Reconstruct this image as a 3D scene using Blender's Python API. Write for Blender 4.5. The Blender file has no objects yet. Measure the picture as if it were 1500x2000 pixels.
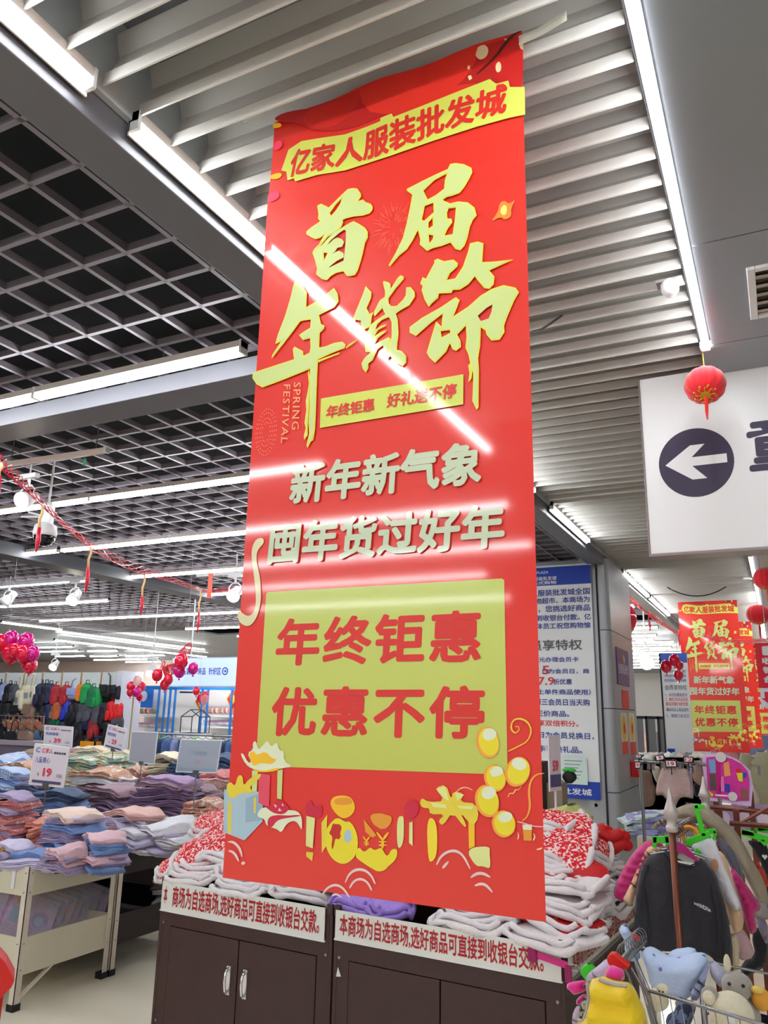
import bpy, bmesh, math, random
from mathutils import Vector, Matrix, noise
random.seed(7)
C = bpy.context.scene.collection
PI = math.pi

# ------------------------------------------------------------- camera
FPX = 1530.0                                   # focal length in pixels of a 1500 x 2000 frame
_A = Vector(((1535-750)/FPX, -(1410-1000)/FPX, -1)).normalized()      # aisle direction seen by the camera
_Z = Vector(((874-750)/FPX, 6000/FPX, -1)); _Z = (_Z - _A*_Z.dot(_A)).normalized()
_X = _A.cross(_Z)
ORD = 'first second third fourth fifth sixth seventh eighth ninth tenth eleventh twelfth thirteenth fourteenth fifteenth sixteenth seventeenth eighteenth nineteenth twentieth'.split()
ORD += ['twenty-'+w_ for w_ in ORD[:9]]+['thirtieth']
R3 = Matrix((_X, _A, _Z))                      # camera -> world
CAM = Vector((0, 0, 1.6))
cd = bpy.data.cameras.new('camera'); cam = bpy.data.objects.new('camera', cd); C.objects.link(cam)
cd.sensor_fit = 'HORIZONTAL'; cd.sensor_width = 36.0; cd.lens = 36.0*FPX/1500.0
cd.clip_start = 0.05; cd.clip_end = 200
cam.matrix_world = Matrix.Translation(CAM) @ R3.to_4x4()
bpy.context.scene.camera = cam

# ------------------------------------------------------------- world and exposure
w = bpy.data.worlds.new('world'); bpy.context.scene.world = w; w.use_nodes = True
w.node_tree.nodes['Background'].inputs[0].default_value = (0.93, 0.96, 1.0, 1)
w.node_tree.nodes['Background'].inputs[1].default_value = 0.6
vs = bpy.context.scene.view_settings
vs.view_transform = 'Standard'; vs.look = 'None'; vs.gamma = 1.0; vs.use_curve_mapping = False
vs.exposure = 0.5
TUBE_POWER = 31.0

def P(px, py, x=None, y=None, z=None):
    """world point seen at a photograph pixel, on the plane x=, y= or z="""
    d = R3 @ Vector(((px-750)/FPX, -(py-1000)/FPX, -1))
    t = (x-CAM.x)/d.x if x is not None else (y-CAM.y)/d.y if y is not None else (z-CAM.z)/d.z
    return CAM + d*t

# ------------------------------------------------------------- materials
def lin(c):
    c = c/255.0
    return c/12.92 if c <= 0.04045 else ((c+0.055)/1.055)**2.4
def rgb(c):
    return (lin(c[0]), lin(c[1]), lin(c[2]), 1)
_M = {}
def mat(name, col, rough=0.5, metal=0.0, emit=0.0, coat=0.0, var=0.0, vscale=6.0, bump=0.0, bscale=60.0,
        trans=0.0, alpha=1.0, col2=None, pat=None, pscale=20.0, sheen=0.0, ior=1.45, thr=0.55, obj=True):
    if name in _M: return _M[name]
    m = bpy.data.materials.new(name); m.use_nodes = True
    nt = m.node_tree; b = nt.nodes['Principled BSDF']
    b.inputs['Base Color'].default_value = rgb(col); b.inputs['Roughness'].default_value = rough
    b.inputs['Metallic'].default_value = metal; b.inputs['IOR'].default_value = ior
    b.inputs['Coat Weight'].default_value = coat; b.inputs['Coat Roughness'].default_value = 0.06
    b.inputs['Transmission Weight'].default_value = trans; b.inputs['Alpha'].default_value = alpha
    b.inputs['Sheen Weight'].default_value = sheen
    if emit:
        b.inputs['Emission Color'].default_value = rgb(col); b.inputs['Emission Strength'].default_value = emit
    tc = nt.nodes.new('ShaderNodeTexCoord'); src = tc.outputs['Object'] if obj else tc.outputs['Generated']
    cur = None
    if var:
        n = nt.nodes.new('ShaderNodeTexNoise'); n.inputs['Scale'].default_value = vscale; n.inputs['Detail'].default_value = 5
        nt.links.new(src, n.inputs['Vector'])
        mx = nt.nodes.new('ShaderNodeMix'); mx.data_type = 'RGBA'; mx.inputs['A'].default_value = rgb([max(0, v*(1-var)) for v in col])
        mx.inputs['B'].default_value = rgb([min(255, v*(1+var*0.6)) for v in col]); nt.links.new(n.outputs['Fac'], mx.inputs['Factor'])
        cur = mx.outputs['Result']
    if pat and col2:
        if pat == 'voronoi':
            n = nt.nodes.new('ShaderNodeTexVoronoi'); n.inputs['Scale'].default_value = pscale; o = n.outputs['Distance']
        elif pat == 'wave':
            n = nt.nodes.new('ShaderNodeTexWave'); n.inputs['Scale'].default_value = pscale; n.inputs['Distortion'].default_value = 0; o = n.outputs['Fac']
        elif pat == 'gradz':
            n = nt.nodes.new('ShaderNodeSeparateXYZ'); nt.links.new(src, n.inputs[0]); o = n.outputs['Z']
        else:
            n = nt.nodes.new('ShaderNodeTexNoise'); n.inputs['Scale'].default_value = pscale; n.inputs['Detail'].default_value = 3; o = n.outputs['Fac']
        if pat != 'gradz': nt.links.new(src, n.inputs['Vector'])
        r = nt.nodes.new('ShaderNodeMapRange')
        if pat == 'voronoi': r.inputs[1].default_value = thr-0.06; r.inputs[2].default_value = thr
        elif pat == 'gradz': r.inputs[1].default_value = 0.0; r.inputs[2].default_value = pscale
        else: r.inputs[1].default_value = thr-0.03; r.inputs[2].default_value = thr+0.03
        nt.links.new(o, r.inputs[0])
        mx = nt.nodes.new('ShaderNodeMix'); mx.data_type = 'RGBA'; mx.inputs['B'].default_value = rgb(col); mx.inputs['A'].default_value = rgb(col2)
        if cur: nt.links.new(cur, mx.inputs['B'])
        nt.links.new(r.outputs[0], mx.inputs['Factor']); cur = mx.outputs['Result']
    if cur: nt.links.new(cur, b.inputs['Base Color'])
    if bump:
        n = nt.nodes.new('ShaderNodeTexNoise'); n.inputs['Scale'].default_value = bscale; n.inputs['Detail'].default_value = 4
        nt.links.new(src, n.inputs['Vector'])
        bp = nt.nodes.new('ShaderNodeBump'); bp.inputs['Strength'].default_value = bump; bp.inputs['Distance'].default_value = 0.01
        nt.links.new(n.outputs['Fac'], bp.inputs['Height']); nt.links.new(bp.outputs['Normal'], b.inputs['Normal'])
    _M[name] = m
    return m

# ------------------------------------------------------------- mesh builder
class MB:
    def __init__(s): s.v = []; s.f = []; s.mi = []; s.cur = 0
    def add(s, vs, fs):
        o = len(s.v); s.v += [tuple(v) for v in vs]
        for f in fs: s.f.append([i+o for i in f]); s.mi.append(s.cur)
        return s
    def box(s, x0, x1, y0, y1, z0, z1):
        v = [(x0,y0,z0),(x1,y0,z0),(x1,y1,z0),(x0,y1,z0),(x0,y0,z1),(x1,y0,z1),(x1,y1,z1),(x0,y1,z1)]
        return s.add(v, [(0,3,2,1),(4,5,6,7),(0,1,5,4),(1,2,6,5),(2,3,7,6),(3,0,4,7)])
    def hexa(s, v): return s.add(v, [(0,3,2,1),(4,5,6,7),(0,1,5,4),(1,2,6,5),(2,3,7,6),(3,0,4,7)])
    def tube(s, pts, r, n=8, cap=True):
        pts = [Vector(p) for p in pts]; rs = r if isinstance(r, (list, tuple)) else [r]*len(pts)
        o = len(s.v); k = len(pts); up = Vector((0,0,1)); prev = None
        for i, p in enumerate(pts):
            t = (pts[min(i+1,k-1)]-pts[max(i-1,0)])
            if t.length < 1e-9: t = Vector((0,0,1))
            t.normalize()
            if prev is None:
                a = t.cross(up)
                if a.length < 1e-3: a = t.cross(Vector((1,0,0)))
            else:
                a = prev - t*prev.dot(t)
                if a.length < 1e-4: a = t.cross(up)
            a.normalize(); prev = a; b = t.cross(a)
            for j in range(n):
                q = 2*PI*j/n; s.v.append(tuple(p+(a*math.cos(q)+b*math.sin(q))*rs[i]))
        for i in range(k-1):
            for j in range(n):
                s.f.append([o+i*n+j, o+i*n+(j+1)%n, o+(i+1)*n+(j+1)%n, o+(i+1)*n+j]); s.mi.append(s.cur)
        if cap:
            s.f.append([o+j for j in range(n)][::-1]); s.mi.append(s.cur)
            s.f.append([o+(k-1)*n+j for j in range(n)]); s.mi.append(s.cur)
        return s
    def lathe(s, prof, c=(0,0,0), n=16, axis='z'):
        o = len(s.v); k = len(prof)
        for r, h in prof:
            for j in range(n):
                q = 2*PI*j/n; x, y = r*math.cos(q), r*math.sin(q)
                p = (x, y, h) if axis == 'z' else (x, h, y) if axis == 'y' else (h, x, y)
                s.v.append((c[0]+p[0], c[1]+p[1], c[2]+p[2]))
        for i in range(k-1):
            for j in range(n):
                s.f.append([o+i*n+j, o+i*n+(j+1)%n, o+(i+1)*n+(j+1)%n, o+(i+1)*n+j]); s.mi.append(s.cur)
        s.f.append([o+j for j in range(n)][::-1]); s.mi.append(s.cur)
        s.f.append([o+(k-1)*n+j for j in range(n)]); s.mi.append(s.cur)
        return s
    def ell(s, c, r, nu=14, nv=9):
        prof = []
        o = len(s.v)
        for i in range(nv+1):
            th = PI*i/nv
            for j in range(nu):
                q = 2*PI*j/nu
                s.v.append((c[0]+r[0]*math.sin(th)*math.cos(q), c[1]+r[1]*math.sin(th)*math.sin(q), c[2]+r[2]*math.cos(th)))
        for i in range(nv):
            for j in range(nu):
                s.f.append([o+i*nu+j, o+(i+1)*nu+j, o+(i+1)*nu+(j+1)%nu, o+i*nu+(j+1)%nu]); s.mi.append(s.cur)
        return s
    def prism(s, poly, y0, y1, plane='xz', off=(0,0,0)):
        """polygon extruded along the third axis"""
        n = len(poly); o = len(s.v)
        for d in (y0, y1):
            for a, b in poly:
                p = (a, d, b) if plane == 'xz' else (d, a, b) if plane == 'yz' else (a, b, d)
                s.v.append((p[0]+off[0], p[1]+off[1], p[2]+off[2]))
        s.f.append([o+i for i in range(n)]); s.mi.append(s.cur)
        s.f.append([o+n+i for i in range(n)][::-1]); s.mi.append(s.cur)
        for i in range(n):
            s.f.append([o+i, o+n+i, o+n+(i+1)%n, o+(i+1)%n]); s.mi.append(s.cur)
        return s
    def surf(s, fn, nu, nv, closeu=False):
        o = len(s.v); cu = nu if closeu else nu+1
        for j in range(nv+1):
            for i in range(cu): s.v.append(tuple(fn(i/nu, j/nv)))
        for j in range(nv):
            for i in range(nu):
                i2 = (i+1) % cu if closeu else i+1
                s.f.append([o+j*cu+i, o+j*cu+i2, o+(j+1)*cu+i2, o+(j+1)*cu+i]); s.mi.append(s.cur)
        return s
    def mesh(s, name, m, smooth=False, recalc=True):
        me = bpy.data.meshes.new(name); me.from_pydata(s.v, [], s.f)
        ms = m if isinstance(m, (list, tuple)) else [m]
        for x in ms: me.materials.append(x)
        if len(ms) > 1: me.polygons.foreach_set('material_index', s.mi)
        if recalc:
            b = bmesh.new(); b.from_mesh(me); bmesh.ops.recalc_face_normals(b, faces=b.faces); b.to_mesh(me); b.free()
        if smooth: me.polygons.foreach_set('use_smooth', [True]*len(me.polygons))
        me.update(); return me
    def build(s, name, m, parent=None, smooth=False, loc=None, bevel=0.0, recalc=True, thick=0.0, subsurf=0):
        return link(name, s.mesh(name, m, smooth, recalc), parent, loc, bevel, thick, subsurf)

def link(name, me, parent=None, loc=None, bevel=0.0, thick=0.0, subsurf=0):
    o = bpy.data.objects.new(name, me); C.objects.link(o)
    if parent: o.parent = parent
    if loc is not None: o.location = loc
    if thick:
        md = o.modifiers.new('s', 'SOLIDIFY'); md.thickness = thick; md.offset = 0
    if bevel:
        md = o.modifiers.new('b', 'BEVEL'); md.width = bevel; md.segments = 2; md.limit_method = 'ANGLE'
    if subsurf:
        md = o.modifiers.new('u', 'SUBSURF'); md.levels = subsurf; md.render_levels = subsurf
    return o
def tag(o, label, cat, group=None, kind=None):
    if label: o['label'] = label
    if cat: o['category'] = cat
    if group: o['group'] = group
    if kind: o['kind'] = kind
    return o
def thing(name, label, cat, loc=(0,0,0), rz=0.0, group=None):
    o = bpy.data.objects.new(name, None); C.objects.link(o); o.location = loc; o.rotation_euler = (0,0,rz)
    o.empty_display_size = 0.1
    return tag(o, label, cat, group)
def struct(o, label=None, cat=None):
    o['kind'] = 'structure'
    if label: o['label'] = label
    if cat: o['category'] = cat
    return o
KIDS = {}
def kids(o): return [c for c in C.objects if c.parent == o]
def dup(root, loc=None, rot=None, label=None, group=None, scale=None, mats=None):
    r = root.copy(); C.objects.link(r)
    if loc is not None: r.location = loc
    if rot is not None: r.rotation_euler = rot
    if scale is not None: r.scale = scale
    if label: r['label'] = label
    if group: r['group'] = group
    for ch in kids(root):
        c = ch.copy(); C.objects.link(c); c.parent = r
        for g in kids(ch):
            d = g.copy(); C.objects.link(d); d.parent = c
    return r

# ------------------------------------------------------------- flat print: polygons with holes and lettering
def flat_mesh(loops, offset=0.0, depth=0.0008):
    """closed loops (x, z) in metres -> filled thin mesh in the local XZ plane, front towards -Y"""
    cu = bpy.data.curves.new('c', 'CURVE'); cu.dimensions = '2D'; cu.fill_mode = 'BOTH'; cu.extrude = depth/2
    cu.offset = offset
    for L in loops:
        sp = cu.splines.new('POLY'); sp.points.add(len(L)-1); sp.use_cyclic_u = True
        for i, (x, z) in enumerate(L): sp.points[i].co = (x, z, 0, 1)
    o = bpy.data.objects.new('c', cu); C.objects.link(o)
    dg = bpy.context.evaluated_depsgraph_get(); dg.update()
    me = bpy.data.meshes.new_from_object(o.evaluated_get(dg)); bpy.data.objects.remove(o)
    me.transform(Matrix(((1,0,0,0),(0,0,-1,0),(0,1,0,0),(0,0,0,1))))
    return me
def flat(name, loops, m, parent, y=0.0, offset=0.0, depth=0.0008):
    me = flat_mesh(loops, offset, depth)
    for v in me.vertices: v.co.y += y
    me.materials.clear(); me.materials.append(m); me.name = name
    return link(name, me, parent)
def text_mesh(s, bold=0.0, depth=0.0, res=3, spacing=1.0, align='LEFT'):
    cu = bpy.data.curves.new('t', 'FONT'); cu.body = s; cu.size = 1.0; cu.offset = bold; cu.extrude = depth/2
    cu.resolution_u = res; cu.space_character = spacing; cu.align_x = align
    o = bpy.data.objects.new('t', cu); C.objects.link(o)
    dg = bpy.context.evaluated_depsgraph_get(); dg.update()
    me = bpy.data.meshes.new_from_object(o.evaluated_get(dg)); bpy.data.objects.remove(o)
    return me
def _poly(pts, t):
    n = len(pts)-1; k = min(int(t*n), n-1); f = t*n-k
    return (pts[k][0]*(1-f)+pts[k+1][0]*f, pts[k][1]*(1-f)+pts[k+1][1]*f)
def embolden(me, r, n=8):
    vs_ = [tuple(v.co) for v in me.vertices]; fs_ = [tuple(p.vertices) for p in me.polygons]; V = []; F = []
    for k in range(n):
        a = 2*PI*k/n; o = len(V)
        V += [(x+r*math.cos(a), y+r*math.sin(a), k) for x, y, z in vs_]; F += [tuple(i+o for i in f) for f in fs_]
    m2 = bpy.data.meshes.new('t'); m2.from_pydata(V, [], F); return m2
def text_warp(name, s, top, bot, m, parent, y=0.0, bold=0.0, depth=0.0008, res=2, spacing=1.0, lines=None):
    """lettering fitted between a top and a bottom polyline (x, z) of the local XZ plane"""
    me = text_mesh(s, 0.0, 0.0, res, spacing)
    if bold: me = embolden(me, bold)
    if not me.vertices: return None
    xs = [v.co.x for v in me.vertices]; ys = [v.co.y for v in me.vertices]
    x0, x1 = min(xs), max(xs); y0, y1 = min(ys), max(ys)
    for v in me.vertices:
        u = (v.co.x-x0)/max(x1-x0, 1e-6); t = (v.co.y-y0)/max(y1-y0, 1e-6)
        a = _poly(bot, u); b = _poly(top, u)
        v.co = (a[0]+(b[0]-a[0])*t, y-6e-5*v.co.z, a[1]+(b[1]-a[1])*t)
    me.materials.clear(); me.materials.append(m); me.name = name
    return link(name, me, parent)
def text_box(name, s, x0, x1, z0, z1, m, parent, y=0.0, **k):
    return text_warp(name, s, [(x0,z1),(x1,z1)], [(x0,z0),(x1,z0)], m, parent, y, **k)

# ------------------------------------------------------------- cloth pieces with volume cut to an outline
def in_poly(x, z, pts):
    c = False; n = len(pts); j = n-1
    for i in range(n):
        xi, zi = pts[i]; xj, zj = pts[j]
        if (zi > z) != (zj > z) and x < (xj-xi)*(z-zi)/(zj-zi)+xi: c = not c
        j = i
    return c
def near(x, z, pts):
    best = (1e9, x, z); n = len(pts)
    for i in range(n):
        ax, az = pts[i]; bx, bz = pts[(i+1) % n]; dx, dz = bx-ax, bz-az; L = dx*dx+dz*dz
        t = 0 if L == 0 else max(0, min(1, ((x-ax)*dx+(z-az)*dz)/L)); qx, qz = ax+dx*t, az+dz*t
        d = (qx-x)**2+(qz-z)**2
        if d < best[0]: best = (d, qx, qz)
    return math.sqrt(best[0]), best[1], best[2]
def cloth_mesh(name, pts, m, thick=0.02, cell=0.012, fold=0.006, ff=40.0, wr=0.005, wf=9.0, seed=0.0, quilt=0.0, qn=0.05, round_=0.03):
    x0 = min(p[0] for p in pts); x1 = max(p[0] for p in pts); z0 = min(p[1] for p in pts); z1 = max(p[1] for p in pts)
    nx = int((x1-x0)/cell)+2; nz = int((z1-z0)/cell)+2
    idx = {}; V = []; D = []; F = []
    def vert(i, j):
        k = (i, j)
        if k in idx: return idx[k]
        x, z = x0+(i-.5)*cell, z0+(j-.5)*cell
        d, qx, qz = near(x, z, pts)
        if not in_poly(x, z, pts): x, z, d = qx, qz, 0.0
        elif d < cell*0.35: x, z, d = qx, qz, 0.0
        idx[k] = len(V); V.append((x, z)); D.append(d); return idx[k]
    for j in range(nz):
        for i in range(nx):
            cx, cz = x0+i*cell, z0+j*cell
            if in_poly(cx, cz, pts):
                F.append((vert(i,j), vert(i+1,j), vert(i+1,j+1), vert(i,j+1)))
    cnt = {}
    for f in F:
        for v in f: cnt[v] = cnt.get(v, 0)+1
    for i in range(len(V)):
        if cnt.get(i, 0) < 4 and D[i] > 0:
            d, qx, qz = near(V[i][0], V[i][1], pts)
            if d < cell*1.6: V[i] = (qx, qz); D[i] = 0.0
    vs_ = []; n = len(V)
    for s_ in (-1, 1):
        for (x, z), d in zip(V, D):
            e = min(1, d/round_)**0.5
            q = e*thick/2
            nz_ = noise.noise(Vector((x*wf+seed, z*wf*0.6, seed)))
            y = s_*q + (fold*math.sin(x*ff+seed+3*nz_) + wr*nz_*2)*(0.3+0.7*e)
            if quilt: y += s_*quilt*e*abs(math.sin(PI*z/qn+0.6*nz_))
            vs_.append((x, y, z))
    fs = [f for f in F]+[tuple(i+n for i in f[::-1]) for f in F]
    mb = MB(); mb.add(vs_, fs)
    me = mb.mesh(name, m, True, recalc=False)
    b = bmesh.new(); b.from_mesh(me)
    bmesh.ops.remove_doubles(b, verts=b.verts, dist=0.0004); bmesh.ops.recalc_face_normals(b, faces=b.faces); b.to_mesh(me); b.free()
    me.polygons.foreach_set('use_smooth', [True]*len(me.polygons)); return me
def smooth_loop(pts, it=2):
    for _ in range(it):
        q = []
        for i in range(len(pts)):
            a, b = pts[i], pts[(i+1) % len(pts)]
            q += [(a[0]*.75+b[0]*.25, a[1]*.75+b[1]*.25), (a[0]*.25+b[0]*.75, a[1]*.25+b[1]*.75)]
        pts = q
    return pts
def pix_loop(pts, Y, o):
    """outline given in photograph pixels, laid in the plane y=Y, relative to the origin o"""
    r = []
    for px, py in pts:
        p = P(px, py, y=Y); r.append((p.x-o[0], p.z-o[2]))
    return r
def zoomed(ox, oy, s, pts): return [(ox+x*s, oy+y*s) for x, y in pts]
# ------------------------------------------------------------- print outlines, half millimetres
GLYPHS={"shou":[[[552,3716,572,3728,608,3722,634,3710,656,3672,660,3650,640,3626,672,3626,690,3604,722,3584,736,3560,734,3538,718,3522,676,3520,616,3532,568,3534,544,3530,548,3512,538,3490,520,3476,542,3482,578,3494,616,3502,652,3474,692,3438,710,3406,710,3368,694,3340,682,3278,668,3224,652,3176,636,3154,608,3154,586,3162,560,3196,514,3198,480,3186,456,3166,422,3182,380,3224,386,3258,368,3320,348,3372,360,3392,390,3414,424,3468,398,3454,368,3454,338,3474,300,3506,300,3524,330,3542,392,3566,376,3590,378,3618,366,3678,392,3684,448,3642,494,3676],[532,3674,496,3650,456,3602,466,3582,498,3610,522,3642],[478,3456,446,3446,394,3394,418,3408,446,3434],[574,3454,558,3468,522,3454,470,3424,432,3388,466,3396,492,3414,512,3418,538,3404,554,3382,544,3360,514,3362,502,3344,448,3308,502,3326,526,3330,554,3308,556,3288,514,3278,470,3254,448,3232,506,3246,566,3258,572,3328,576,3404],[426,3350,452,3342,432,3302]]],"jie":[[[948,3610,1036,3630,1116,3646,1190,3658,1204,3686,1236,3680,1282,3658,1326,3620,1330,3590,1314,3558,1286,3516,1258,3486,1212,3482,1184,3484,1160,3474,1204,3440,1250,3438,1304,3416,1342,3372,1352,3322,1330,3300,1314,3266,1300,3202,1284,3162,1262,3142,1234,3156,1206,3202,1158,3196,1102,3196,1072,3188,1028,3240,1032,3272,1016,3330,990,3280,954,3230,910,3206,852,3152,844,3162,884,3224,928,3310,948,3392,968,3486,980,3562,946,3600],[1184,3630,1112,3612,1048,3566,1074,3504,1124,3518,1168,3542,1172,3590],[1056,3468,1106,3472,1108,3414,1054,3378,1040,3388,1050,3436],[1080,3360,1102,3380,1104,3332,1078,3324],[1082,3284,1108,3272,1104,3252,1086,3232],[1196,3410,1236,3404,1230,3336,1218,3250,1172,3254,1188,3286,1216,3320,1212,3344,1188,3354,1186,3390]]],"nian":[[[238,3220,290,3180,326,3120,326,3028,416,3056,504,3108,530,3066,538,3014,512,2984,414,2958,430,2900,454,2884,448,2862,424,2846,424,2758,466,2756,522,2766,572,2762,594,2740,586,2720,512,2708,422,2686,420,2650,420,2544,422,2386,422,2282,414,2216,398,2208,380,2176,372,2192,386,2256,378,2320,380,2444,374,2552,372,2638,298,2624,196,2604,58,2582,14,2610,-18,2654,-18,2688,82,2698,262,2718,250,2782,260,2796,320,2756,324,2728,362,2738,368,2768,362,2826,316,2824,286,2862,312,2874,360,2892,360,2942,314,2946,290,2946,246,2894,184,2828,108,2750,112,2776,164,2844,128,2840,142,2898,184,3004,214,3112,228,3182]],[[364,2634,376,2578,378,2472,376,2392,374,2316,376,2248,356,2224,352,2246,362,2292,352,2324,360,2396,354,2454,362,2500,368,2552,358,2618]],[[596,2724,612,2738,656,2756,666,2754,636,2736,596,2716]],[[422,2682,558,2702,552,2692,468,2678,424,2666]]],"huo":[[[706,3070,744,3022,742,2988,716,2932,736,2894,758,2900,750,2876,744,2828,782,2848,832,2870,812,2910,768,2874,762,2882,764,2904,796,2962,826,2976,826,3008,812,3062,816,3074,846,3058,858,3044,860,3016,902,3072,918,3082,938,3070,936,3054,890,3010,848,2960,850,2932,866,2910,898,2904,934,2932,950,2954,952,3002,978,2998,1002,2964,1004,2934,972,2890,922,2874,894,2860,906,2822,912,2742,906,2682,904,2648,932,2636,960,2600,958,2564,940,2548,904,2570,866,2618,826,2664,852,2696,820,2690,790,2674,762,2616,736,2602,738,2574,722,2552,702,2580,694,2610,710,2636,748,2664,718,2672,712,2708,702,2736,718,2772,738,2814,704,2806,686,2834,682,2864,704,2916,644,2870,634,2888,650,2930,690,3022],[852,2848,810,2840,784,2820,774,2792,804,2806,840,2810,832,2800,790,2786,768,2754,804,2770,840,2776,834,2764,792,2740,770,2706,812,2718,854,2732,866,2716,864,2698,872,2734,870,2814]]],"jie2":[[[1314,3168,1356,3168,1388,3148,1384,3104,1380,3042,1434,3030,1544,3014,1492,3002,1418,2984,1444,2942,1438,2900,1416,2880,1388,2892,1338,2968,1304,2934,1258,2914,1218,2922,1212,2906,1142,2920,1136,2894,1104,2874,1084,2856,1060,2902,1042,2964,1048,2986,1034,3004,1048,3040,1066,3024,1114,3106,1114,3122,1134,3126,1170,3102,1222,3098,1248,3070,1244,3050,1202,3022,1186,2988,1232,2986,1274,3042,1304,3126]],[[1236,2878,1256,2854,1222,2772,1302,2808,1368,2854,1426,2878,1490,2884,1550,2856,1568,2826,1542,2784,1510,2716,1488,2660,1490,2626,1464,2590,1424,2594,1398,2630,1392,2656,1368,2678,1364,2580,1352,2514,1356,2458,1352,2254,1342,2242,1320,2292,1324,2366,1326,2438,1312,2490,1300,2548,1286,2582,1292,2646,1288,2704,1242,2664,1260,2628,1262,2592,1236,2576,1216,2590,1202,2624,1182,2582,1122,2532,1090,2568,1074,2598,1094,2662,1126,2764,1156,2728,1162,2798,1100,2764,1012,2704,976,2732,976,2764,1046,2802,1150,2838],[1438,2798,1396,2782,1346,2746,1366,2706,1414,2712,1430,2748],[1152,2702,1202,2698,1204,2682,1158,2668]],[[1312,2496,1322,2450,1316,2410,1300,2394,1306,2442,1300,2484]]]}
PRINT={"ban1":[138,4142,230,4172,388,4142,538,4110,684,4112,770,4118,770,4140,842,4144,854,4116,1032,4124,1230,4136,1434,4146,1470,4100,1538,4094,1546,4050,1626,4018,1624,3846,1538,3858,1356,3868,1100,3868,832,3860,548,3860,354,3892,200,3896,190,3922,144,3922,132,3988,94,4008],"t1t":[178,4128,312,4110,480,4082,672,4078,826,4094,998,4100,1178,4102,1358,4094,1538,4090],"t1b":[142,3934,298,3918,474,3898,662,3880,832,3878,1002,3888,1172,3900,1344,3902,1522,3892],"pan2":[450,2450,1274,2442,1272,2282,452,2280],"t2t":[494,2400,780,2398],"t2b":[486,2324,780,2326],"t3t":[856,2406,1242,2402],"t3b":[850,2328,1234,2322],"t4t":[292,2090,1370,2084],"t4b":[276,1866,1362,1862],"t5t":[174,1774,1482,1762],"t5b":[160,1548,1468,1548],"pan6":[160,1396,168,1406,1452,1406,1464,1398,1464,574,1456,556,174,532,158,542],"t6t":[250,1262,1356,1270],"t6b":[238,1022,1348,1030],"t7t":[238,920,1368,930],"t7b":[234,678,1360,698],"t8t":[316,2568,318,2290],"t8b":[270,2576,272,2296],"t9t":[248,2566,250,2218],"t9b":[204,2574,206,2228]}
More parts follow.
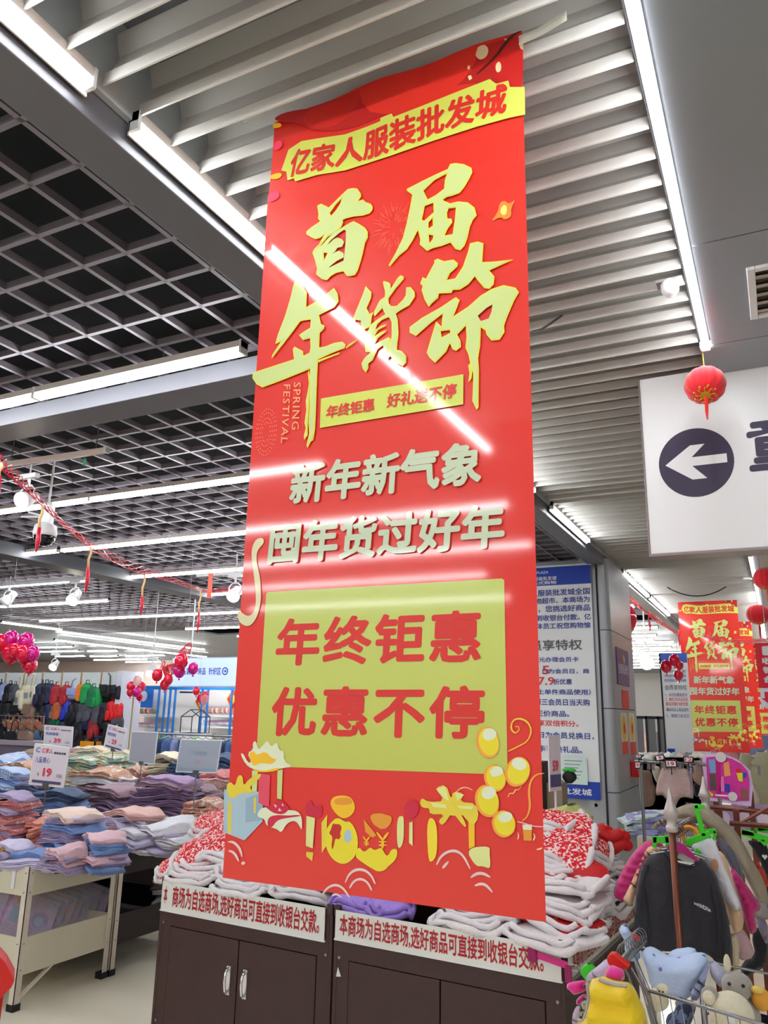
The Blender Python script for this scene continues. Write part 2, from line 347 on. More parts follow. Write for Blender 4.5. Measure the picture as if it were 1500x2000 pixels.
ART=[["darkred",-8,4426,104,4442,376,4372,588,4386,676,4430,934,4404,1164,4398,1438,4388,1616,4368,1608,4032,1470,4092,1334,4168,1230,4188,1098,4202,964,4180,770,4148,538,4142,306,4224,190,4330,76,4372],["red2",250,4404,468,4368,646,4410,592,4276,476,4194,322,4234,222,4318],["red2",962,4376,1232,4372,1178,4274,1072,4242,936,4236],["lantern",1474,4342,1536,4374,1622,4352,1618,4096,1602,4034,1542,4056,1470,4128,1450,4236],["cream",1350,4366,1368,4396,1406,4394,1430,4354,1418,4306,1380,4298,1354,4332],["cream",1306,4352,1322,4366,1342,4338,1328,4308,1308,4324],["cream",1464,4230,1486,4250,1500,4216,1494,4176,1470,4178],["cream",1600,4310,1624,4318,1622,4262,1606,4280],["cream",1236,4318,1254,4320,1258,4294,1238,4296],["cream",1236,4288,1254,4284,1254,4256,1238,4262],["cream",1306,4220,1324,4222,1332,4196,1314,4190],["cream",1304,4290,1320,4288,1318,4262,1304,4268],["cream",1182,4302,1200,4298,1196,4274],["cream",1518,4382,1536,4374,1530,4350],["gold",-4,4376,34,4384,76,4352,60,4336,12,4346],["gold",4,4006,82,4004,100,3974,70,3958,12,3976],["branch",1620,4392,1562,4370,1512,4320,1474,4278,1360,4208,1352,4214,1468,4294,1500,4340,1550,4390,1604,4396],["magenta",18,4230,66,4246,94,4196,56,4170,22,4182],["magenta",2,3874,74,3882,94,3830,48,3806,-2,3820],["glow",1422,3264,1466,3310,1476,3366,1504,3370,1524,3340,1566,3362,1534,3314,1538,3266,1502,3254,1480,3282],["starw",1476,3308,1490,3344,1512,3340,1514,3296,1496,3280],["ribbon",50,1652,76,1700,120,1704,132,1672,88,1638,86,1576,122,1476,134,1344,108,1262,62,1222,-8,1254,-20,1326,56,1274,98,1310,100,1380,76,1502,56,1578],["greyblue",-24,410,214,412,220,276,120,182,-12,210],["greyblue2",112,376,214,410,220,282,120,264],["gold2",6,352,26,354,36,206,16,210],["gold2",160,384,172,386,178,310,166,312],["pink",180,500,250,492,254,342,190,360],["lime",140,510,176,506,176,408,146,410],["lime",292,516,322,524,324,384,298,388],["gold2",-14,430,12,452,44,426,54,482,86,484,94,430,126,470,194,502,196,480,148,444,130,426,166,402,82,402,34,366,4,380],["cream2",62,586,80,590,112,546,134,548,106,592,140,610,134,642,154,654,172,606,198,634,224,658,248,624,280,654,296,610,324,612,326,562,382,538,322,530,208,502,144,516,100,536],["gold",116,592,144,604,166,582,214,606,258,570,286,572,260,542,190,550,150,526,126,558],["gold",144,520,208,508,302,534,302,518,208,502,152,508],["cream2",192,322,226,346,342,338,440,340,452,246,424,286,396,294,358,276,334,232,306,250,246,256,230,292,188,294],["crimson",250,294,288,312,370,314,422,322,448,318,356,302,304,288,280,254,252,252],["crimson",226,350,260,348,286,370,318,384,352,364,374,346,342,316,288,318,254,332],["palepink",278,360,300,356,294,344],["palepink",332,368,340,354,326,358],["palepink",314,346,328,332,308,330],["paleyel",470,320,518,314,512,180,474,188],["gold2",552,296,582,334,582,196,560,164],["gold2",476,162,514,162,510,124,476,142],["crimson",458,366,488,400,504,360,554,384,556,316,512,318,466,326],["gold",598,402,628,422,702,424,732,384,720,344,676,320,638,332,598,370],["orange",616,402,648,414,702,416,722,394,674,380,618,382],["yellow",638,328,602,300,572,256,574,206,608,148,658,126,700,132,742,170,752,230,734,284,700,316,682,306],["red3",604,268,614,300,630,294,648,298,664,284,654,258,660,244,648,228,630,236,624,200,614,180,610,204,616,240,594,252],["greyblue",676,254,692,280,712,268,716,238,698,216,678,230],["orange",802,354,902,362,904,298,864,292,822,310],["orange",776,328,844,264,822,252,786,274],["yellow",752,212,784,184,812,214,836,198,866,216,894,184,906,176,908,134,862,110,820,124,748,156,738,170],["yellow",854,210,872,214,892,182,908,188,920,214,952,216,944,166,858,108],["orange",850,352,924,356,912,308,870,292,852,294],["paleyel",944,346,972,358,980,344,980,238,948,210],["paleyel",1006,330,1022,336,1024,234,1006,246],["crimson",976,378,994,420,1024,432,1058,404,1042,358,1000,340],["yelgrad",1090,362,1140,350,1142,214,1120,178,1098,180],["gold",1286,356,1314,358,1314,258,1288,246],["gold2",1056,408,1064,440,1098,422,1178,432,1128,484,1184,502,1206,438,1216,476,1268,468,1246,432,1324,432,1334,374,1306,338,1246,392,1278,340,1268,330,1212,390,1168,328,1144,346,1178,378,1104,372,1104,398,1076,396],["paleyel",1134,480,1178,494,1196,432,1178,442],["paleyel",1110,422,1184,418,1184,402,1122,404],["paleyel",1234,416,1312,420,1302,406,1246,406],["paleyel",1224,470,1268,464,1234,436],["paleyel",1272,246,1382,268,1380,236,1384,202,1380,176,1352,184,1316,180],["orange2",1428,700,1430,674,1426,650,1412,632,1396,622,1374,622,1354,630,1338,648,1326,672,1324,698,1330,722,1342,742,1360,752,1380,752,1402,742,1418,724],["yellow",1426,700,1428,678,1424,656,1412,640,1398,632,1380,632,1362,640,1348,656,1338,676,1336,700,1340,720,1352,736,1366,746,1384,746,1402,736,1416,720],["cream2",1418,728,1418,718,1412,708,1404,700,1392,696,1380,694,1368,696,1360,704,1354,712,1354,722,1358,732,1368,740,1380,746,1392,746,1404,744,1412,738],["orange2",1560,556,1548,534,1528,518,1506,510,1486,510,1468,520,1456,538,1452,562,1458,586,1472,608,1490,624,1512,632,1534,632,1552,620,1564,602,1566,580],["yellow",1558,560,1546,540,1530,526,1510,520,1492,520,1476,528,1468,544,1464,564,1470,586,1482,606,1498,620,1518,628,1536,626,1550,618,1560,602,1562,582],["cream2",1550,594,1544,586,1534,580,1522,578,1508,580,1496,586,1488,594,1484,602,1486,612,1492,620,1502,626,1514,628,1528,626,1538,620,1546,612,1550,602],["orange2",1454,554,1458,532,1454,512,1442,496,1426,486,1406,484,1388,490,1372,504,1362,524,1358,544,1362,566,1374,582,1390,592,1410,594,1428,588,1444,574],["yellow",1452,554,1456,536,1452,518,1442,504,1428,494,1412,494,1396,498,1382,510,1372,528,1370,546,1374,564,1382,580,1398,588,1414,590,1430,584,1444,572],["cream2",1444,576,1446,568,1442,560,1434,552,1422,548,1412,546,1400,546,1392,550,1388,558,1386,566,1392,574,1400,582,1410,588,1422,590,1432,588,1440,584],["orange2",1424,460,1426,434,1422,410,1408,390,1390,380,1368,380,1348,388,1330,406,1320,428,1316,454,1322,480,1336,498,1354,510,1376,510,1396,500,1414,484],["yellow",1422,460,1424,438,1418,416,1408,400,1392,390,1374,390,1356,398,1340,412,1332,434,1328,456,1334,478,1344,494,1360,504,1380,504,1398,496,1412,480],["cream2",1412,488,1412,478,1408,468,1398,460,1386,454,1374,452,1362,454,1352,460,1348,470,1348,480,1352,490,1362,498,1374,504,1386,506,1398,502,1408,496],["orange2",1496,372,1496,350,1490,330,1474,316,1456,306,1436,304,1416,312,1402,326,1394,346,1392,366,1400,386,1414,402,1434,412,1454,412,1474,404,1488,390],["yellow",1494,372,1494,354,1488,336,1476,322,1460,314,1442,314,1424,320,1412,332,1404,350,1404,368,1410,386,1424,400,1440,408,1458,408,1474,402,1486,388],["cream2",1484,394,1484,386,1478,378,1470,370,1458,366,1444,364,1434,366,1424,372,1420,378,1422,386,1428,394,1436,402,1448,406,1462,408,1472,406,1480,402],["gold2",1500,754,1518,756,1520,742,1504,730,1488,746,1494,778,1522,788,1556,776,1574,742,1556,698,1514,676,1468,654,1470,650,1516,672,1560,696,1580,742,1562,782,1522,796,1488,782,1480,744,1502,724,1524,740,1520,760,1500,756],["orange2",1624,572,1588,568,1560,538,1550,488,1556,438,1546,396,1522,376,1524,372,1552,394,1566,438,1560,490,1568,536,1592,562,1624,568],["pink2",1230,470,1254,488,1278,492,1306,482,1308,486,1280,498,1250,494,1228,474],["wave",1140,166,1160,200,1192,222,1228,228,1258,214,1290,164,1296,168,1266,220,1230,240,1188,232,1152,206,1134,168],["wave",1168,154,1184,168,1196,186,1192,190,1174,176,1162,158],["wave",1296,130,1322,146,1350,150,1380,140,1384,146,1354,162,1318,158,1292,136],["wave",1314,100,1336,108,1358,108,1388,84,1394,88,1366,118,1336,120,1310,106],["wave",692,48,712,86,746,106,784,108,818,92,840,58,846,62,826,98,788,120,742,118,704,92,686,50],["wave",716,28,738,60,768,70,800,62,822,30,830,34,808,68,770,82,730,66,708,30],["wave",576,-12,600,16,638,32,676,24,712,-12,718,-8,684,32,638,44,592,22,570,-10],["wave",624,-14,644,-6,672,-14,674,-10,646,4,620,-10],["wave",20,164,52,164,88,140,108,104,116,106,102,148,58,176,20,170],["wave",26,124,52,118,70,104,90,82,98,84,84,112,58,130,28,130],["wave",114,70,126,72,134,80,130,86,116,86,108,78],["gold",772,254,784,240,792,234,796,236,790,244,776,256],["gold",810,258,796,246,792,236,796,234,804,242,814,258],["gold",792,236,790,226,792,212,796,212,798,226,796,236],["gold",780,228,794,228,808,232,808,234,794,234,780,232],["gold",780,220,794,220,808,222,808,226,794,226,780,222],["gold",842,276,860,254,874,244,878,246,870,262,848,280],["gold",902,284,880,262,872,246,878,244,892,256,908,280],["gold",872,246,868,230,872,210,880,210,884,232,880,246],["gold",856,236,876,236,898,240,896,244,876,244,854,240],["gold",856,220,876,222,898,226,898,230,876,230,856,226],["cream2",1526,362,1566,366,1566,344,1528,342],["orange",1528,342,1566,344,1564,302,1530,300],["palepink",1502,370,1544,364,1574,356,1620,358,1620,362,1574,360,1544,368,1504,374],["goldline",1466,464,1474,482,1490,478,1502,498,1512,494,1528,516,1526,516,1510,498,1498,502,1488,482,1472,486,1464,466],["cream",1506,330,1506,312,1502,302,1506,302,1512,312,1508,330],["cream",1572,330,1576,318,1568,304,1572,302,1582,318,1574,332],["cream",1584,268,1598,270,1608,276,1606,280,1596,276,1584,272]]
# ------------------------------------------------------------- common materials
m_white = mat('white_paint', (225,226,228), 0.45)
m_baffle = mat('white_baffle_paint', (196,193,188), 0.5, var=0.04, vscale=3)
m_tube = mat('lit_tube', (248,252,255), 0.5, emit=TUBE_POWER)
m_lamp = mat('lit_lamp', (255,246,228), 0.5, emit=30)
m_house = mat('lamp_housing', (206,196,190), 0.45)
m_dark = mat('dark_grid_metal', (122,114,122), 0.45, metal=0.1)
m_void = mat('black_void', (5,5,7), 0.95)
m_beam = mat('grey_beam_paint', (100,100,106), 0.5, var=0.06, vscale=2)
m_panel = mat('grey_ceiling_panel', (140,142,148), 0.34, metal=0.15)
m_col = mat('grey_column_cladding', (168,170,176), 0.35, metal=0.15, var=0.05, vscale=2)
m_joint = mat('dark_joint', (40,40,44), 0.7)
m_floor = mat('cream_polished_floor', (250,242,220), 0.25, var=0.03, vscale=1.5, coat=0.3)
m_red = mat('banner_red', (224,40,26), 0.5, coat=0.9)
m_glyph = mat('print_lime', (200,214,136), 0.5, coat=0.5)
m_glyph_edge = mat('print_yellow_edge', (240,224,40), 0.5, coat=0.5)
m_cream = mat('print_pale', (196,206,176), 0.5, coat=0.5)
m_redink = mat('print_red_ink', (214,40,34), 0.5, coat=0.5)
m_panelprint = mat('print_lime_panel', (196,212,118), 0.5, coat=0.6, col2=(192,190,70), pat='gradz', pscale=1.0)  # vertical gradient: part print, part lighting put into the colour
m_chrome = mat('chrome', (200,200,205), 0.2, metal=1.0)
m_steel = mat('steel_wire', (150,150,152), 0.3, metal=0.9)
m_black = mat('black_plastic', (22,22,26), 0.45)
m_signwhite = mat('sign_white', (226,228,230), 0.4)
m_navy = mat('print_navy', (52,44,70), 0.5)
m_blue = mat('print_blue', (20,60,170), 0.5)
m_bluetxt = mat('print_blue_text', (30,50,150), 0.5)
m_brown = mat('dark_brown_laminate', (66,44,42), 0.5, var=0.12, vscale=14, bump=0.15, bscale=90)
m_brownd = mat('very_dark_laminate', (38,24,26), 0.5, var=0.1, vscale=14)
m_beige = mat('beige_metal', (212,206,182), 0.45, var=0.03)
m_beigeleg = mat('cream_metal_leg', (216,206,190), 0.4)
# ------------------------------------------------------------- the setting
fl = MB().box(-32, 9, -10, 40, -0.1, 0.0).build('floor', m_floor); struct(fl)
cl = bpy.data.objects.new('ceiling', None); C.objects.link(cl); struct(cl)
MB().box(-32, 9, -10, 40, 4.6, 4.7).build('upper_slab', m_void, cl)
# white wavy baffles over the aisle
prof = [(0.010,0.20),(0.030,0.135),(0.012,0.075),(-0.012,0.045),(-0.016,0.0),(-0.010,0.0),(-0.004,0.045),(0.020,0.072),(0.040,0.135),(0.018,0.20)]
rb = MB().prism(prof, -1.585, -0.205, 'yz')
bme = rb.mesh('baffle', m_baffle)
yb = -0.9; i = 0
while yb < 15.5:
    o = link('baffle', bme, cl, (0, yb, 3.325)); o.rotation_euler = (0, 0, 0)
    o.location.z += random.uniform(-0.004, 0.004)
    i += 1; yb += 0.1385 if yb < 9 else 0.16
# closing white channel at the far end: smooth panels
for k in range(10):
    MB().box(-1.6, -0.2, 15.6+k*1.1, 16.68+k*1.1, 3.3, 3.34).build('smooth_panel', mat('pale_blue_panel', (190,200,205), 0.4), cl)
MB().box(-1.6, -0.2, -1.6, 15.6, 3.60, 3.62).build('baffle_backing', mat('pale_ceiling', (120,124,130), 0.5), cl)
MB().box(-1.622, -1.600, -1.4, 15.6, 3.318, 3.62).build('fascia_board', mat('light_grey_fascia', (170,174,178), 0.45), cl)
MB().box(-32, 9, -10, -1.6, 3.5, 3.52).build('rear_ceiling_panel', mat('rear_ceiling_grey', (90,90,96), 0.6), cl)
struct(MB().box(-32, 9, -10.2, -10, 0, 4.0).build('wall_rear', mat('rear_wall', (205,200,194), 0.7)))
# beam beside the aisle
struct(MB().box(-1.79, -1.625, -1.6, 30, 3.225, 3.5).build('trim_1', m_beam, None, bevel=0.004))
# right smooth ceiling in panels
ys = [-4.2, -2.4, -0.6, 1.0, 2.775, 3.652, 4.54, 5.42, 7.2, 9.0, 12, 16, 22]
for a, b in zip(ys[:-1], ys[1:]):
    MB().box(-0.148 if b < 3.7 else -0.2, 1.15, a+0.003, b-0.003, 3.29, 3.32).build('ceiling_panel', m_panel, cl)
    MB().box(1.156, 8.8, a+0.003, b-0.003, 3.29, 3.32).build('ceiling_panel', m_panel, cl)
MB().box(-0.2, 8.8, -4.2, 22, 3.323, 3.33).build('panel_backing', m_joint, cl)
# lattice ceiling on the left: every bar by itself
GZ = 3.4; GS = 0.24
barx = MB().box(-14.0, 0, -0.011, 0.011, 0, 0.034).mesh('lattice_bar', m_dark)
for k in range(int((15.0+1.0)/.236)+1):
    y = -1.244+.236*k
    o = link('lattice_bar', barx, cl, (-1.79, y, GZ))
GX = 0.24
bary = MB().box(-0.011, 0.011, -1.3, 14.0, 0, 0.034).mesh('lattice_bar', m_dark)
for k in range(1, 50):
    link('lattice_bar', bary, cl, (-1.76-GX*k, 0, GZ))
bary2 = MB().box(-0.011, 0.011, 14.0, 15.8, 0, 0.045)
# cross beam and hall beam
struct(MB().box(-16, -1.79, 2.95, 3.17, 3.235, 3.335).build('trim_2', m_beam, None, bevel=0.004))
struct(MB().box(-7.85, -7.55, 3.3, 17, 3.21, 3.36).build('trim_3', mat('dark_hall_beam', (60,60,66), 0.5), None, bevel=0.004))
# lighter smooth ceiling in the far hall
MB().box(-31, -12.6, 9.0, 34, 3.42, 3.46).build('pale_ceiling_panel', mat('pale_ceiling', (120,124,130), 0.5), cl)
MB().box(-12.6, -1.8, 15.9, 34, 3.42, 3.46).build('pale_ceiling_panel', mat('pale_ceiling', (120,124,130), 0.5), cl)
# walls far behind
m_far = mat('warm_far_wall', (226,205,196), 0.6)
struct(MB().box(-31, -12, 24.0, 24.2, 0, 3.42).build('wall_back', m_far))
struct(MB().box(-12, 9, 34.0, 34.2, 0, 3.42).build('wall_far', mat('grey_far_wall', (190,186,182), 0.6)))
struct(MB().box(-32, -31.8, -10, 40, 0, 4.0).build('wall_left', m_far))
struct(MB().box(8.8, 9, -10, 40, 0, 4.0).build('wall_right', mat('plain_right_wall', (214,212,208), 0.6)))

# ------------------------------------------------------------- strip lights
def strip(x0, y0, x1, y1, z, label, group, wd=0.027, seg=1, shield=0, house=True, hang=True, hz=3.4):
    L = math.hypot(x1-x0, y1-y0); a = math.atan2(y1-y0, x1-x0)
    t = thing('strip_light', label, 'light', (x0, y0, z), a, group)
    MB().box(0, L, -wd/2-0.004, wd/2+0.004, 0.012, 0.045).build('housing', m_house, t)
    for k in range(seg):
        MB().box(L*k/seg+0.006, L*(k+1)/seg-0.006, -wd/2, wd/2, -0.018, 0.012).build('tube', m_tube, t)
    for k in range(seg+1):
        MB().box(max(0, L*k/seg-0.012), min(L, L*k/seg+0.012), -wd/2-0.006, wd/2+0.006, -0.019, 0.047).build('end_cap', m_white, t)
    if shield:
        MB().box(0, L, shield*(wd/2+0.001), shield*(wd/2+0.007), -0.032, 0.045).build('side_reflector', m_house, t)
    if hang:
        for k in (0.12, 0.88):
            MB().tube([(L*k,0,0.04),(L*k,0,hz-z)], 0.0011, 5).build('hanger_wire', m_steel, t)
    return t
GR = 'strip lights along the aisle ceiling edge'
strip(-1.592,-1.3,-1.592,1.27,3.30,'nearest strip light at upper left, between dark beam and white baffles','left aisle strip', seg=2, shield=1, hang=False)
strip(-1.592,1.434,-1.592,5.75,3.30,'white strip light along the dark beam, running behind the big banner edge',None, seg=2, shield=1, hang=False)
strip(-1.592,6.28,-1.592,7.7,3.30,'white strip light right of the big banner, just before the grey column',None, shield=1, hang=False)
strip(-1.592,9.56,-1.592,11.6,3.30,'near half of the diagonal strip light beyond the grey column',None, shield=1, hang=False)
strip(-1.592,11.75,-1.592,13.9,3.30,'far half of the diagonal strip light ending at the small far banner',None, shield=1, hang=False)
MB().box(2.577, 2.727, -.015, .015, -.016, .042).build('strip_joint', mat('unlit_diffuser', (206,214,226), .4), [o for o in C.objects if o.name == 'strip_light.001'][0], loc=(0,0,0))
strip(-0.175,-1.5,-0.175,3.69,3.30,'long bright strip light at upper right between white baffles and grey panels',None, seg=1, hang=False)
strip(-0.178,9.0,-0.190,13.0,3.30,'short strip light below the hanging arrow sign near the right edge',None, hang=False)
strip(-0.190,13.1,-0.215,18.4,3.30,'far strip light above the small lantern at the right edge',None, hang=False)
# suspended strips across the left hall; (y, x0, x1, seg, words)
SL = [(2.77,-6.4,-2.16,3,'nearest suspended strip light, in front of the grey cross beam'),
      (4.53,-9.0,-3.0,3,'suspended strip light passing behind the white spotlight'),
      (6.02,-10.2,-7.05,1,'suspended strip light behind the dome camera, left part'),
      (6.02,-7.0,-3.9,2,'suspended strip light behind the dome camera, right part up to the banner'),
      (7.66,-5.0,-3.2,1,'short strip light beside the garland where it meets the banner'),
      (7.66,-7.6,-5.1,1,'strip light above the middle tassels of the red garland'),
      (7.63,-12.0,-8.3,2,'strip light at the left edge above the white track spotlights'),
      (9.3,-8.05,-5.0,1,'short strip light just left of the banner under the hall beam'),
      (9.3,-14.0,-9.6,2,'strip light behind the track spotlights at the left edge'),
      (11.2,-13.4,-6.2,2,'long strip light above the far balloons'),
      (13.3,-11.4,-7.0,2,'second far strip light above the blue shop sign'),
      (15.0,-11.3,-7.0,1,'third far strip light above the blue shop sign'),
      (17.0,-10.6,-7.0,1,'shortest far strip light touching the banner above the blue sign')]
for y, x0, x1, sg, wd_ in SL:
    strip(x0, y, x1, y, 3.27, wd_, 'suspended strip lights of the left hall', seg=sg, wd=0.045, hz=3.42)
# strips behind the photographer, seen only mirrored in the glossy banner
for y, x0, x1, wd_ in [(-1.05,-7.4,-2.7,'nearest strip light behind the photographer, mirrored at the banner middle'),
        (-2.55,-8,-1.85,'second strip light behind the photographer, mirrored across the pale lettering'),
        (-4.1,-8,-2.1,'third strip light behind the photographer, mirrored below the pale lettering'),
        (-5.6,-8,-3.1,'fourth strip light behind the photographer, mirrored above the lime panel'),
        (-7.5,-8,-3.4,'rearmost strip light behind the photographer, mirrored in the lime panel')]:
    strip(x0, y, x1, y, 3.27, wd_, 'strip lights behind the photographer', seg=3, wd=0.04, hz=3.5)
for k, y in enumerate((-0.5, -2.5, -4.5)):
    strip(1.0, y, 6.0, y, 3.2, 'strip light over the unseen right part of the hall, %s one' % ORD[k], 'strip lights over the right part of the hall', seg=2, wd=0.05, hz=3.29)
for x, y0, y1, wd_ in [(-14.7,11.3,12.9,'short strip light leading to the far hall at the left edge'),
                   (-15.1,13.1,18.5,'long strip light leading back over the bag wall'),
                   (-17.2,14.9,21.2,'rear long strip light leading back over the bag wall')]:
    strip(x, y0, x, y1, 3.30, wd_, 'strip lights leading into the far hall', wd=0.06, hz=3.42)
for k, (x0, x1, py) in enumerate([(61,162,1265),(73,171,1273),(172,241,1272),(111,176,1282),(177,239,1282),(246,334,1281),(184,328,1289),(246,324,1293)]):
    a_, b_ = P(x0, py, z=3.3), P(x1, py, z=3.3)
    if a_.y > 23.5: a_, b_ = P(x0, py, y=23.0+.1*k), P(x1, py, y=23.0+.1*k)
    strip(a_.x, a_.y, b_.x, a_.y, min(a_.z, 3.3), 'distant strip light above the bag wall, %s of eight' % ORD[k], 'distant strip lights above the bag wall', wd=0.07, hz=3.42)
# right far hall strips, seen between column and far banner
for k in range(11):
    y = 12.4+k*1.55
    x1 = -1.9-0.04*k
    strip(-2.2-3.0-0.5*k, y, x1-0.2*(k % 2), y, 3.27, 'distant strip light beyond the grey column, %s row from the front' % ORD[k], 'strip lights beyond the grey column', wd=0.08, hz=3.42)
# ------------------------------------------------------------- the big banner
def pr(l, ox=-0.403):     # half-millimetres -> local metres (origin = middle of the banner's bottom edge)
    return [(l[i]/2000+ox, l[i+1]/2000) for i in range(0, len(l), 2)]
COL = dict(darkred=(186,24,22), red2=(205,34,26), lantern=(196,22,20), cream=(240,214,170), gold=(242,190,30), branch=(70,20,18),
  magenta=(230,50,90), glow=(244,140,50), starw=(255,236,120), ribbon=(222,214,170), greyblue=(168,192,206), greyblue2=(146,172,190),
  gold2=(228,204,60), pink=(226,74,96), lime=(212,218,70), cream2=(224,228,196), crimson=(206,24,62), palepink=(240,190,200),
  paleyel=(222,224,146), orange=(228,150,40), yellow=(232,214,36), red3=(196,36,24), yelgrad=(240,214,50), orange2=(244,160,60),
  pink2=(238,160,140), wave=(232,200,196), goldline=(236,190,110))
def banner_proto():
    t = thing('hanging_banner', 'large red New Year sale banner hanging in the foreground from the white baffles', 'banner', (-0.873, 1.7, 1.2), 0)
    W2, HH = 0.4035, 2.205
    def fn(u, v):
        x = -W2+2*W2*u; z = HH*v
        wob = 0.0
        if v > 0.97: z += (v-0.97)/0.03*(0.008*math.sin(u*7)+0.005*math.sin(u*17))
        yy = 0.010*max(0, (v-0.9)/0.1)**2*math.sin(u*6+1)
        xx = x + (0.006 if u < 0.05 else 0.0)*max(0, math.sin((v-0.86)/0.14*PI) if v > 0.86 else 0)
        return (xx, yy, z)
    MB().surf(fn, 24, 60).build('vinyl_sheet', m_red, t, smooth=True)
    y0 = -0.0014
    mats_ = {k: mat('print_'+k, c, 0.5, coat=0.5) for k, c in COL.items()}
    # artwork joined by colour order so that later pieces lie over earlier ones
    for i, a_ in enumerate(ART):
        nm = {'wave':'printed_wave','gold':'printed_gold_shape','yellow':'printed_gold_shape'}.get(a_[0], 'printed_shape')
        lp_ = pr(a_[1:])
        if len(lp_) > 4 and a_[0] not in ('greyblue','greyblue2'): lp_ = smooth_loop(lp_, 1 if len(lp_) > 20 else 2)
        flat(nm, [lp_], mats_[a_[0]], t, y0-0.00006*(i % 40)-(0.0 if i < 40 else 0.0004)-0.0004*(i > 90), depth=0.0002)
    flat('printed_band', [pr(PRINT['ban1'])], mat('print_band', (206,214,90), 0.5, coat=0.5), t, y0-0.0034)
    yt = y0-0.0045
    text_warp('lettering', '亿家人服装批发城', pr(PRINT['t1t']), pr(PRINT['t1b']), m_redink, t, yt, bold=0.034)
    flat('printed_band', [pr(PRINT['pan2'])], mat('print_band', (206,214,90), 0.5, coat=0.5), t, y0-0.003)
    text_warp('lettering', '年终钜惠', pr(PRINT['t2t']), pr(PRINT['t2b']), m_redink, t, yt, bold=0.032)
    text_warp('lettering', '好礼送不停', pr(PRINT['t3t']), pr(PRINT['t3b']), m_redink, t, yt, bold=0.032)
    text_warp('lettering', '新年新气象', pr(PRINT['t4t']), pr(PRINT['t4b']), m_cream, t, yt, bold=0.036)
    text_warp('lettering', '囤年货过好年', pr(PRINT['t5t']), pr(PRINT['t5b']), m_cream, t, yt, bold=0.034)
    flat('printed_panel', [pr(PRINT['pan6'])], m_panelprint, t, -0.0011, depth=0.0003)
    text_warp('lettering', '年终钜惠', pr(PRINT['t6t']), pr(PRINT['t6b']), m_redink, t, -0.0018, bold=0.031, spacing=1.12)
    text_warp('lettering', '优惠不停', pr(PRINT['t7t']), pr(PRINT['t7b']), m_redink, t, -0.0018, bold=0.031, spacing=1.12)
    text_warp('lettering', 'SPRING', pr(PRINT['t8t']), pr(PRINT['t8b']), mat('print_orange_line', (236,170,110), 0.5, coat=0.5), t, yt, bold=0.0, spacing=1.15)
    text_warp('lettering', 'FESTIVAL', pr(PRINT['t9t']), pr(PRINT['t9b']), mat('print_orange_line', (236,170,110), 0.5, coat=0.5), t, yt, bold=0.0, spacing=1.15)
    for k in ('shou','jie','nian','huo','jie2'):
        lp = []
        for gset in GLYPHS[k]: lp += [[pr(l) for l in gset]]
        for gset in lp:
            flat('brush_lettering', gset, m_glyph_edge, t, yt+0.0008, offset=0.0, depth=0.0004)
            flat('brush_lettering', gset, m_glyph, t, yt, offset=-0.0026, depth=0.0004)
    # firework rings and dots printed in thin gold
    mb = MB()
    def ring(px, py, r0, r1, n, rnd, w_):
        c = P(px, py, y=1.7); cx, cz = c.x+0.873, c.z-1.2
        for i in range(n):
            a = 2*PI*i/n+random.uniform(-.05,.05); q0 = random.uniform(r0, (r0+r1)/2); q1 = q0+random.uniform(0.15,0.5)*(r1-r0)
            dx, dz = math.cos(a), math.sin(a)*1.15; nx, nz = -dz*w_, dx*w_
            mb.add([(cx+dx*q0-nx, yt, cz+dz*q0-nz),(cx+dx*q1-nx*.4, yt, cz+dz*q1-nz*.4),(cx+dx*q1+nx*.4, yt, cz+dz*q1+nz*.4),(cx+dx*q0+nx, yt, cz+dz*q0+nz)], [(0,1,2,3)])
    ring(772, 445, 0.012, 0.085, 46, 1, 0.0007); ring(772, 445, 0.03, 0.07, 30, 1, 0.0007)
    mb.build('printed_firework', mat('print_faint_orange', (236,110,80), 0.5, coat=0.5), t, recalc=False)
    mb = MB()
    for rr, n in ((0.036,30),(0.030,26),(0.022,20),(0.015,12)):
        c = P(522, 845, y=1.7); cx, cz = c.x+0.873, c.z-1.2
        for i in range(n):
            a = 2*PI*(i+rr*1000)/n; x = cx+rr*math.cos(a)*0.95; z = cz+rr*1.9*math.sin(a); q = 0.0008
            mb.add([(x-q,yt,z-q*2),(x+q,yt,z-q*2),(x+q,yt,z+q*2),(x-q,yt,z+q*2)], [(0,1,2,3)])
    mb.build('printed_firework', mat('print_orange_line', (236,170,110), 0.5, coat=0.5), t, recalc=False)
    return t
big_banner = banner_proto()
for px, py, rz in ((470, 222, 0.1), (1040, 62, -0.2)):
    p = P(px, py, y=1.69)
    tape = MB().surf(lambda u, v: (0.11*(u-.5), 0.004*math.sin(5*u), 0.035*(v-.5)+0.01*math.sin(u*5)), 8, 3)
# far banners hanging down the aisle
def far_banner(x, y, z, rz, label, sc=1.0):
    b = dup(big_banner, (x, y, z), (0, 0, rz), label)
    b.scale = (sc, 1, sc)
    return b
far_banner(-0.905, 12.72, 1.16, -0.02, 'small distant red sale banner hanging right of the column, whole front visible', 1.03)
far_banner(-0.80, 15.6, 1.15, -0.02, 'second distant red sale banner, only its right edge showing behind the first small one')
far_banner(-0.62, 20.0, 1.05, -0.02, 'third distant red sale banner, at the right edge behind the red cashier sign', 1.05)
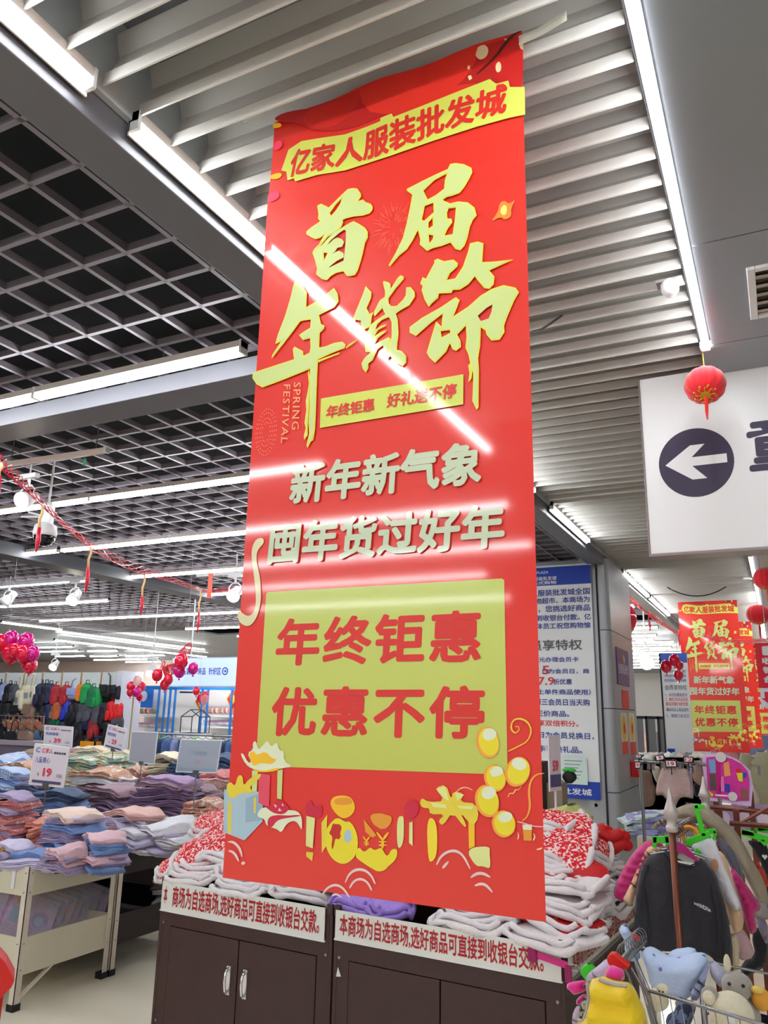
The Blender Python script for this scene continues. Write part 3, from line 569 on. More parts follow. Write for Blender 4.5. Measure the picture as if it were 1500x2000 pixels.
# dim white cover between the two aisle strips
# ------------------------------------------------------------- arrow sign box hanging over the aisle
SY = 4.0
sx0, sx1, sz0, sz1 = -0.528, 1.3, 2.39, 3.335
sx0 = P(1248, 738, y=SY).x; sz1 = P(1248, 738, y=SY).z - 0.01; sz0 = P(1268, 1083, y=SY).z
t = thing('hanging_sign', 'large white hanging sign box with dark round left arrow at right', 'sign', (sx0, SY, sz0))
W_, H_ = 2.6, sz1-sz0
MB().box(0, W_, 0, 0.12, 0, H_).build('box_body', m_signwhite, t, bevel=0.004)
MB().box(-0.006, W_+.006, -0.006, 0.126, -0.012, 0.0).build('bottom_frame', mat('grey_alu', (140,132,132), 0.35, metal=0.5), t)
MB().box(-0.006, 0, -0.006, 0.126, 0, H_).build('side_frame', mat('grey_alu', (140,132,132), 0.35, metal=0.5), t)
ca = P(1359, 903, y=SY); cx, cz = ca.x-sx0, ca.z-sz0
r = (P(1433,905,y=SY).x-P(1285,905,y=SY).x)/2
flat('arrow_disc', [[(cx+r*math.cos(2*PI*i/48), cz+r*1.02*math.sin(2*PI*i/48)) for i in range(48)]], m_navy, t, -0.001, depth=0.001)
ar = [(-.82,0),(-.12,.52),(.27,.52),(-.10,.16),(.82,.16),(.82,-.10),(-.10,-.10),(.27,-.50),(-.12,-.50)]
flat('arrow_mark', [[(cx+r*x, cz+r*z) for x, z in ar]], m_signwhite, t, -0.0022, depth=0.001)
z0_, z1_ = cz-r*0.50, cz+r*1.12
text_box('lettering', '童装区', cx+r*1.36, cx+r*1.36+0.9, z0_, z1_, m_navy, t, -0.001, bold=0.03)
for x in (0.47, 2.0):
    MB().tube([(x, 0.06, H_), (x, 0.06, 3.29-sz0)], 0.012, 10).build('hanger_tube', m_chrome, t, smooth=True)
    MB().lathe([(0.036, 0), (0.036, 0.006), (0.014, 0.012)], (x, 0.06, 3.278-sz0), 16).build('flange', m_chrome, t)

# ------------------------------------------------------------- lanterns
def lantern(loc, R, label, tilt=0.0):
    t = thing('paper_lantern', label, 'lantern', loc); t.rotation_euler = (tilt, 0, 0)
    dn = Matrix.Rotation(-tilt, 3, 'X') @ Vector((0,0,-1)); bp = Vector((0,0,-R*.9))
    mb = MB(); nl = 12
    def fn(u, v):
        a = 2*PI*u; th = PI*(0.06+0.88*v); lob = 1-0.055*(1-abs(math.cos(a*nl/2)))**1.5
        rr = R*math.sin(th)**0.8*lob
        return (rr*math.cos(a), rr*math.sin(a), R*0.86*math.cos(th))
    mb.surf(fn, 72, 18, True).build('lantern_body', mat('lantern_red_flock', (226,10,34), 0.75, sheen=0.4), t, smooth=True)
    MB().lathe([(R*.22,R*.80),(R*.26,R*.86),(R*.10,R*.92)], (0,0,0), 16).build('top_cap', mat('gold_foil', (205,158,30), 0.35, metal=0.6), t)
    g = MB().lathe([(R*.20,-R*.80),(R*.25,-R*.88),(R*.08,-R*.93)], (0,0,0), 16)
    for k in range(8):
        a = 2*PI*k/8
        g.tube([(R*.2*math.cos(a), R*.2*math.sin(a), -R*.84), (R*.42*math.cos(a), R*.42*math.sin(a), -R*.80), (R*.50*math.cos(a+.16), R*.50*math.sin(a+.16), -R*.72), (R*.42*math.cos(a+.3), R*.42*math.sin(a+.3), -R*.80)], R*.035, 6)
        g.ell((R*.52*math.cos(a+.35), R*.52*math.sin(a+.35), -R*.74), (R*.07,R*.07,R*.07), 8, 5)
    g.build('gold_rosette', mat('gold_foil', (205,158,30), 0.35, metal=0.6), t)
    MB().tube([bp, bp+dn*R*.3+Vector((.002,0,0)), bp+dn*R*.8, bp+dn*R*1.25], [R*.05,R*.09,R*.08,R*.03], 8).build('tassel', mat('tassel_red', (224,40,24), 0.7), t)
    MB().tube([Vector((0,0,R*.9)), Vector((0,0,R*.9))-dn*R*1.4], 0.0025, 6).build('cord', mat('yellow_cord', (214,200,60), 0.6), t)
    return t
lp = P(1377, 752, y=3.66)
L1 = lantern(tuple(lp), 0.092, 'larger red lobed lantern hanging in front of the white arrow sign', -0.55)
# stretch its cord to the lamp end
for c in kids(L1):
    if c.name.startswith('cord'): c.scale = (1, 1, 1.0)
lantern(tuple(P(1481, 1200, y=9.6)), 0.125, 'small distant red lantern near the right edge under the far strip light')
lantern(tuple(P(1497, 1130, y=7.6)), 0.11, 'red hanging lantern cut by the right edge below the arrow sign')

# ------------------------------------------------------------- ceiling vent at the right edge
v0, v1 = P(1457, 522, z=3.29), P(1467, 620, z=3.29)
t = thing('air_vent', 'square white air vent with slanted louvres in the grey ceiling panels', 'vent', (v0.x, v0.y, 3.29))
S_ = v1.y-v0.y
t_f = MB()
for a in ((0,.03,0,S_),(S_-.03,S_,0,S_),(.03,S_-.03,0,.03),(.03,S_-.03,S_-.03,S_)): t_f.box(a[0],a[1],a[2],a[3],-0.014,0)
t_f.build('vent_frame', m_white, t, bevel=0.003)
MB().box(.03, S_-.03, .03, S_-.03, -0.002, 0).build('vent_hole', mat('vent_dark', (70,62,58), 0.8), t)
for k in range(5):
    y = .06+k*(S_-.1)/4.6
    MB().hexa([(.03,y,-.013),(S_-.03,y,-.013),(S_-.03,y+.045,-.001),(.03,y+.045,-.001),(.03,y,-.016),(S_-.03,y,-.016),(S_-.03,y+.045,-.004),(.03,y+.045,-.004)]).build('louvre', mat('louvre_beige', (170,160,150), 0.45), t)

# smoke alarm bracket and cable on the baffles
t = thing('ceiling_detector', 'small white ceiling detector taped between the baffles by the right strip light', 'detector', tuple(P(1308, 555, z=3.31)))
MB().lathe([(0.0,-.055),(0.022,-.05),(0.034,-.03),(0.036,0.0),(0.03,.012)], (0,0,0), 18).build('dome', m_white, t, smooth=True)
MB().box(-.05,.05,-.03,.03,.0,.012).build('base_plate', mat('detector_grey', (120,118,116), 0.5), t)
p0, p1, p2 = P(1040, 648, z=3.30), P(1075, 632, z=3.29), P(1098, 616, z=3.33)
tag(MB().tube([p0, (p0+p1)/2+Vector((0,0,-.008)), p1, p2], 0.005, 6).build('black_cable', m_black), 'short black cable poking from the baffles beside the banner', 'cable')
a, b = P(1303, 1147, z=3.30), P(1418, 1146, z=3.30)
pts = [a+(b-a)*(i/10)+Vector((0,0,-0.12*(1-(i/5-1)**2))) for i in range(11)]
tag(MB().tube(pts, 0.008, 6).build('black_cable', m_black), 'drooping dark cable below the far ceiling, above the small banner', 'cable')
tag(MB().box(-.05,.05,-.02,.02,0,.02).build('cable_anchor', m_white, None, loc=tuple(P(1247,1134,z=3.30))), 'tiny white bracket on the far pale ceiling, left one', 'bracket')
tag(MB().box(-.05,.05,-.02,.02,0,.02).build('cable_anchor', m_white, None, loc=tuple(P(1460,1131,z=3.30))), 'tiny white bracket on the far pale ceiling, beside the right strip light', 'bracket')
# clear tape at the banner's upper corners
mt = mat('clear_tape', (232,230,214), 0.15, alpha=0.35)
for (px, py), rz, lb in (((508, 222), 0.05, 'strip of clear tape at the upper left corner of the big banner'), ((1060, 62), 0.0, 'strip of clear tape at the upper right corner of the big banner')):
    p = P(px, py, y=1.68)
    tag(MB().surf(lambda u, v: (0.13*(u-.5), 0.004*math.sin(4*u), 0.03*(v-.5)+0.02*u), 8, 2).build('clear_tape', mt, None, loc=tuple(p), smooth=True, thick=0.0006), lb, 'tape')
# ------------------------------------------------------------- column with notice board
CYF = 8.6
cxr = -1.585
t = thing('column', 'grey panelled column with rounded corner behind the white notice', 'column', (cxr, CYF, 0)); 
x_edge = P(1187,1099,y=CYF).x
SGM = [(0, 0.80), (0.80, 1.0), (1.0, 2.74), (2.74, 3.3)]
zj = [0.0, P(1206,1549,y=CYF).z, P(1200,1384,y=CYF).z, P(1192,1230,y=CYF).z, 3.3]
for a, b in zip(zj[:-1], zj[1:]):
    prof2 = [(-0.10,0.02),(-0.10,0.0),(-0.05,-0.004)]
    poly = [(-0.115,0.0),(-0.06,0.0)]+[(-0.06+0.06*math.sin(q), 0.06-0.06*math.cos(q)) for q in (.4,.8,1.2,1.57)]+[(0.0,1.35),(-0.115,1.35)]
    MB().prism(poly, a+0.004, b-0.004, 'xy').build('cladding_panel', m_col, t)
MB().box(-0.125,-0.01,0.03,1.34,0,3.3).build('column_core', m_joint, t)
MB().box(-0.30,-0.125,-0.02,1.35,0,3.3).build('side_cladding', m_col, t)
MB().box(-1.25,-0.30,0.06,1.35,0,3.3).build('rear_cladding', m_col, t)
MB().box(-0.13,-0.118,-0.026,-0.0,0,3.3).build('edge_strip', m_joint, t)
MB().lathe([(0.018,0),(0.018,0.01)], (-0.23,-0.02,P(1163,1572,y=CYF).z), 12, 'y').build('wall_button', mat('detector_grey', (120,118,116), 0.5), t)

def quad_board(name, label, cat, pTL, pTR, pBR, pBL, Y, m, thick=0.01):
    """flat board in the plane y=Y through four photographed corners, local frame at its lower left"""
    c = [P(*q, y=Y) for q in (pTL, pTR, pBR, pBL)]
    x0 = (c[0].x+c[3].x)/2; x1 = (c[1].x+c[2].x)/2; z1 = (c[0].z+c[1].z)/2; z0 = (c[2].z+c[3].z)/2
    t = thing(name, label, cat, (x0, Y, z0))
    MB().box(0, x1-x0, 0, thick, 0, z1-z0).build('board', m, t)
    return t, x1-x0, z1-z0
# white member notice beside the column, mostly behind the big banner
Y = CYF-0.06
c0 = P(1152,1103,y=Y); c1 = P(1174,1557,y=Y)
bw = 1.45; z1 = c0.z; z0 = c1.z; x1 = (c0.x+c1.x)/2
t = thing('notice_board', 'tall white notice with blue header and blue Chinese rules beside the column', 'notice', (x1-bw, Y, z0))
hh = z1-z0
MB().box(0,bw,0,.012,0,hh).build('board', m_signwhite, t)
MB().box(-.01,bw+.01,-.004,.016,hh,hh+.02).build('top_edge', m_white, t)
def zz(py): return P(1100, py, y=Y).z-z0
def xx(px, py): return P(px, py, y=Y).x-(x1-bw)
MB().box(0,bw,-.003,0,zz(1142),hh).build('blue_header', m_blue, t)
MB().box(0,bw,-.003,0,zz(1560)+.01,zz(1524)).build('blue_footer', m_blue, t)
def line(s, pxr, py0, py1, m=m_bluetxt, full=None, bold=0.016):
    """right-aligned text line ending at pixel pxr, between pixel rows"""
    hz = zz(py0)-zz(py1); xr = xx(pxr, (py0+py1)/2); n = sum(1.0 if ord(ch) > 255 else 0.55 for ch in s)
    adv = full if full else hz*1.12
    text_box('lettering', s, xr-n*adv, xr, zz(py1), zz(py0), m, t, -.004, bold=bold)
line('亿家人 PLAZA', 1071, 1112, 1119, m_white); line('亿家人服装批发城', 1087, 1124, 1132, m_white); line('打造中国一站式购物', 1087, 1133, 1140, m_white, 0.07)
line('亿家人服装批发城全国', 1152, 1150, 1163); line('连锁购物超市、本商场为', 1152, 1166, 1178); line('自选商场，您挑选好商品', 1153, 1182, 1195)
line('直接到收银台付款。亿', 1154, 1200, 1212); line('家人全体员工祝您购物愉', 1154, 1216, 1228)
line('会员享特权', 1137, 1249, 1270, mat('print_dark_grey', (90,90,94), 0.5), 0.145, 0.02)
line('元办理会员卡', 1130, 1283, 1293, m_bluetxt, 0.072); line('日为会员日，商', 1151, 1306, 1316, m_bluetxt, 0.072)
m_rt = mat('print_bright_red', (222,40,44), 0.5)
line('15', 1073, 1300, 1317, m_rt, 0.13); line('7.9', 1083, 1322, 1338, m_rt, 0.11); line('折优惠', 1117, 1326, 1337)
line('以上单件商品使用）', 1154, 1346, 1357, m_bluetxt, 0.072); line('每周三会员日当天购', 1152, 1365, 1378, m_bluetxt, 0.074)
line('买正价商品。', 1112, 1388, 1400, m_bluetxt, 0.074); line('可享双倍积分。', 1130, 1407, 1419, m_rt, 0.074)
line('5日为会员兑换日，', 1160, 1430, 1443, m_bluetxt, 0.074); line('会员卡可换礼品。', 1137, 1457, 1470, m_bluetxt, 0.08)
line('亿家人服装批发城', 1156, 1538, 1551, m_white, 0.105, 0.02)
t, w_, h_ = quad_board('notice_sheet', 'pale green paper sheet taped low on the white notice', 'paper', (1098,1479),(1146,1479),(1148,1532),(1100,1532), Y-.02, mat('pale_green_paper', (206,226,220), 0.6), .002)
for k in range(6): MB().box(.02,w_-.05-.02*(k%3),-.001,0,h_*(.85-.13*k),h_*(.85-.13*k)+.008).build('printed_line', mat('print_grey_text', (130,140,150), 0.6), t)
# purple plate, red stickers, red call box on the aisle side of the column
def side_plate(name, label, cat, py0, py1, px0, px1, m, yoff=0.0):
    X = cxr+0.001
    a = P(px0, py0, x=X); b = P(px1, py0, x=X); c = P(px0, py1, x=X)
    return a, b, c
SX = cxr
def side_board(name, label, cat, ya, yb, za, zb, m, th=.012):
    t = thing(name, label, cat, (SX, ya, za))
    MB().box(0, th, 0, yb-ya, 0, zb-za).build('board', m, t); return t
ya = CYF+0.22
def SZ(px, py, y): return P(px, py, y=y).z
t = side_board('purple_plate', 'purple plaque with gold emblem high on the column side', 'plaque', ya, ya+.72, SZ(1205,1336,ya), SZ(1205,1263,ya), mat('plaque_purple', (92,52,110), 0.35))
hh = SZ(1205,1263,ya)-SZ(1205,1336,ya)
MB().ell((.014,.40,hh*.72),(.003,.07,.05),12,6).build('gold_emblem', mat('gold_foil', (205,158,30), 0.35, metal=0.6), t)
me = text_mesh('信誉保证单位'); 
for v in me.vertices:
    x_, y_ = v.co.x, v.co.y; v.co = (.0135, .06+x_*.10, hh*.33+y_*.12)
me.materials.clear(); me.materials.append(m_white); link('lettering', me, t)
ys_ = CYF+0.45
t = side_board('red_sticker', 'small red sticker below the purple plaque', 'sticker', ys_, ys_+.42, SZ(1222,1384,ys_), SZ(1222,1347,ys_), mat('sticker_red', (226,60,44), 0.5), .004)
for k, (yy, lb) in enumerate([(CYF+.30,'left of two yellow and red payment stickers on the column side'),(CYF+.80,'right of two yellow and red payment stickers on the column side')]):
    z_a, z_b = SZ(1218,1474,yy), SZ(1218,1392,yy)
    t = side_board('payment_sticker', lb, 'sticker', yy, yy+.36, z_a, z_b, mat('sticker_cream', (226,214,190), 0.5), .004)
    t['group'] = 'payment stickers'
    MB().ell((.005,.18,(z_b-z_a)*.62),(.002,.13,.14),16,8).build('yellow_disc', mat('sticker_yellow', (232,190,40), 0.5), t)
    MB().ell((.008,.18,(z_b-z_a)*.62),(.002,.06,.06),12,6).build('red_mark', mat('sticker_red', (226,60,44), 0.5), t)
    MB().box(.004,.006,0,.36,0,(z_b-z_a)*.3).build('red_base', mat('sticker_red', (226,60,44), 0.5), t)
yy = CYF+0.75
t = thing('call_box', 'small red alarm call box on the column side', 'alarm', (SX, yy, SZ(1236,1518,yy)))
MB().box(0,.09,0,.30,0,.17).build('box_body', mat('alarm_red', (206,24,30), 0.4), t, bevel=.01)
MB().box(.09,.094,.08,.22,.05,.12).build('button_plate', m_white, t)
# ------------------------------------------------------------- display tables of the left hall
def leg_mb(x, y, h, sx, sy, w=0.04):
    mb = MB(); th = 0.004
    mb.box(min(x, x+sx*w), max(x, x+sx*w), min(y, y+sy*th), max(y, y+sy*th), 0.03, h)
    mb.box(min(x, x+sx*th), max(x, x+sx*th), min(y, y+sy*w), max(y, y+sy*w), 0.03, h)
    return mb
def display_table(name, label, x0, x1, y0, y1, m, ml, z_top=0.72, rim=0.15, low=0.17, lowtop=0.36, foot=True, brace=True, group=None):
    t = thing(name, label, 'table', (x0, y0, 0), 0, group); W, D = x1-x0, y1-y0
    for nm, b in (('front_panel',(0.004,W-.004,0.002,0.012)),('back_panel',(0.004,W-.004,D-.012,D-.002)),('side_panel',(W-.012,W-.002,0.012,D-.012)),('side_panel',(0.002,.012,0.012,D-.012))):
        MB().box(*b, z_top-rim, z_top).build(nm, m, t)
        MB().box(*b, low, lowtop).build(nm, m, t)
    MB().box(.012,W-.012,.012,D-.012,z_top-rim+.005,z_top-rim+.02).build('upper_tray', m, t)
    MB().box(.012,W-.012,.012,D-.012,low+.02,low+.035).build('lower_tray', m, t)
    for x, y, sx, sy in ((0,0,1,1),(W,0,-1,1),(0,D,1,-1),(W,D,-1,-1)):
        l = leg_mb(x+(-.003*sx), y+(-.003*sy), z_top+.004, sx, sy).build('leg', ml, t)
        MB().box(min(x-.006*sx,x+.045*sx), max(x-.006*sx,x+.045*sx), min(y-.006*sy,y+.045*sy), max(y-.006*sy,y+.045*sy), 0, .035).build('foot', m_black, l)
        rv = MB()
        for z in (z_top-.03, z_top-rim+.02, lowtop-.03, low+.03):
            yy_ = y+sy*.02; xx_ = x-.003*sx-.001*sx
            rv.lathe([(.004,-.002),(.004,.002)], (xx_, yy_, z), 8, 'x')
            rv.lathe([(.004,-.002),(.004,.002)], (x+sx*.02, y-.004*sy, z), 8, 'y')
        o = rv.build('rivets', m_steel, l); o['kind'] = 'stuff'
    return t
T1 = display_table('display_table', 'beige metal two-tier table with toy cards on its lower shelf', -5.9, -3.87, 3.38, 4.05, m_beige, m_beigeleg)
MB().hexa([(2.03-.03,.02,.03),(2.03-.01,.02,.03),(2.03-.01,.3,.19),(2.03-.03,.3,.19),(2.03-.03,.02,.045),(2.03-.01,.02,.045),(2.03-.01,.3,.205),(2.03-.03,.3,.205)]).build('corner_brace', m_beigeleg, T1)
MB().box(1.90,1.925,-.004,.0,.60,.70).build('white_label', m_white, T1)
T2 = display_table('display_table', 'dark brown two-tier table with cream legs behind the beige one', -5.9, -3.865, 4.07, 4.87, m_brownd, m_beigeleg, lowtop=0.34)
T3 = display_table('display_table', 'far dark table under the purple and mauve stacks', -7.4, -4.25, 5.25, 6.35, m_brownd, m_beigeleg)
T4 = display_table('display_table', 'far dark table under the cream and white print piles', -9.6, -5.2, 6.42, 7.75, m_brownd, m_beigeleg)
T5 = display_table('display_table', 'dark table at the left edge behind the beige one', -8.6, -6.1, 4.07, 4.87, m_brownd, m_beigeleg)

# ------------------------------------------------------------- folded garments
def fold_mesh(nm, m, w=0.30, d=0.24, h=0.02, seed=0.0, amp=1.0):
    """a garment folded in two: wavy top, rounded fold at the front, three edges of cloth"""
    mb = MB(); rg = random.Random(int(seed*100)); L_ = 3; t_ = h/L_
    prof = []; lay = []
    for i in range(L_):                      # front lips, top to bottom
        f_ = -d/2+rg.uniform(-.008,.014); z1 = h-i*t_
        prof += [(f_+.012, z1-.0002), (f_+.002, z1-t_*.18), (f_, z1-t_*.5), (f_+.003, z1-t_*.85)]; lay += [i]*4
        if i < L_-1: prof.append((f_+.022, z1-t_)); lay.append(i)
    prof.append((-d*.1, 0)); lay.append(L_-1)
    for i in reversed(range(L_)):            # back lips, bottom to top
        f_ = d/2+rg.uniform(-.014,.008); z1 = h-i*t_
        prof += [(f_-.004, z1-t_*.85), (f_, z1-t_*.5), (f_-.002, z1-t_*.15)]; lay += [i]*3
        if i > 0: prof.append((f_-.02, z1)); lay.append(i)
    prof += [(d*.28, h+.002), (d*.05, h+.003), (-d*.22, h+.002)]; lay += [0]*3
    sx_ = [1+rg.uniform(-.06,.05) for _ in range(L_)]
    k = len(prof)
    def fn(u, v):
        q_ = int(round(u*k)) % k; y, z = prof[q_]; x = (v-.5)*w*sx_[lay[q_]]
        e = abs(v-.5)*2
        nn = noise.noise(Vector((x*8+seed, y*8, seed*1.7))); n2 = noise.noise(Vector((x*22+seed, y*16, z*60+seed)))
        th = seed*1.3; wv = math.sin(46*(x*math.cos(th)+y*math.sin(th))+5*nn)
        zz_ = z + amp*(0.016*nn+0.004*n2) - 0.016*e**2.2 + 0.0028*wv*(1 if z > h*.4 else .3)
        n3 = noise.noise(Vector((x*30+seed*2, z*90+seed, 4.0)))
        return (x*(1-0.02*abs(n2))+0.01*noise.noise(Vector((y*14, z*70, seed))), y+0.020*nn*amp+0.010*n3*(1 if y < 0 else .5), zz_)
    mb.surf(fn, k, 18, True)
    # side caps
    for v in (0, 18):
        mb.f.append([v*k+i for i in range(k)]); mb.mi.append(0)
    return mb.mesh(nm, m, True)
FAB = {}
def fabric(c, pat=None, c2=None, sc=30, thr=.5):
    k = (c, pat, c2, sc)
    if k not in FAB: FAB[k] = mat('cloth_%d' % len(FAB), c, 0.9, var=0.10, vscale=14, bump=0.75, bscale=26, sheen=0.15, col2=c2, pat=pat, pscale=sc, thr=thr)
    return FAB[k]
_FM = {}
def fmesh(m, i):
    k = (m.name, i)
    if k not in _FM: _FM[k] = fold_mesh('folded_garment', m, h=0.022, seed=i*3.7+1)
    return _FM[k]
def stack(px, py, Y, zb, w, d, h, mats_, label, group, rz=0.0, dz=0.0, jit=0.03, name='folded_shirt', cat='shirt', top=None, lean=0.0):
    h *= 1.2 if Y < 5 else 1.5
    p = P(px, py, y=Y); n = max(1, int(round((p.z-zb)/h)))
    for k in range(n):
        m = mats_[random.randrange(len(mats_))]
        if top and k == n-1: m = top
        lb = label if n < 3 else '%s, %s' % (label, 'lowest' if k == 0 else ORD[min(k, 29)]+' up')
        o = link(name, fmesh(m, random.randrange(4)), None, (p.x+random.uniform(-jit,jit)*.6, Y+random.uniform(-jit,jit)+lean*k/n, zb+k*h))
        s_ = 1.0-.16*k/n
        o.rotation_euler = (random.uniform(-.03,.03), random.uniform(-.05,.05), rz+random.uniform(-.24,.24))
        o.scale = (w/.30*random.uniform(.98,1.2)*s_, d/.24*random.uniform(.98,1.15)*s_, h/.022*1.05*(1.2 if k == n-1 else 1))
        if k == n-1 and n > 1: tag(o, label.replace('folded', 'topmost folded', 1), cat, group)
        else: tag(o, lb, cat, group)
pk, lav, plv, pch, blu, wht = fabric((226,186,196)), fabric((176,160,196)), fabric((204,196,224)), fabric((228,150,130)), fabric((120,150,206)), fabric((232,230,238))
crm, mau, pur, gry, tan, navy = fabric((236,222,196)), fabric((156,126,140)), fabric((140,112,148)), fabric((150,142,132)), fabric((196,160,130)), fabric((64,84,120))
flo = fabric((236,226,214), 'noise', (200,140,120), 34, .56); bst = fabric((206,216,232), 'wave', (120,150,206), 18); yfl = fabric((236,224,184), 'noise', (150,180,170), 22, .58)
wfl = fabric((236,238,236), 'noise', (196,150,120), 28, .62); brn = fabric((120,84,76), 'noise', (150,110,96), 60); pkp = fabric((232,196,190), 'noise', (206,120,120), 40, .6)
z7 = 0.705
stack(22,1548,3.80,z7,.30,.26,.021,[pk,lav,pkp,pch],'pink folded vest in the left pile on the beige table','vests on the beige table', .2)
stack(85,1600,3.92,z7,.16,.24,.02,[pch,pch,pk],'orange-pink folded vest wedged between the two big vest piles','vests on the beige table', .6)
stack(20,1648,3.53,z7,.30,.22,.02,[plv,lav,pk],'pale lilac folded vest at the front left corner of the beige table','vests on the beige table', -.1, top=plv)
stack(80,1668,3.50,z7,.30,.20,.02,[blu,plv],'light blue folded vest lying at the front edge of the beige table','vests on the beige table', .1, top=blu)
stack(150,1578,3.78,z7,.31,.26,.021,[lav,plv,pk,pch,blu,lav],'lilac folded vest in the right pile on the beige table','vests on the beige table', -.12, top=fabric((236,208,196)))
stack(135,1652,3.52,z7,.18,.20,.02,[lav,pk,lav],'mauve folded vest low in front of the right pile','vests on the beige table', .1)
stack(205,1632,3.70,z7,.24,.22,.02,[plv,lav,pk,blu],'crumpled lilac folded vest at the right end of the beige table','vests on the beige table', -.3)
stack(262,1585,4.36,z7,.40,.30,.026,[lav,pk,plv],'peach folded shirt on the dark brown table','shirts on the dark brown table', -.2, top=fabric((232,186,176)))
stack(262,1622,4.22,z7,.30,.30,.024,[plv,wht],'pale lilac folded shirt at the front of the dark brown table','shirts on the dark brown table', .1, top=wht)
stack(322,1608,4.40,z7,.42,.36,.026,[plv,wht,lav],'white lilac folded shirt spread at the right end of the brown table','shirts on the dark brown table', -.1, top=wht)
stack(358,1622,4.62,z7,.34,.34,.024,[plv,wht],'white folded shirt overhanging the brown table corner','shirts on the dark brown table', .3, top=wht)
stack(120,1548,4.42,z7,.34,.30,.022,[navy,blu],'blue folded shirt behind the post of the 19 price board','blue shirts', .3)
stack(70,1530,4.6,z7,.34,.30,.022,[navy,lav],'navy folded shirt behind the left vest pile','blue shirts', 0)
stack(10,1505,4.5,z7,.34,.30,.024,[blu,bst],'blue and white striped folded shirt at the left edge','blue shirts', .1, top=bst)
stack(55,1492,5.6,z7,.50,.36,.026,[wfl,wht],'white print folded shirt behind the 19 price board','white print shirts', -.2, top=wfl)
stack(12,1478,5.7,z7,.40,.36,.026,[blu,wht],'pale blue patterned folded shirt at the left edge, far table','white print shirts', .2, top=bst)
stack(205,1508,5.75,z7,.52,.34,.024,[wht,mau,lav],'white drawing print folded shirt left of the mauve stack','white print shirts', .2, top=wfl)
stack(228,1535,5.42,z7,.46,.30,.022,[mau,lav,pur],'mauve folded shirt in the wide stack left of the purple one','purple stacks', -.15, top=mau)
stack(275,1545,5.45,z7,.30,.30,.022,[pur,mau],'dusky purple folded shirt between the mauve and purple stacks','purple stacks', .2)
stack(335,1520,5.50,z7,.46,.34,.022,[pur,pur,mau],'purple folded shirt in the tall stack before the large blank board','purple stacks', .1, top=fabric((170,138,180)))
stack(395,1540,5.8,z7,.30,.30,.022,[pur,mau],'purple folded shirt in the stack beside the brown knits','purple stacks', -.1)
stack(422,1530,6.1,z7,.36,.30,.024,[brn],'brown knitted folded top beside the left edge of the banner','brown knits', 0)
stack(405,1568,5.35,z7,.34,.26,.024,[flo],'floral cream folded blouse by the left edge of the banner','floral blouses', .2)
stack(430,1508,6.2,z7,.34,.30,.024,[pk],'rose folded top on the brown knits by the banner','brown knits', 0, top=pkp)
stack(160,1478,7.1,z7,.60,.40,.026,[crm,yfl],'cream yellow print folded top in the far pile','cream print tops', .1, top=yfl)
stack(215,1472,7.25,z7,.60,.40,.026,[yfl,flo],'pale green floral folded top in the far pile','cream print tops', -.2, top=yfl)
stack(265,1500,7.0,z7,.46,.36,.026,[crm,flo],'pale peach floral folded top before the blank grey board','cream print tops', .2, top=flo)
stack(128,1490,7.0,z7,.40,.36,.026,[crm],'plain cream folded top in the far pile','cream print tops', .1)
stack(330,1472,7.2,z7,.36,.40,.026,[gry,crm],'beige grey folded sweater stacked right of the blank grey board','beige sweaters', .35, top=crm)
stack(360,1492,7.1,z7,.30,.30,.024,[navy],'dark blue folded jeans behind the large blank board','dark jeans', 0)
stack(400,1486,7.3,z7,.34,.30,.024,[navy,blu],'blue folded jeans right of the large blank board','dark jeans', .1)
stack(435,1478,7.4,z7,.34,.30,.024,[navy],'navy folded jeans touching the edge of the banner','dark jeans', .1)
for i in range(5):
    stack(75+i*38,1465-(i % 2)*5,7.3,z7,.40,.3,.026,[wht,crm,pk],'pale folded top in rear row, %s pile from left' % ORD[i],'pale rear tops', .1*i)

# garments on lower shelf of the dark tables
stack(345,1708,4.72,.225,.22,.20,.024,[gry,wht],'pale grey folded cloth on the lower shelf of the brown table','lower shelf cloths', .2)
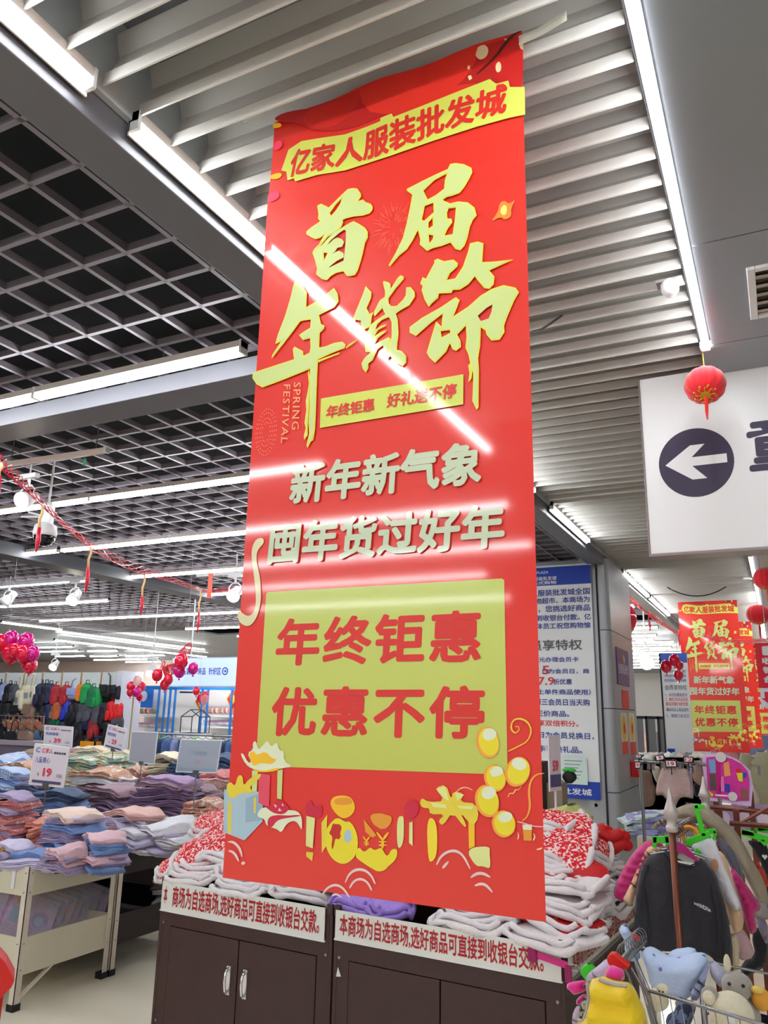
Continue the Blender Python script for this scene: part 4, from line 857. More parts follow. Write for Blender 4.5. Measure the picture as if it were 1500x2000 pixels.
# ------------------------------------------------------------- toy cards on the lower shelf of the beige table
m_film = mat('clear_blister', (236,232,244), 0.06, trans=0.0, alpha=0.28)
def toy_card(loc, rot, v, label):
    t = thing('toy_card', label, 'toy', loc, 0, 'toy cards on the lower shelf'); t.rotation_euler = rot
    W, H = .30, .36
    MB().box(-W/2,W/2,0,.004,0,H).build('backing_card', mat('card_lilac_%d' % v, [(214,160,206),(160,110,200),(226,170,150)][v], .35, var=.45, vscale=22), t, bevel=.0)
    def tor(cx, cz, R_, r_, m_, nm='toy_ring'):
        MB().surf(lambda a, b: (cx+(R_+r_*math.cos(2*PI*b))*math.cos(2*PI*a), -.012+r_*math.sin(2*PI*b), cz+(R_+r_*math.cos(2*PI*b))*math.sin(2*PI*a)), 20, 8, True).build(nm, m_, t, smooth=True)
    mp = mat('toy_pink', (232,90,150), .3); mv = mat('toy_violet', (150,110,196), .3); mb_ = mat('toy_sky', (120,170,214), .3)
    tor(.06,.22,.045,.010,mv); tor(-.02,.07,.030,.008,mp); tor(.045,.06,.030,.008,mp)
    MB().ell((.06,-.012,.22),(.03,.01,.03),12,6).build('toy_mirror', mb_, t, smooth=True)
    MB().ell((-.09,-.014,.05),(.03,.012,.03),12,6).build('toy_ball', mat('toy_red', (224,50,80), .25), t, smooth=True)
    MB().box(-.12,-.05,-.02,-.004,.17,.25).build('toy_box', mb_, t, bevel=.006)
    MB().box(-.11,-.04,-.018,-.004,.28,.33).build('toy_comb', mat('toy_orange', (236,170,90), .3), t, bevel=.004)
    MB().prism([(0,.14),(.03,.18),(0,.20),(-.05,.16)], -.016, -.004).build('toy_crown', mp, t)
    MB().ell((.11,-.012,.33),(.02,.008,.02),10,5).build('toy_button', mb_, t)
    MB().box(-W/2+.01,W/2-.01,-.034,-.032,.01,H-.01).build('blister', m_film, t)
    return t
names_ = ['large pink and violet toy card leaning nearest the table corner','second toy card, lilac, partly behind the nearest one','third toy card with violet print, before the gap','fourth toy card with peach picture, leaning in the shelf middle',
  'fifth toy card, slim edge only, leaning to the right','sixth toy card below the right legs of the beige table','rearmost toy card sticking out past the right legs']
for i, (x, y) in enumerate([(-4.06,3.50),(-4.08,3.58),(-4.08,3.65),(-4.10,3.73),(-4.10,3.80),(-4.10,3.87),(-4.09,3.95)]):
    toy_card((x, y, .215), (-.62, .42, .95), i % 3, names_[i])
for i, x in enumerate((-4.40, -4.68, -4.96, -5.3)):
    toy_card((x, 3.47, .215), (-.55, 0, .3), i % 3, 'toy card on the lower shelf near the left edge, %s' % ['first left of the leg','second left of the leg','third left of the leg','outermost'][i])
# red bag corner at the left edge
p = P(0, 1900, y=2.6)
pts = pix_loop([(-95,1815),(-20,1845),(12,1880),(27,1908),(29,1915),(22,1930),(0,1952),(-95,1995)], 2.6, p)
t = thing('red_bag', 'plain red bag corner poking in at the lower left edge', 'bag', tuple(p))
bb_ = MB().prism(pts, 0, .09); bb_.v = [(x-1.2*y, y, z) for x, y, z in bb_.v]; bb_.build('bag_body', mat('bright_red_cloth', (206,14,10), .5, bump=.1), t, bevel=.008)
MB().tube([(-.10,.007,.06),(-.11,.007,.10),(-.07,.007,.11),(-.06,.007,.05)], .003, 6).build('bag_handle', mat('bright_red_cloth', (206,14,10), .5, bump=.1), t)
t = thing('red_stand', 'red pedestal below the red bag, outside the left edge', 'stand', (p.x-.20, 2.66, 0))
MB().box(-.05,.05,0,.10,0.02,p.z-.10).build('pedestal', mat('bright_red_cloth', (206,14,10), .5, bump=.1), t); MB().box(-.12,.12,-.06,.18,0,.02).build('pedestal_base', m_black, t)
# gold tinsel ball at the left edge
p = P(2, 1665, y=3.42); mb = MB()
for i in range(60):
    d = Vector((random.gauss(0,1), random.gauss(0,1), random.gauss(0,1))).normalized()
    mb.add([d*.006+Vector((.004,0,0)), d*.045, d*.006-Vector((.004,0,0))], [(0,1,2)])
o = mb.build('tinsel_pompom', mat('gold_tinsel', (226,190,30), .3, metal=.5), None, loc=tuple(p), recalc=False); tag(o, 'yellow gold tinsel pompom at the left edge on the vests', 'decoration')

# ------------------------------------------------------------- price boards on posts
def price_board(label, q, Y, zb, px_post, ylow, texts, m, mf, group='price boards'):
    c = [P(*a, y=Y) for a in q]; o = c[3]
    t = thing('price_board', label, 'sign', tuple(o), 0, group)
    L = [(v.x-o.x, v.z-o.z) for v in c]
    MB().prism(L, 0, .008).build('panel', m, t)
    cx = sum(a for a, b in L)/4; cz = sum(b for a, b in L)/4
    fr = MB()
    for i in range(4):
        a, b = L[i], L[(i+1) % 4]; fr.tube([(a[0],.004,a[1]),(b[0],.004,b[1])], .006, 6)
    fr.build('edge_frame', mf, t)
    bx, bz = (L[2][0]+L[3][0])/2, (L[2][1]+L[3][1])/2
    MB().tube([(bx,.004,bz),(bx,.004,zb-o.z)], .005, 8).build('post', m_steel, t)
    MB().box(bx-.03,bx+.03,-.004,.012,bz-.02,bz+.015).build('clamp', m_steel, t)
    MB().box(bx-.06,bx+.06,-.05,.06,zb-o.z,zb-o.z+.006).build('foot_plate', m_steel, t)
    def bil(u, v):
        tl, tr, br, bl = L; a = (tl[0]+(tr[0]-tl[0])*u, tl[1]+(tr[1]-tl[1])*u); b = (bl[0]+(br[0]-bl[0])*u, bl[1]+(br[1]-bl[1])*u)
        return (b[0]+(a[0]-b[0])*v, b[1]+(a[1]-b[1])*v)
    for s, u0, u1, v0, v1, mm, bo in texts:
        if s == '#': flat('printed_bar', [[bil(u0,v0),bil(u1,v0),bil(u1,v1),bil(u0,v1)]], mm, t, -.001)
        else: text_warp('lettering', s, [bil(u0,v1),bil(u1,v1)], [bil(u0,v0),bil(u1,v0)], mm, t, -.0015, bold=bo)
    return t
m_pb = mat('price_board_white', (222,214,222), .35); m_pg = mat('price_board_grey', (170,178,190), .25); m_pf = mat('clear_frame', (226,228,226), .3)
m_pink = mat('print_pink', (226,60,130), .5); m_pblu = mat('print_soft_blue', (90,110,190), .5); m_pnv = mat('print_slate', (84,84,120), .5)
def ptxt(nm, pr_):
    return [('亿家人', .24, .56, .80, .93, m_pink, .01), ('C', .06,.19,.80,.93, m_pblu, .02), ('服装批发城', .60,.94,.80,.86, m_navy, .02), (nm, .08,.52,.55,.70, m_pblu, .01),
            (pr_, .36,.62,.22,.44, m_pink, .05), ('¥', .20,.26,.22,.31, m_navy, 0), ('元起', .76,.92,.22,.31, m_navy, 0), ('#', .08,.92,.05,.12, m_pnv, 0)]
price_board('white price board reading 19 on a post over the vest piles', zoomed(0,1400,.3,[(228,177),(450,200),(410,460),(188,437)]), 4.08, .72, 80, 1560, ptxt('儿童背心','19'), m_pb, m_pf)
price_board('white price board reading 39 behind the 19 board', zoomed(0,1400,.3,[(290,55),(475,68),(465,208),(282,195)]), 6.55, .74, 110, 1480, ptxt('阿姨春装','39'), m_pb, m_pf)
price_board('tilted white price board reading 29 above the cream tops', zoomed(0,1400,.3,[(705,50),(825,82),(795,232),(675,195)]), 6.9, .74, 222, 1480, ptxt('圆领男春装','29'), m_pb, m_pf)
price_board('blank grey back of a price board left of the large one', zoomed(0,1400,.3,[(858,98),(1025,102),(1003,308),(838,292)]), 6.45, .74, 280, 1500, [], mat('price_back_grey', (166,168,178), .35), m_pf)
price_board('large pale grey price board seen from behind over the purple stacks', zoomed(0,1400,.3,[(1178,150),(1440,155),(1408,365),(1145,358)]), 5.2, .74, 380, 1560,
    [('#', .05,.95,.08,.16, m_pnv, 0) if 0 else ('儿童睡衣', .30,.72,.52,.66, mat('print_ghost', (150,164,184), .5), .01), ('29', .46,.60,.24,.38, mat('print_ghost_pink', (196,160,170), .5), .03), ('#', .04,.96,.05,.13, mat('print_ghost', (150,164,184), .5), 0)], m_pg, m_pf)
# ------------------------------------------------------------- brown cabinets under the banner
RZ = math.atan2(3.145-3.272, 2.019)
def cabinet(name, label, loc, rz, W, D, door_z, handle_z, sign, lab_sign=None, H=.78, doors=True):
    t = thing(name, label, 'cabinet', loc, rz)
    th = .018
    MB().box(0, th, 0.0, D, .08, H).build('side_panel', m_brown, t, bevel=.002)
    MB().box(W-th, W, 0.0, D, .08, H).build('side_panel', m_brown, t, bevel=.002)
    MB().box(th, W-th, D-th, D, .08, H).build('back_panel', m_brown, t)
    MB().box(th, W-th, .02, D-th, .09, .108).build('bottom_panel', m_brown, t)
    MB().box(th, W-th, .02, D-th, H-.16, H-.142).build('trough_bottom', m_brown, t)
    MB().box(th, W-th, 0.0, .018, door_z, H-.004).build('front_rail', m_brown, t)
    MB().box(th, W-th, 0.002, .018, .085, .125).build('lower_rail', m_brown, t)
    MB().box(th, .075, 0.002, .018, .125, door_z).build('stile', m_brown, t); MB().box(W-.075, W-th, 0.002, .018, .125, door_z).build('stile', m_brown, t)
    for i, x in enumerate((.0, W-.055)):
        l = MB().box(x+.005, x+.05, .005, .05, 0, .085).build('leg', m_brown, t)
        MB().box(x+.005, x+.05, D-.05, D-.005, 0, .085).build('leg', m_brown, t)
    mid = W/2
    for s_, (xa, xb) in ((1, (.079, mid-.003)), (-1, (mid+.003, W-.079))):
        d = MB().box(xa, xb, -.002, .016, .129, door_z-.004).build('door', m_brown, t, bevel=.002)
        hx = xb-.045 if s_ == 1 else xa+.045
        h = MB(); h.tube([(hx,-.002,handle_z),(hx,-.024,handle_z+.012),(hx,-.030,handle_z+.05),(hx,-.024,handle_z+.088),(hx,-.002,handle_z+.10)], [.008,.0065,.0055,.0065,.008], 8)
        h.build('handle', mat('chrome_bright', (232,232,236), .15, metal=.8), d, smooth=True)
        hb = MB().box(hx-.011,hx+.011,-.006,-.002,handle_z-.008,handle_z+.108).build('handle_plate', mat('chrome_bright', (232,232,236), .15, metal=.8), d)
    for z in (.60, .18):
        for x in (.03, W-.03):
            MB().lathe([(.006,-.003),(.006,.0)], (x, 0, z), 10, 'y').build('bolt', m_steel, t)
    MB().box(0.0, .028, -.006, .03, H-.02, H+.02).build('corner_post', m_brown, t); MB().box(W-.028, W, -.006, .03, H-.02, H+.02).build('corner_post', m_brown, t)
    return t
CW = 1.004
ux, uy = math.cos(RZ), math.sin(RZ)
c1 = (-2.817, 3.272, 0); c2 = (-2.817+ux*1.013, 3.272+uy*1.013, 0)
dz1 = P(323,1806,y=3.265).z; hz1 = P(440,1938,y=3.24).z; dz2 = P(690,1880,y=3.19).z; hz2 = hz1-.09
K1 = cabinet('brown_cabinet','left dark brown cabinet with two doors and high chrome handles under the banner', c1, RZ, CW, .55, dz1, hz1, None)
K2 = cabinet('brown_cabinet','right dark brown cabinet with low chrome handles, chipped at its left edge', c2, RZ, CW, .55, dz2, hz2, None)
b1 = (c1[0]-uy*.56, c1[1]+ux*.56, 0); b2 = (c2[0]-uy*.56, c2[1]+ux*.56, 0)
K3 = cabinet('brown_cabinet','dark brown cabinet backing the left one, mostly hidden', b1, RZ, CW, .55, dz1, hz1, None)
K4 = cabinet('brown_cabinet','dark brown cabinet backing the right one beside the clothes rack', b2, RZ, CW, .55, dz2, hz2, None)
chip = MB().prism([(-.012,-.014),(.012,-.010),(-.004,.022)], -.003, 0).build('chipped_patch', m_white, K2, loc=(.03,-.001,P(668,1903,y=3.2).z))
m_board = mat('sign_board_white', (222,224,218), .35); m_dred = mat('print_dark_red', (176,24,34), .5)
SB = '本商场为自选商场,选好商品可直接到收银台交款。'
def sign_strip(name, label, loc, rz, x0, x1, z0, z1, s, tx0, tx1, m=m_dred):
    t = thing(name, label, 'sign', loc, rz)
    MB().box(x0, x1, -.012, -.006, z0, z1).build('strip_board', m_board, t)
    MB().box(x0-.004, x1+.004, -.014, -.004, z0-.006, z0).build('lower_edge', mat('clear_frame', (226,228,226), .3), t)
    h = z1-z0
    text_box('lettering', s, tx0, tx1, z0+h*.14, z1-h*.10, m, t, -.0135, bold=.018)
    return t
zt, zb_ = .783, P(315,1775,y=3.266).z
sign_strip('store_sign', 'white sign strip with dark red writing on the left cabinet', c1, RZ, .012, CW-.035, zb_, zt, '商场为自选商场,选好商品可直接到收银台交款。', .085, CW-.06)
t2 = [o for o in C.objects if o.name.startswith('store_sign')][0]
text_box('lettering', '本', .028, .050, zb_+.03, zt-.02, m_dred, t2, -.0135, bold=.018)
zt2, zb2 = .783, P(666,1834,y=3.2).z
sign_strip('store_sign', 'white sign strip with dark red writing on the right cabinet', c2, RZ, .012, CW-.01, zb2, zt2, SB, .035, CW-.075)
# the same strip round the right side
t = thing('store_sign', 'white sign strip with red writing along the aisle side of the right cabinets', 'sign', (c2[0]+ux*CW, c2[1]+uy*CW, 0), RZ+PI/2)
MB().box(.02, 1.09, -.012, -.006, zb2, zt2).build('strip_board', m_board, t)
text_box('lettering', SB, .05, 1.06, zb2+.015, zt2-.015, m_dred, t, -.0135, bold=.018)
MB().box(.02, 1.09, -.016, -.004, zb2-.012, zb2).build('lower_edge', mat('grey_alu', (140,132,132), .35, metal=.5), t)
# pink acrylic clip with ball chain hanging over the sign
p = P(1040, 1862, y=3.135); q = P(1128, 1893, y=3.11)
t = thing('pink_hanger_clip', 'magenta clip hanger arm poking over the right end of the sign', 'hanger', tuple(p))
d = q-p
MB().hexa([(0,0,-.012),(d.x*.8,d.y*.8,d.z*.8-.012),(d.x*.8,d.y*.8+.004,d.z*.8-.012),(0,.004,-.012),(0,0,.012),(d.x*.8,d.y*.8,d.z*.8+.012),(d.x*.8,d.y*.8+.004,d.z*.8+.012),(0,.004,.012)]).build('hanger_arm', mat('magenta_plastic', (206,40,130), .3), t)
MB().box(-.016,.016,-.01,.012,-.028,.022).build('clip', mat('dark_magenta', (150,20,90), .35), t, bevel=.003)
MB().box(d.x*.8-.012,d.x*.8+.012,d.y*.8-.01,d.y*.8+.01,d.z-.05,d.z+.004).build('clip', mat('dark_magenta', (150,20,90), .35), t, bevel=.003)
MB().tube([(d.x*.74,d.y,d.z+.012),(d.x,d.y,d.z+.012),(d.x,d.y,d.z-.006),(d.x*.74,d.y,d.z-.006)], .0014, 5).build('wire_spring', m_steel, t)

# ------------------------------------------------------------- heap of fleece-edged vests
m_fleece = mat('white_fleece', (238,232,234), .95, var=.04, vscale=30, bump=.6, bscale=260, sheen=.6)
m_fleece2 = mat('pinkish_fleece', (232,208,212), .95, var=.05, vscale=30, bump=.6, bscale=260, sheen=.6)
m_rflo = mat('red_floral_quilt', (206,14,26), .8, col2=(240,206,206), pat='noise', pscale=75, thr=.46, bump=.3)
m_rgold = mat('red_gold_brocade', (190,14,20), .6, col2=(196,150,90), pat='voronoi', pscale=18, thr=.2)
m_lilac = mat('lilac_quilt', (158,130,214), .8, var=.1, vscale=20)
def vest(body, trim, seed, W=.34, D=.28, loops=1):
    mbB = MB()
    def fn(u, v):
        a = 2*PI*u; r = .5
        x = math.copysign(abs(math.cos(a))**.5, math.cos(a))*W*.5*v; y = math.copysign(abs(math.sin(a))**.5, math.sin(a))*D*.5*v
        n = noise.noise(Vector((x*9+seed, y*9, seed)))
        return (x, y, .020*(1-v**4)+.012*n)
    mbB.surf(fn, 24, 5, True)
    def fn2(u, v):
        x, y, z = fn(u, v); return (x, y, -.4*z+.0)
    mbB.surf(fn2, 24, 5, True)
    pts = []
    N = 30
    for i in range(N):
        a = -PI*1.08+PI*1.16*i/(N-1)
        x = math.copysign(abs(math.cos(a))**.45, math.cos(a))*W*.5; y = math.copysign(abs(math.sin(a))**.45, math.sin(a))*D*.5
        n = noise.noise(Vector((x*9+seed, y*9, seed))); n2 = noise.noise(Vector((i*.35, seed*3, 0)))
        pts.append((x+.015*n2, y+.02*n2, .012*n+.012*math.sin(i*.55+seed)+.004))
    tr = MB().tube(pts, [.0135+.003*math.sin(i*1.3+seed) for i in range(N)], 8)
    # a second roll inside the fold
    pts2 = [(p_[0]*.86, p_[1]*.90+.008, p_[2]+.022) for p_ in pts[6:-7]]
    tr.tube(pts2, .012, 8)
    return mbB.mesh('vest_body', body, True), tr.mesh('fleece_trim', trim, True)
VP = {}
for nm, b_, t_ in (('rf', m_rflo, m_fleece), ('ww', m_fleece, m_fleece), ('pw', m_fleece2, m_fleece), ('rg', m_rgold, m_fleece), ('li', m_lilac, m_lilac)):
    VP[nm] = [vest(b_, t_, k*2.3+1) for k in range(4)]
def put_vest(kind, x, y, z, rz, label, group, sc=1.0, tx=0.0, ty=0.0):
    vb, vt = VP[kind][random.randrange(4)]
    t = thing('fleece_vest', label, 'vest', (x, y, z), rz, group); t.rotation_euler = (tx, ty, rz); t.scale = (sc, sc, 1.0)
    link('vest_body', vb, t); link('fleece_trim', vt, t)
    return t
def fy(x): return 3.272+(x+2.817)*math.tan(RZ)
lv = .030
ORD_N = 'one two three four five six seven eight nine ten eleven twelve'.split(); ORD_L = ['far left','second','third','middle','fifth','sixth','far right']
for k in range(12):
    z = .792+k*lv
    yf = .150+k*.063; xr = -.86-k*.024; xl = -2.70+k*.055
    n = 7
    xs = [xl+(xr-xl)*i/(n-1) for i in range(n)]
    for i, x in enumerate(xs):
        if -2.35 < x < -1.1 and k > 3: continue               # wholly behind the banner
        right = x > -1.35
        if -1.85 < x < -1.45 and k < 2: continue
        kind = 'ww' if right and k < 7 else 'rf'
        if right and k in (3, 6): kind = 'pw'
        if k == 0 and -2.5 < x: kind = 'ww'
        if k == 5 and right: kind = 'rg'
        if not right and x > -2.45 and k < 3: kind = 'ww'
        rr_ = random.random()
        if right and k < 9 and kind == 'ww' and k > 0: kind = 'pw' if rr_ < .22 else 'rg' if rr_ < .30 else kind
        lab = ('red floral fleece vest left of the banner','red heap left') if (not right and kind == 'rf') else \
              ('white fleece roll below the banner','white front row') if not right else \
              ('white fleece roll right of the banner','white right heap') if kind in ('ww',) else \
              ('pinkish fleece vest in the right heap','pinkish right heap') if kind == 'pw' else \
              ('red gold brocade vest in right heap','brocade right heap') if kind == 'rg' else \
              ('red floral vest high in right heap','red heap right')
        lab = (lab[0]+', layer %s, %s' % (ORD_N[k], ORD_L[i]), lab[1])
        put_vest(kind, x+random.uniform(-.04,.04), fy(x)+yf+random.uniform(-.02,.02), z+random.uniform(-.006,.006), random.uniform(-.35,.35), lab[0], lab[1], random.uniform(.9,1.12), random.uniform(-.12,.02)+.10, random.uniform(-.1,.1))
    # right flank
    for j in range(1, 4):
        y = 3.15+yf+.27*j
        if y > 4.25: break
        kind = 'ww' if k < 6 else 'rf'
        if k in (3,4) and j > 1: kind = 'pw'
        if k in (7,): kind = 'rg'
        put_vest(kind, xr+.02+random.uniform(-.03,.03), y, z+random.uniform(-.006,.006), PI/2+random.uniform(-.4,.4),
                 {'ww':'white fleece roll on the aisle side of the right heap','rf':'red floral vest on the aisle side of the right heap','pw':'pinkish fleece vest on the aisle side of the right heap','rg':'red brocade vest on the aisle side of the right heap'}[kind]+', layer %s, %s' % (ORD_N[k], ['','front','middle','rear'][j]), 'aisle side of the heap', random.uniform(.85,1.05), 0, random.uniform(-.05,.15))
# purple pieces in the trough, front row
for px, rz, lb in ((685,.1,'purple quilted garment in the trough just left of centre'),(728,-.25,'purple quilted garment in the trough right of its twin'),(758,.3,'small purple quilted garment beside the white rolls')):
    p = P(px, 1772, y=3.27); put_vest('li', p.x, fy(p.x)+.10, .80, rz, lb, 'purple garments in the trough', .58, .3)
# vests spread over the slopes of the heap, their floral cloth showing
for px, py, y, rz, tx, ty, sc, kind, lb in [(395,1668,3.52,.25,.62,-.25,.95,'rf','red floral vest spread lowest on the left slope of the heap'),(352,1690,3.46,.5,.45,-.3,.7,'rf','red floral vest at the far left corner of the heap'),
   (430,1635,3.66,-.2,.7,-.1,.9,'rf','red floral vest high on the left slope beside the banner edge'),(420,1605,3.85,.3,.5,-.2,.8,'rf','topmost red floral vest left of the banner'),
   (1085,1625,3.85,.1,.62,.05,1.0,'rf','large red floral vest topmost right of the banner'),(1075,1665,3.68,-.15,.66,.1,1.0,'rf','large red floral vest second from the top right of the banner'),
   (1140,1650,3.95,.5,.5,.3,.75,'rf','red floral vest sloping to the aisle at the upper right of the heap'),(1120,1705,3.62,-.4,.5,.25,.8,'rg','red gold vest half hidden in the middle of the right heap'),
   (1180,1680,4.1,1.0,.4,.3,.7,'pw','pinkish fleece vest hanging at the right end of the heap')]:
    p = P(px, py, y=y); put_vest(kind, p.x, y, p.z, rz, lb, 'vests spread over the heap', sc, tx, ty)
# red mitten-like brocade rolls at the top right
for (px, py, lb) in ((1158,1622,'topmost dark red brocade roll on the right heap'),(1190,1632,'red brocade roll at the upper right of the heap'),(1195,1650,'small red brocade roll below the topmost ones')):
    p = P(px, py, y=4.15)
    t = thing('brocade_roll', lb, 'garment', tuple(p), .3)
    MB().surf(lambda u, v: ((v-.5)*.17, .045*math.sin(PI*min(max(v,.04),.96))**.4*math.cos(2*PI*u), .036*math.sin(PI*min(max(v,.04),.96))**.4*math.sin(2*PI*u)+.01*math.sin(v*9)), 14, 12, True).build('roll', m_rgold, t, smooth=True)
    MB().ell((.07,0,.0),(.03,.03,.026),10,6).build('red_cuff', mat('plain_red_cloth', (196,12,16), .8), t, smooth=True)
# price board standing behind the right heap, seen edge on
p = P(1086, 1450, y=4.2)
t = thing('price_board', 'narrow price board standing askew in the red heap right of the banner', 'sign', (P(1086,1545,y=4.2).x, 4.2, P(1090,1545,y=4.2).z), 1.32)
h_ = P(1085,1437,y=4.2).z-P(1090,1545,y=4.2).z
MB().box(-.06,.06,0,.008,0,h_).build('panel', m_pb, t); MB().box(-.055,.055,-.002,0,.02,.08).build('printed_bar', m_pnv, t)
text_box('lettering', '59', -.03, .03, h_*.35, h_*.55, m_pink, t, -.003, bold=.04)
MB().tube([(0,.004,0),(0.0,.004,.98-P(1090,1545,y=4.2).z)], .006, 8).build('post', mat('white_post', (220,214,224), .4), t)
# cartons and bag behind the heap
t = thing('carton', 'brown cardboard box standing before the white notice', 'box', (P(1075,1600,y=6.6).x, 6.6, 0), 0.1)
MB().box(-.22,.10,0,.3,0,P(1085,1530,y=6.6).z).build('box_body', mat('cardboard', (150,134,112), .7), t)
MB().box(-.10,-.03,-.002,0,0,P(1085,1530,y=6.6).z).build('tape_strip', mat('tape_tan', (170,150,120), .4), t)
t = thing('speaker', 'tall black box at the right edge of the banner', 'speaker', (P(1062,1560,y=6.5).x-.05, 6.5, 0))
MB().box(-.12,.05,0,.2,0,P(1062,1488,y=6.5).z).build('cabinet_body', m_black, t, bevel=.01)
MB().box(-.10,.03,-.004,0,.5,1.0).build('grille', mat('dark_mesh', (40,40,44), .7), t)
p = P(1104, 1540, y=6.55)
t = thing('dark_pouch', 'small dark pouch with green tip on the brown box', 'bag', (p.x, 6.7, P(1085,1530,y=6.6).z))
MB().surf(lambda u, v: (.06*math.sin(PI*min(max(v,.05),.95))**.5*math.cos(2*PI*u), .04*math.sin(2*PI*u), .10*v), 12, 8, True).build('pouch_body', m_black, t, smooth=True)
MB().ell((0,0,.10),(.06,.04,.02),10,6).build('green_tip', mat('green_plastic', (60,190,60), .4), t)
p = P(1085, 1598, y=4.6)
tag(MB().surf(lambda u, v: (.16*math.sin(PI*min(max(v,.05),.95))*math.cos(2*PI*u)+.1*v, .1*math.sin(2*PI*u), .14*v-.06), 14, 8, True).build('green_plush', mat('pale_green_plush', (186,190,120), .9), None, loc=tuple(p), smooth=True), 'pale green plush piece behind the red heap by the banner', 'plush')
tag(MB().surf(lambda u, v: (.2*math.cos(2*PI*u), .2*math.sin(2*PI*u), v*(p.z-.06)), 12, 2, True).build('green_plush_bin', mat('dark_mesh', (40,40,44), .7), None, loc=(p.x, p.y, 0)), 'dark basket under the green plush, hidden behind the heap', 'basket')
# ------------------------------------------------------------- children's clothes rail at the right
m_cop = mat('brown_copper_tube', (120,70,54), .35, metal=.6)
m_green = mat('bright_green_plastic', (60,206,40), .35)
def rail_post(px, py_tip, Y, label, t):
    p = P(px, py_tip, y=Y)
    MB().tube([(p.x-t.location.x,Y-t.location.y,.0),(p.x-t.location.x,Y-t.location.y,p.z-.10)], .0125, 12).build('post', m_cop, t, smooth=True)
    f = MB().lathe([(.016,-.16),(.022,-.155),(.022,-.14),(.017,-.135),(.017,-.115),(.024,-.11),(.024,-.10),(.03,-.095),(.022,-.075),(.010,-.04),(.005,-.01),(.001,0)], (p.x-t.location.x, Y-t.location.y, p.z), 12)
    f.build('finial', mat('worn_silver_brown', (196,188,184), .4, metal=.4), t, smooth=True)
    return p
p = P(1307, 1538, y=3.32)
RAIL = thing('clothes_rail', 'brown metal clothes rail with spear finials between cart and underwear', 'rail', (p.x, 3.32, 0))
rail_post(1307, 1538, 3.32, '', RAIL)
q = rail_post(1373, 1515, 4.35, '', RAIL)
MB().tube([(0,0,p.z-.17),(q.x-p.x,1.03,q.z-.17)], .0115, 10).build('cross_rail', m_cop, RAIL, smooth=True)
MB().tube([(-.28,0,.03),(.28,0,.03)], .012, 8).build('foot_bar', m_cop, RAIL); MB().tube([(q.x-p.x-.28,1.03,.03),(q.x-p.x+.28,1.03,.03)], .012, 8).build('foot_bar', m_cop, RAIL)
RX, RZ0 = p.x, p.z-.17
def rail_at(y): k = (y-3.32)/1.03; return (RX+(q.x-RX)*k, y, RZ0+(q.z-.17-RZ0)*k)
def garment(name, label, cat, outline, Y, m, thick=.05, group=None, hanger=None, fold=.010, ff=60, wr=.015, quilt=0, qn=.05, extras=None, cell=.011, sm=1, round_=.02):
    cx = sum(a for a, b in outline)/len(outline); cy = min(b for a, b in outline)
    o = P(cx, cy, y=Y); t = thing(name, label, cat, tuple(o), 0, group)
    pts = smooth_loop(pix_loop(outline, Y, o), sm)
    link('cloth_body', cloth_mesh('cloth_body', pts, m, thick, cell, fold, ff, wr, 9.0, random.uniform(0,20), quilt, qn, round_), t)
    if hanger:
        r_ = rail_at(Y); hp = Vector((r_[0], Y, r_[2]-.06))
        MB().tube([(hp.x-o.x,0,hp.z-o.z),(r_[0]-o.x, 0, r_[2]-o.z-.01),(r_[0]-o.x+.012,0,r_[2]-o.z+.012),(r_[0]-o.x,0,r_[2]-o.z+.016)], .0016, 6).build('hanger_hook', m_steel, t)
    return t, o
def Zm(pts): return zoomed(1000,1500,1/3,pts)
m_blk = fabric((46,46,52)); m_pch = fabric((226,186,150)); m_mag = mat('magenta_puffer', (196,24,112), .55, var=.08, vscale=10, bump=.7, bscale=30, sheen=.2)
# black sweater, nearest
t, o = garment('sweater', 'black childs sweater with small white chest print hanging in front on the rail', 'sweater', Zm([(905,470),(935,500),(985,540),(1060,560),(1100,520),(1150,560),(1195,620),(1220,700),(1250,800),(1270,900),(1290,1020),(1285,1170),(1265,1180),(1190,1140),(1160,1100),(1100,1080),(1000,1070),(900,1080),(810,1060),(740,1030),(705,1000),(715,900),(725,740),(745,620),(770,540),(830,500)]), 3.42, m_blk, .045, None, (945,1645), fold=.010, ff=48)
pf = P(1372, 1768, y=3.42)
me = text_warp('chest_print', 'SANDBEAT'[:7] if 0 else '\u2248\u2248NNDN\u2248', [(pf.x-o.x-.026,pf.z-o.z+.020),(pf.x-o.x+.030,pf.z-o.z+.002)], [(pf.x-o.x-.024,pf.z-o.z+.006),(pf.x-o.x+.032,pf.z-o.z-.014)], mat('print_white_soft', (214,214,216), .7), t, -.042, bold=.02)
flat('neck_label', [pix_loop(Zm([(970,535),(1075,548),(1073,566),(972,550)]), 3.42, o)], mat('print_white_soft', (214,214,216), .7), t, -.030)
for nm, ln in (('sleeve_crease_shade', [(800,560),(775,650),(785,800),(800,950),(790,1040)]),('sleeve_crease_shade', [(1130,610),(1175,700),(1205,830),(1225,980),(1215,1120)]),('ribbed_neck', [(905,478),(930,520),(985,552),(1050,566),(1095,545)])):
    L_ = pix_loop(Zm(ln), 3.42, o); MB().tube([(a_,-.026,b_) for a_, b_ in L_], .005 if nm == 'sleeve_crease_shade' else .006, 6).build(nm, m_blk if nm != 'sleeve_crease_shade' else fabric((34,34,40)), t, smooth=True)  # darker sleeve tubes put the shade of the fold lines into colour
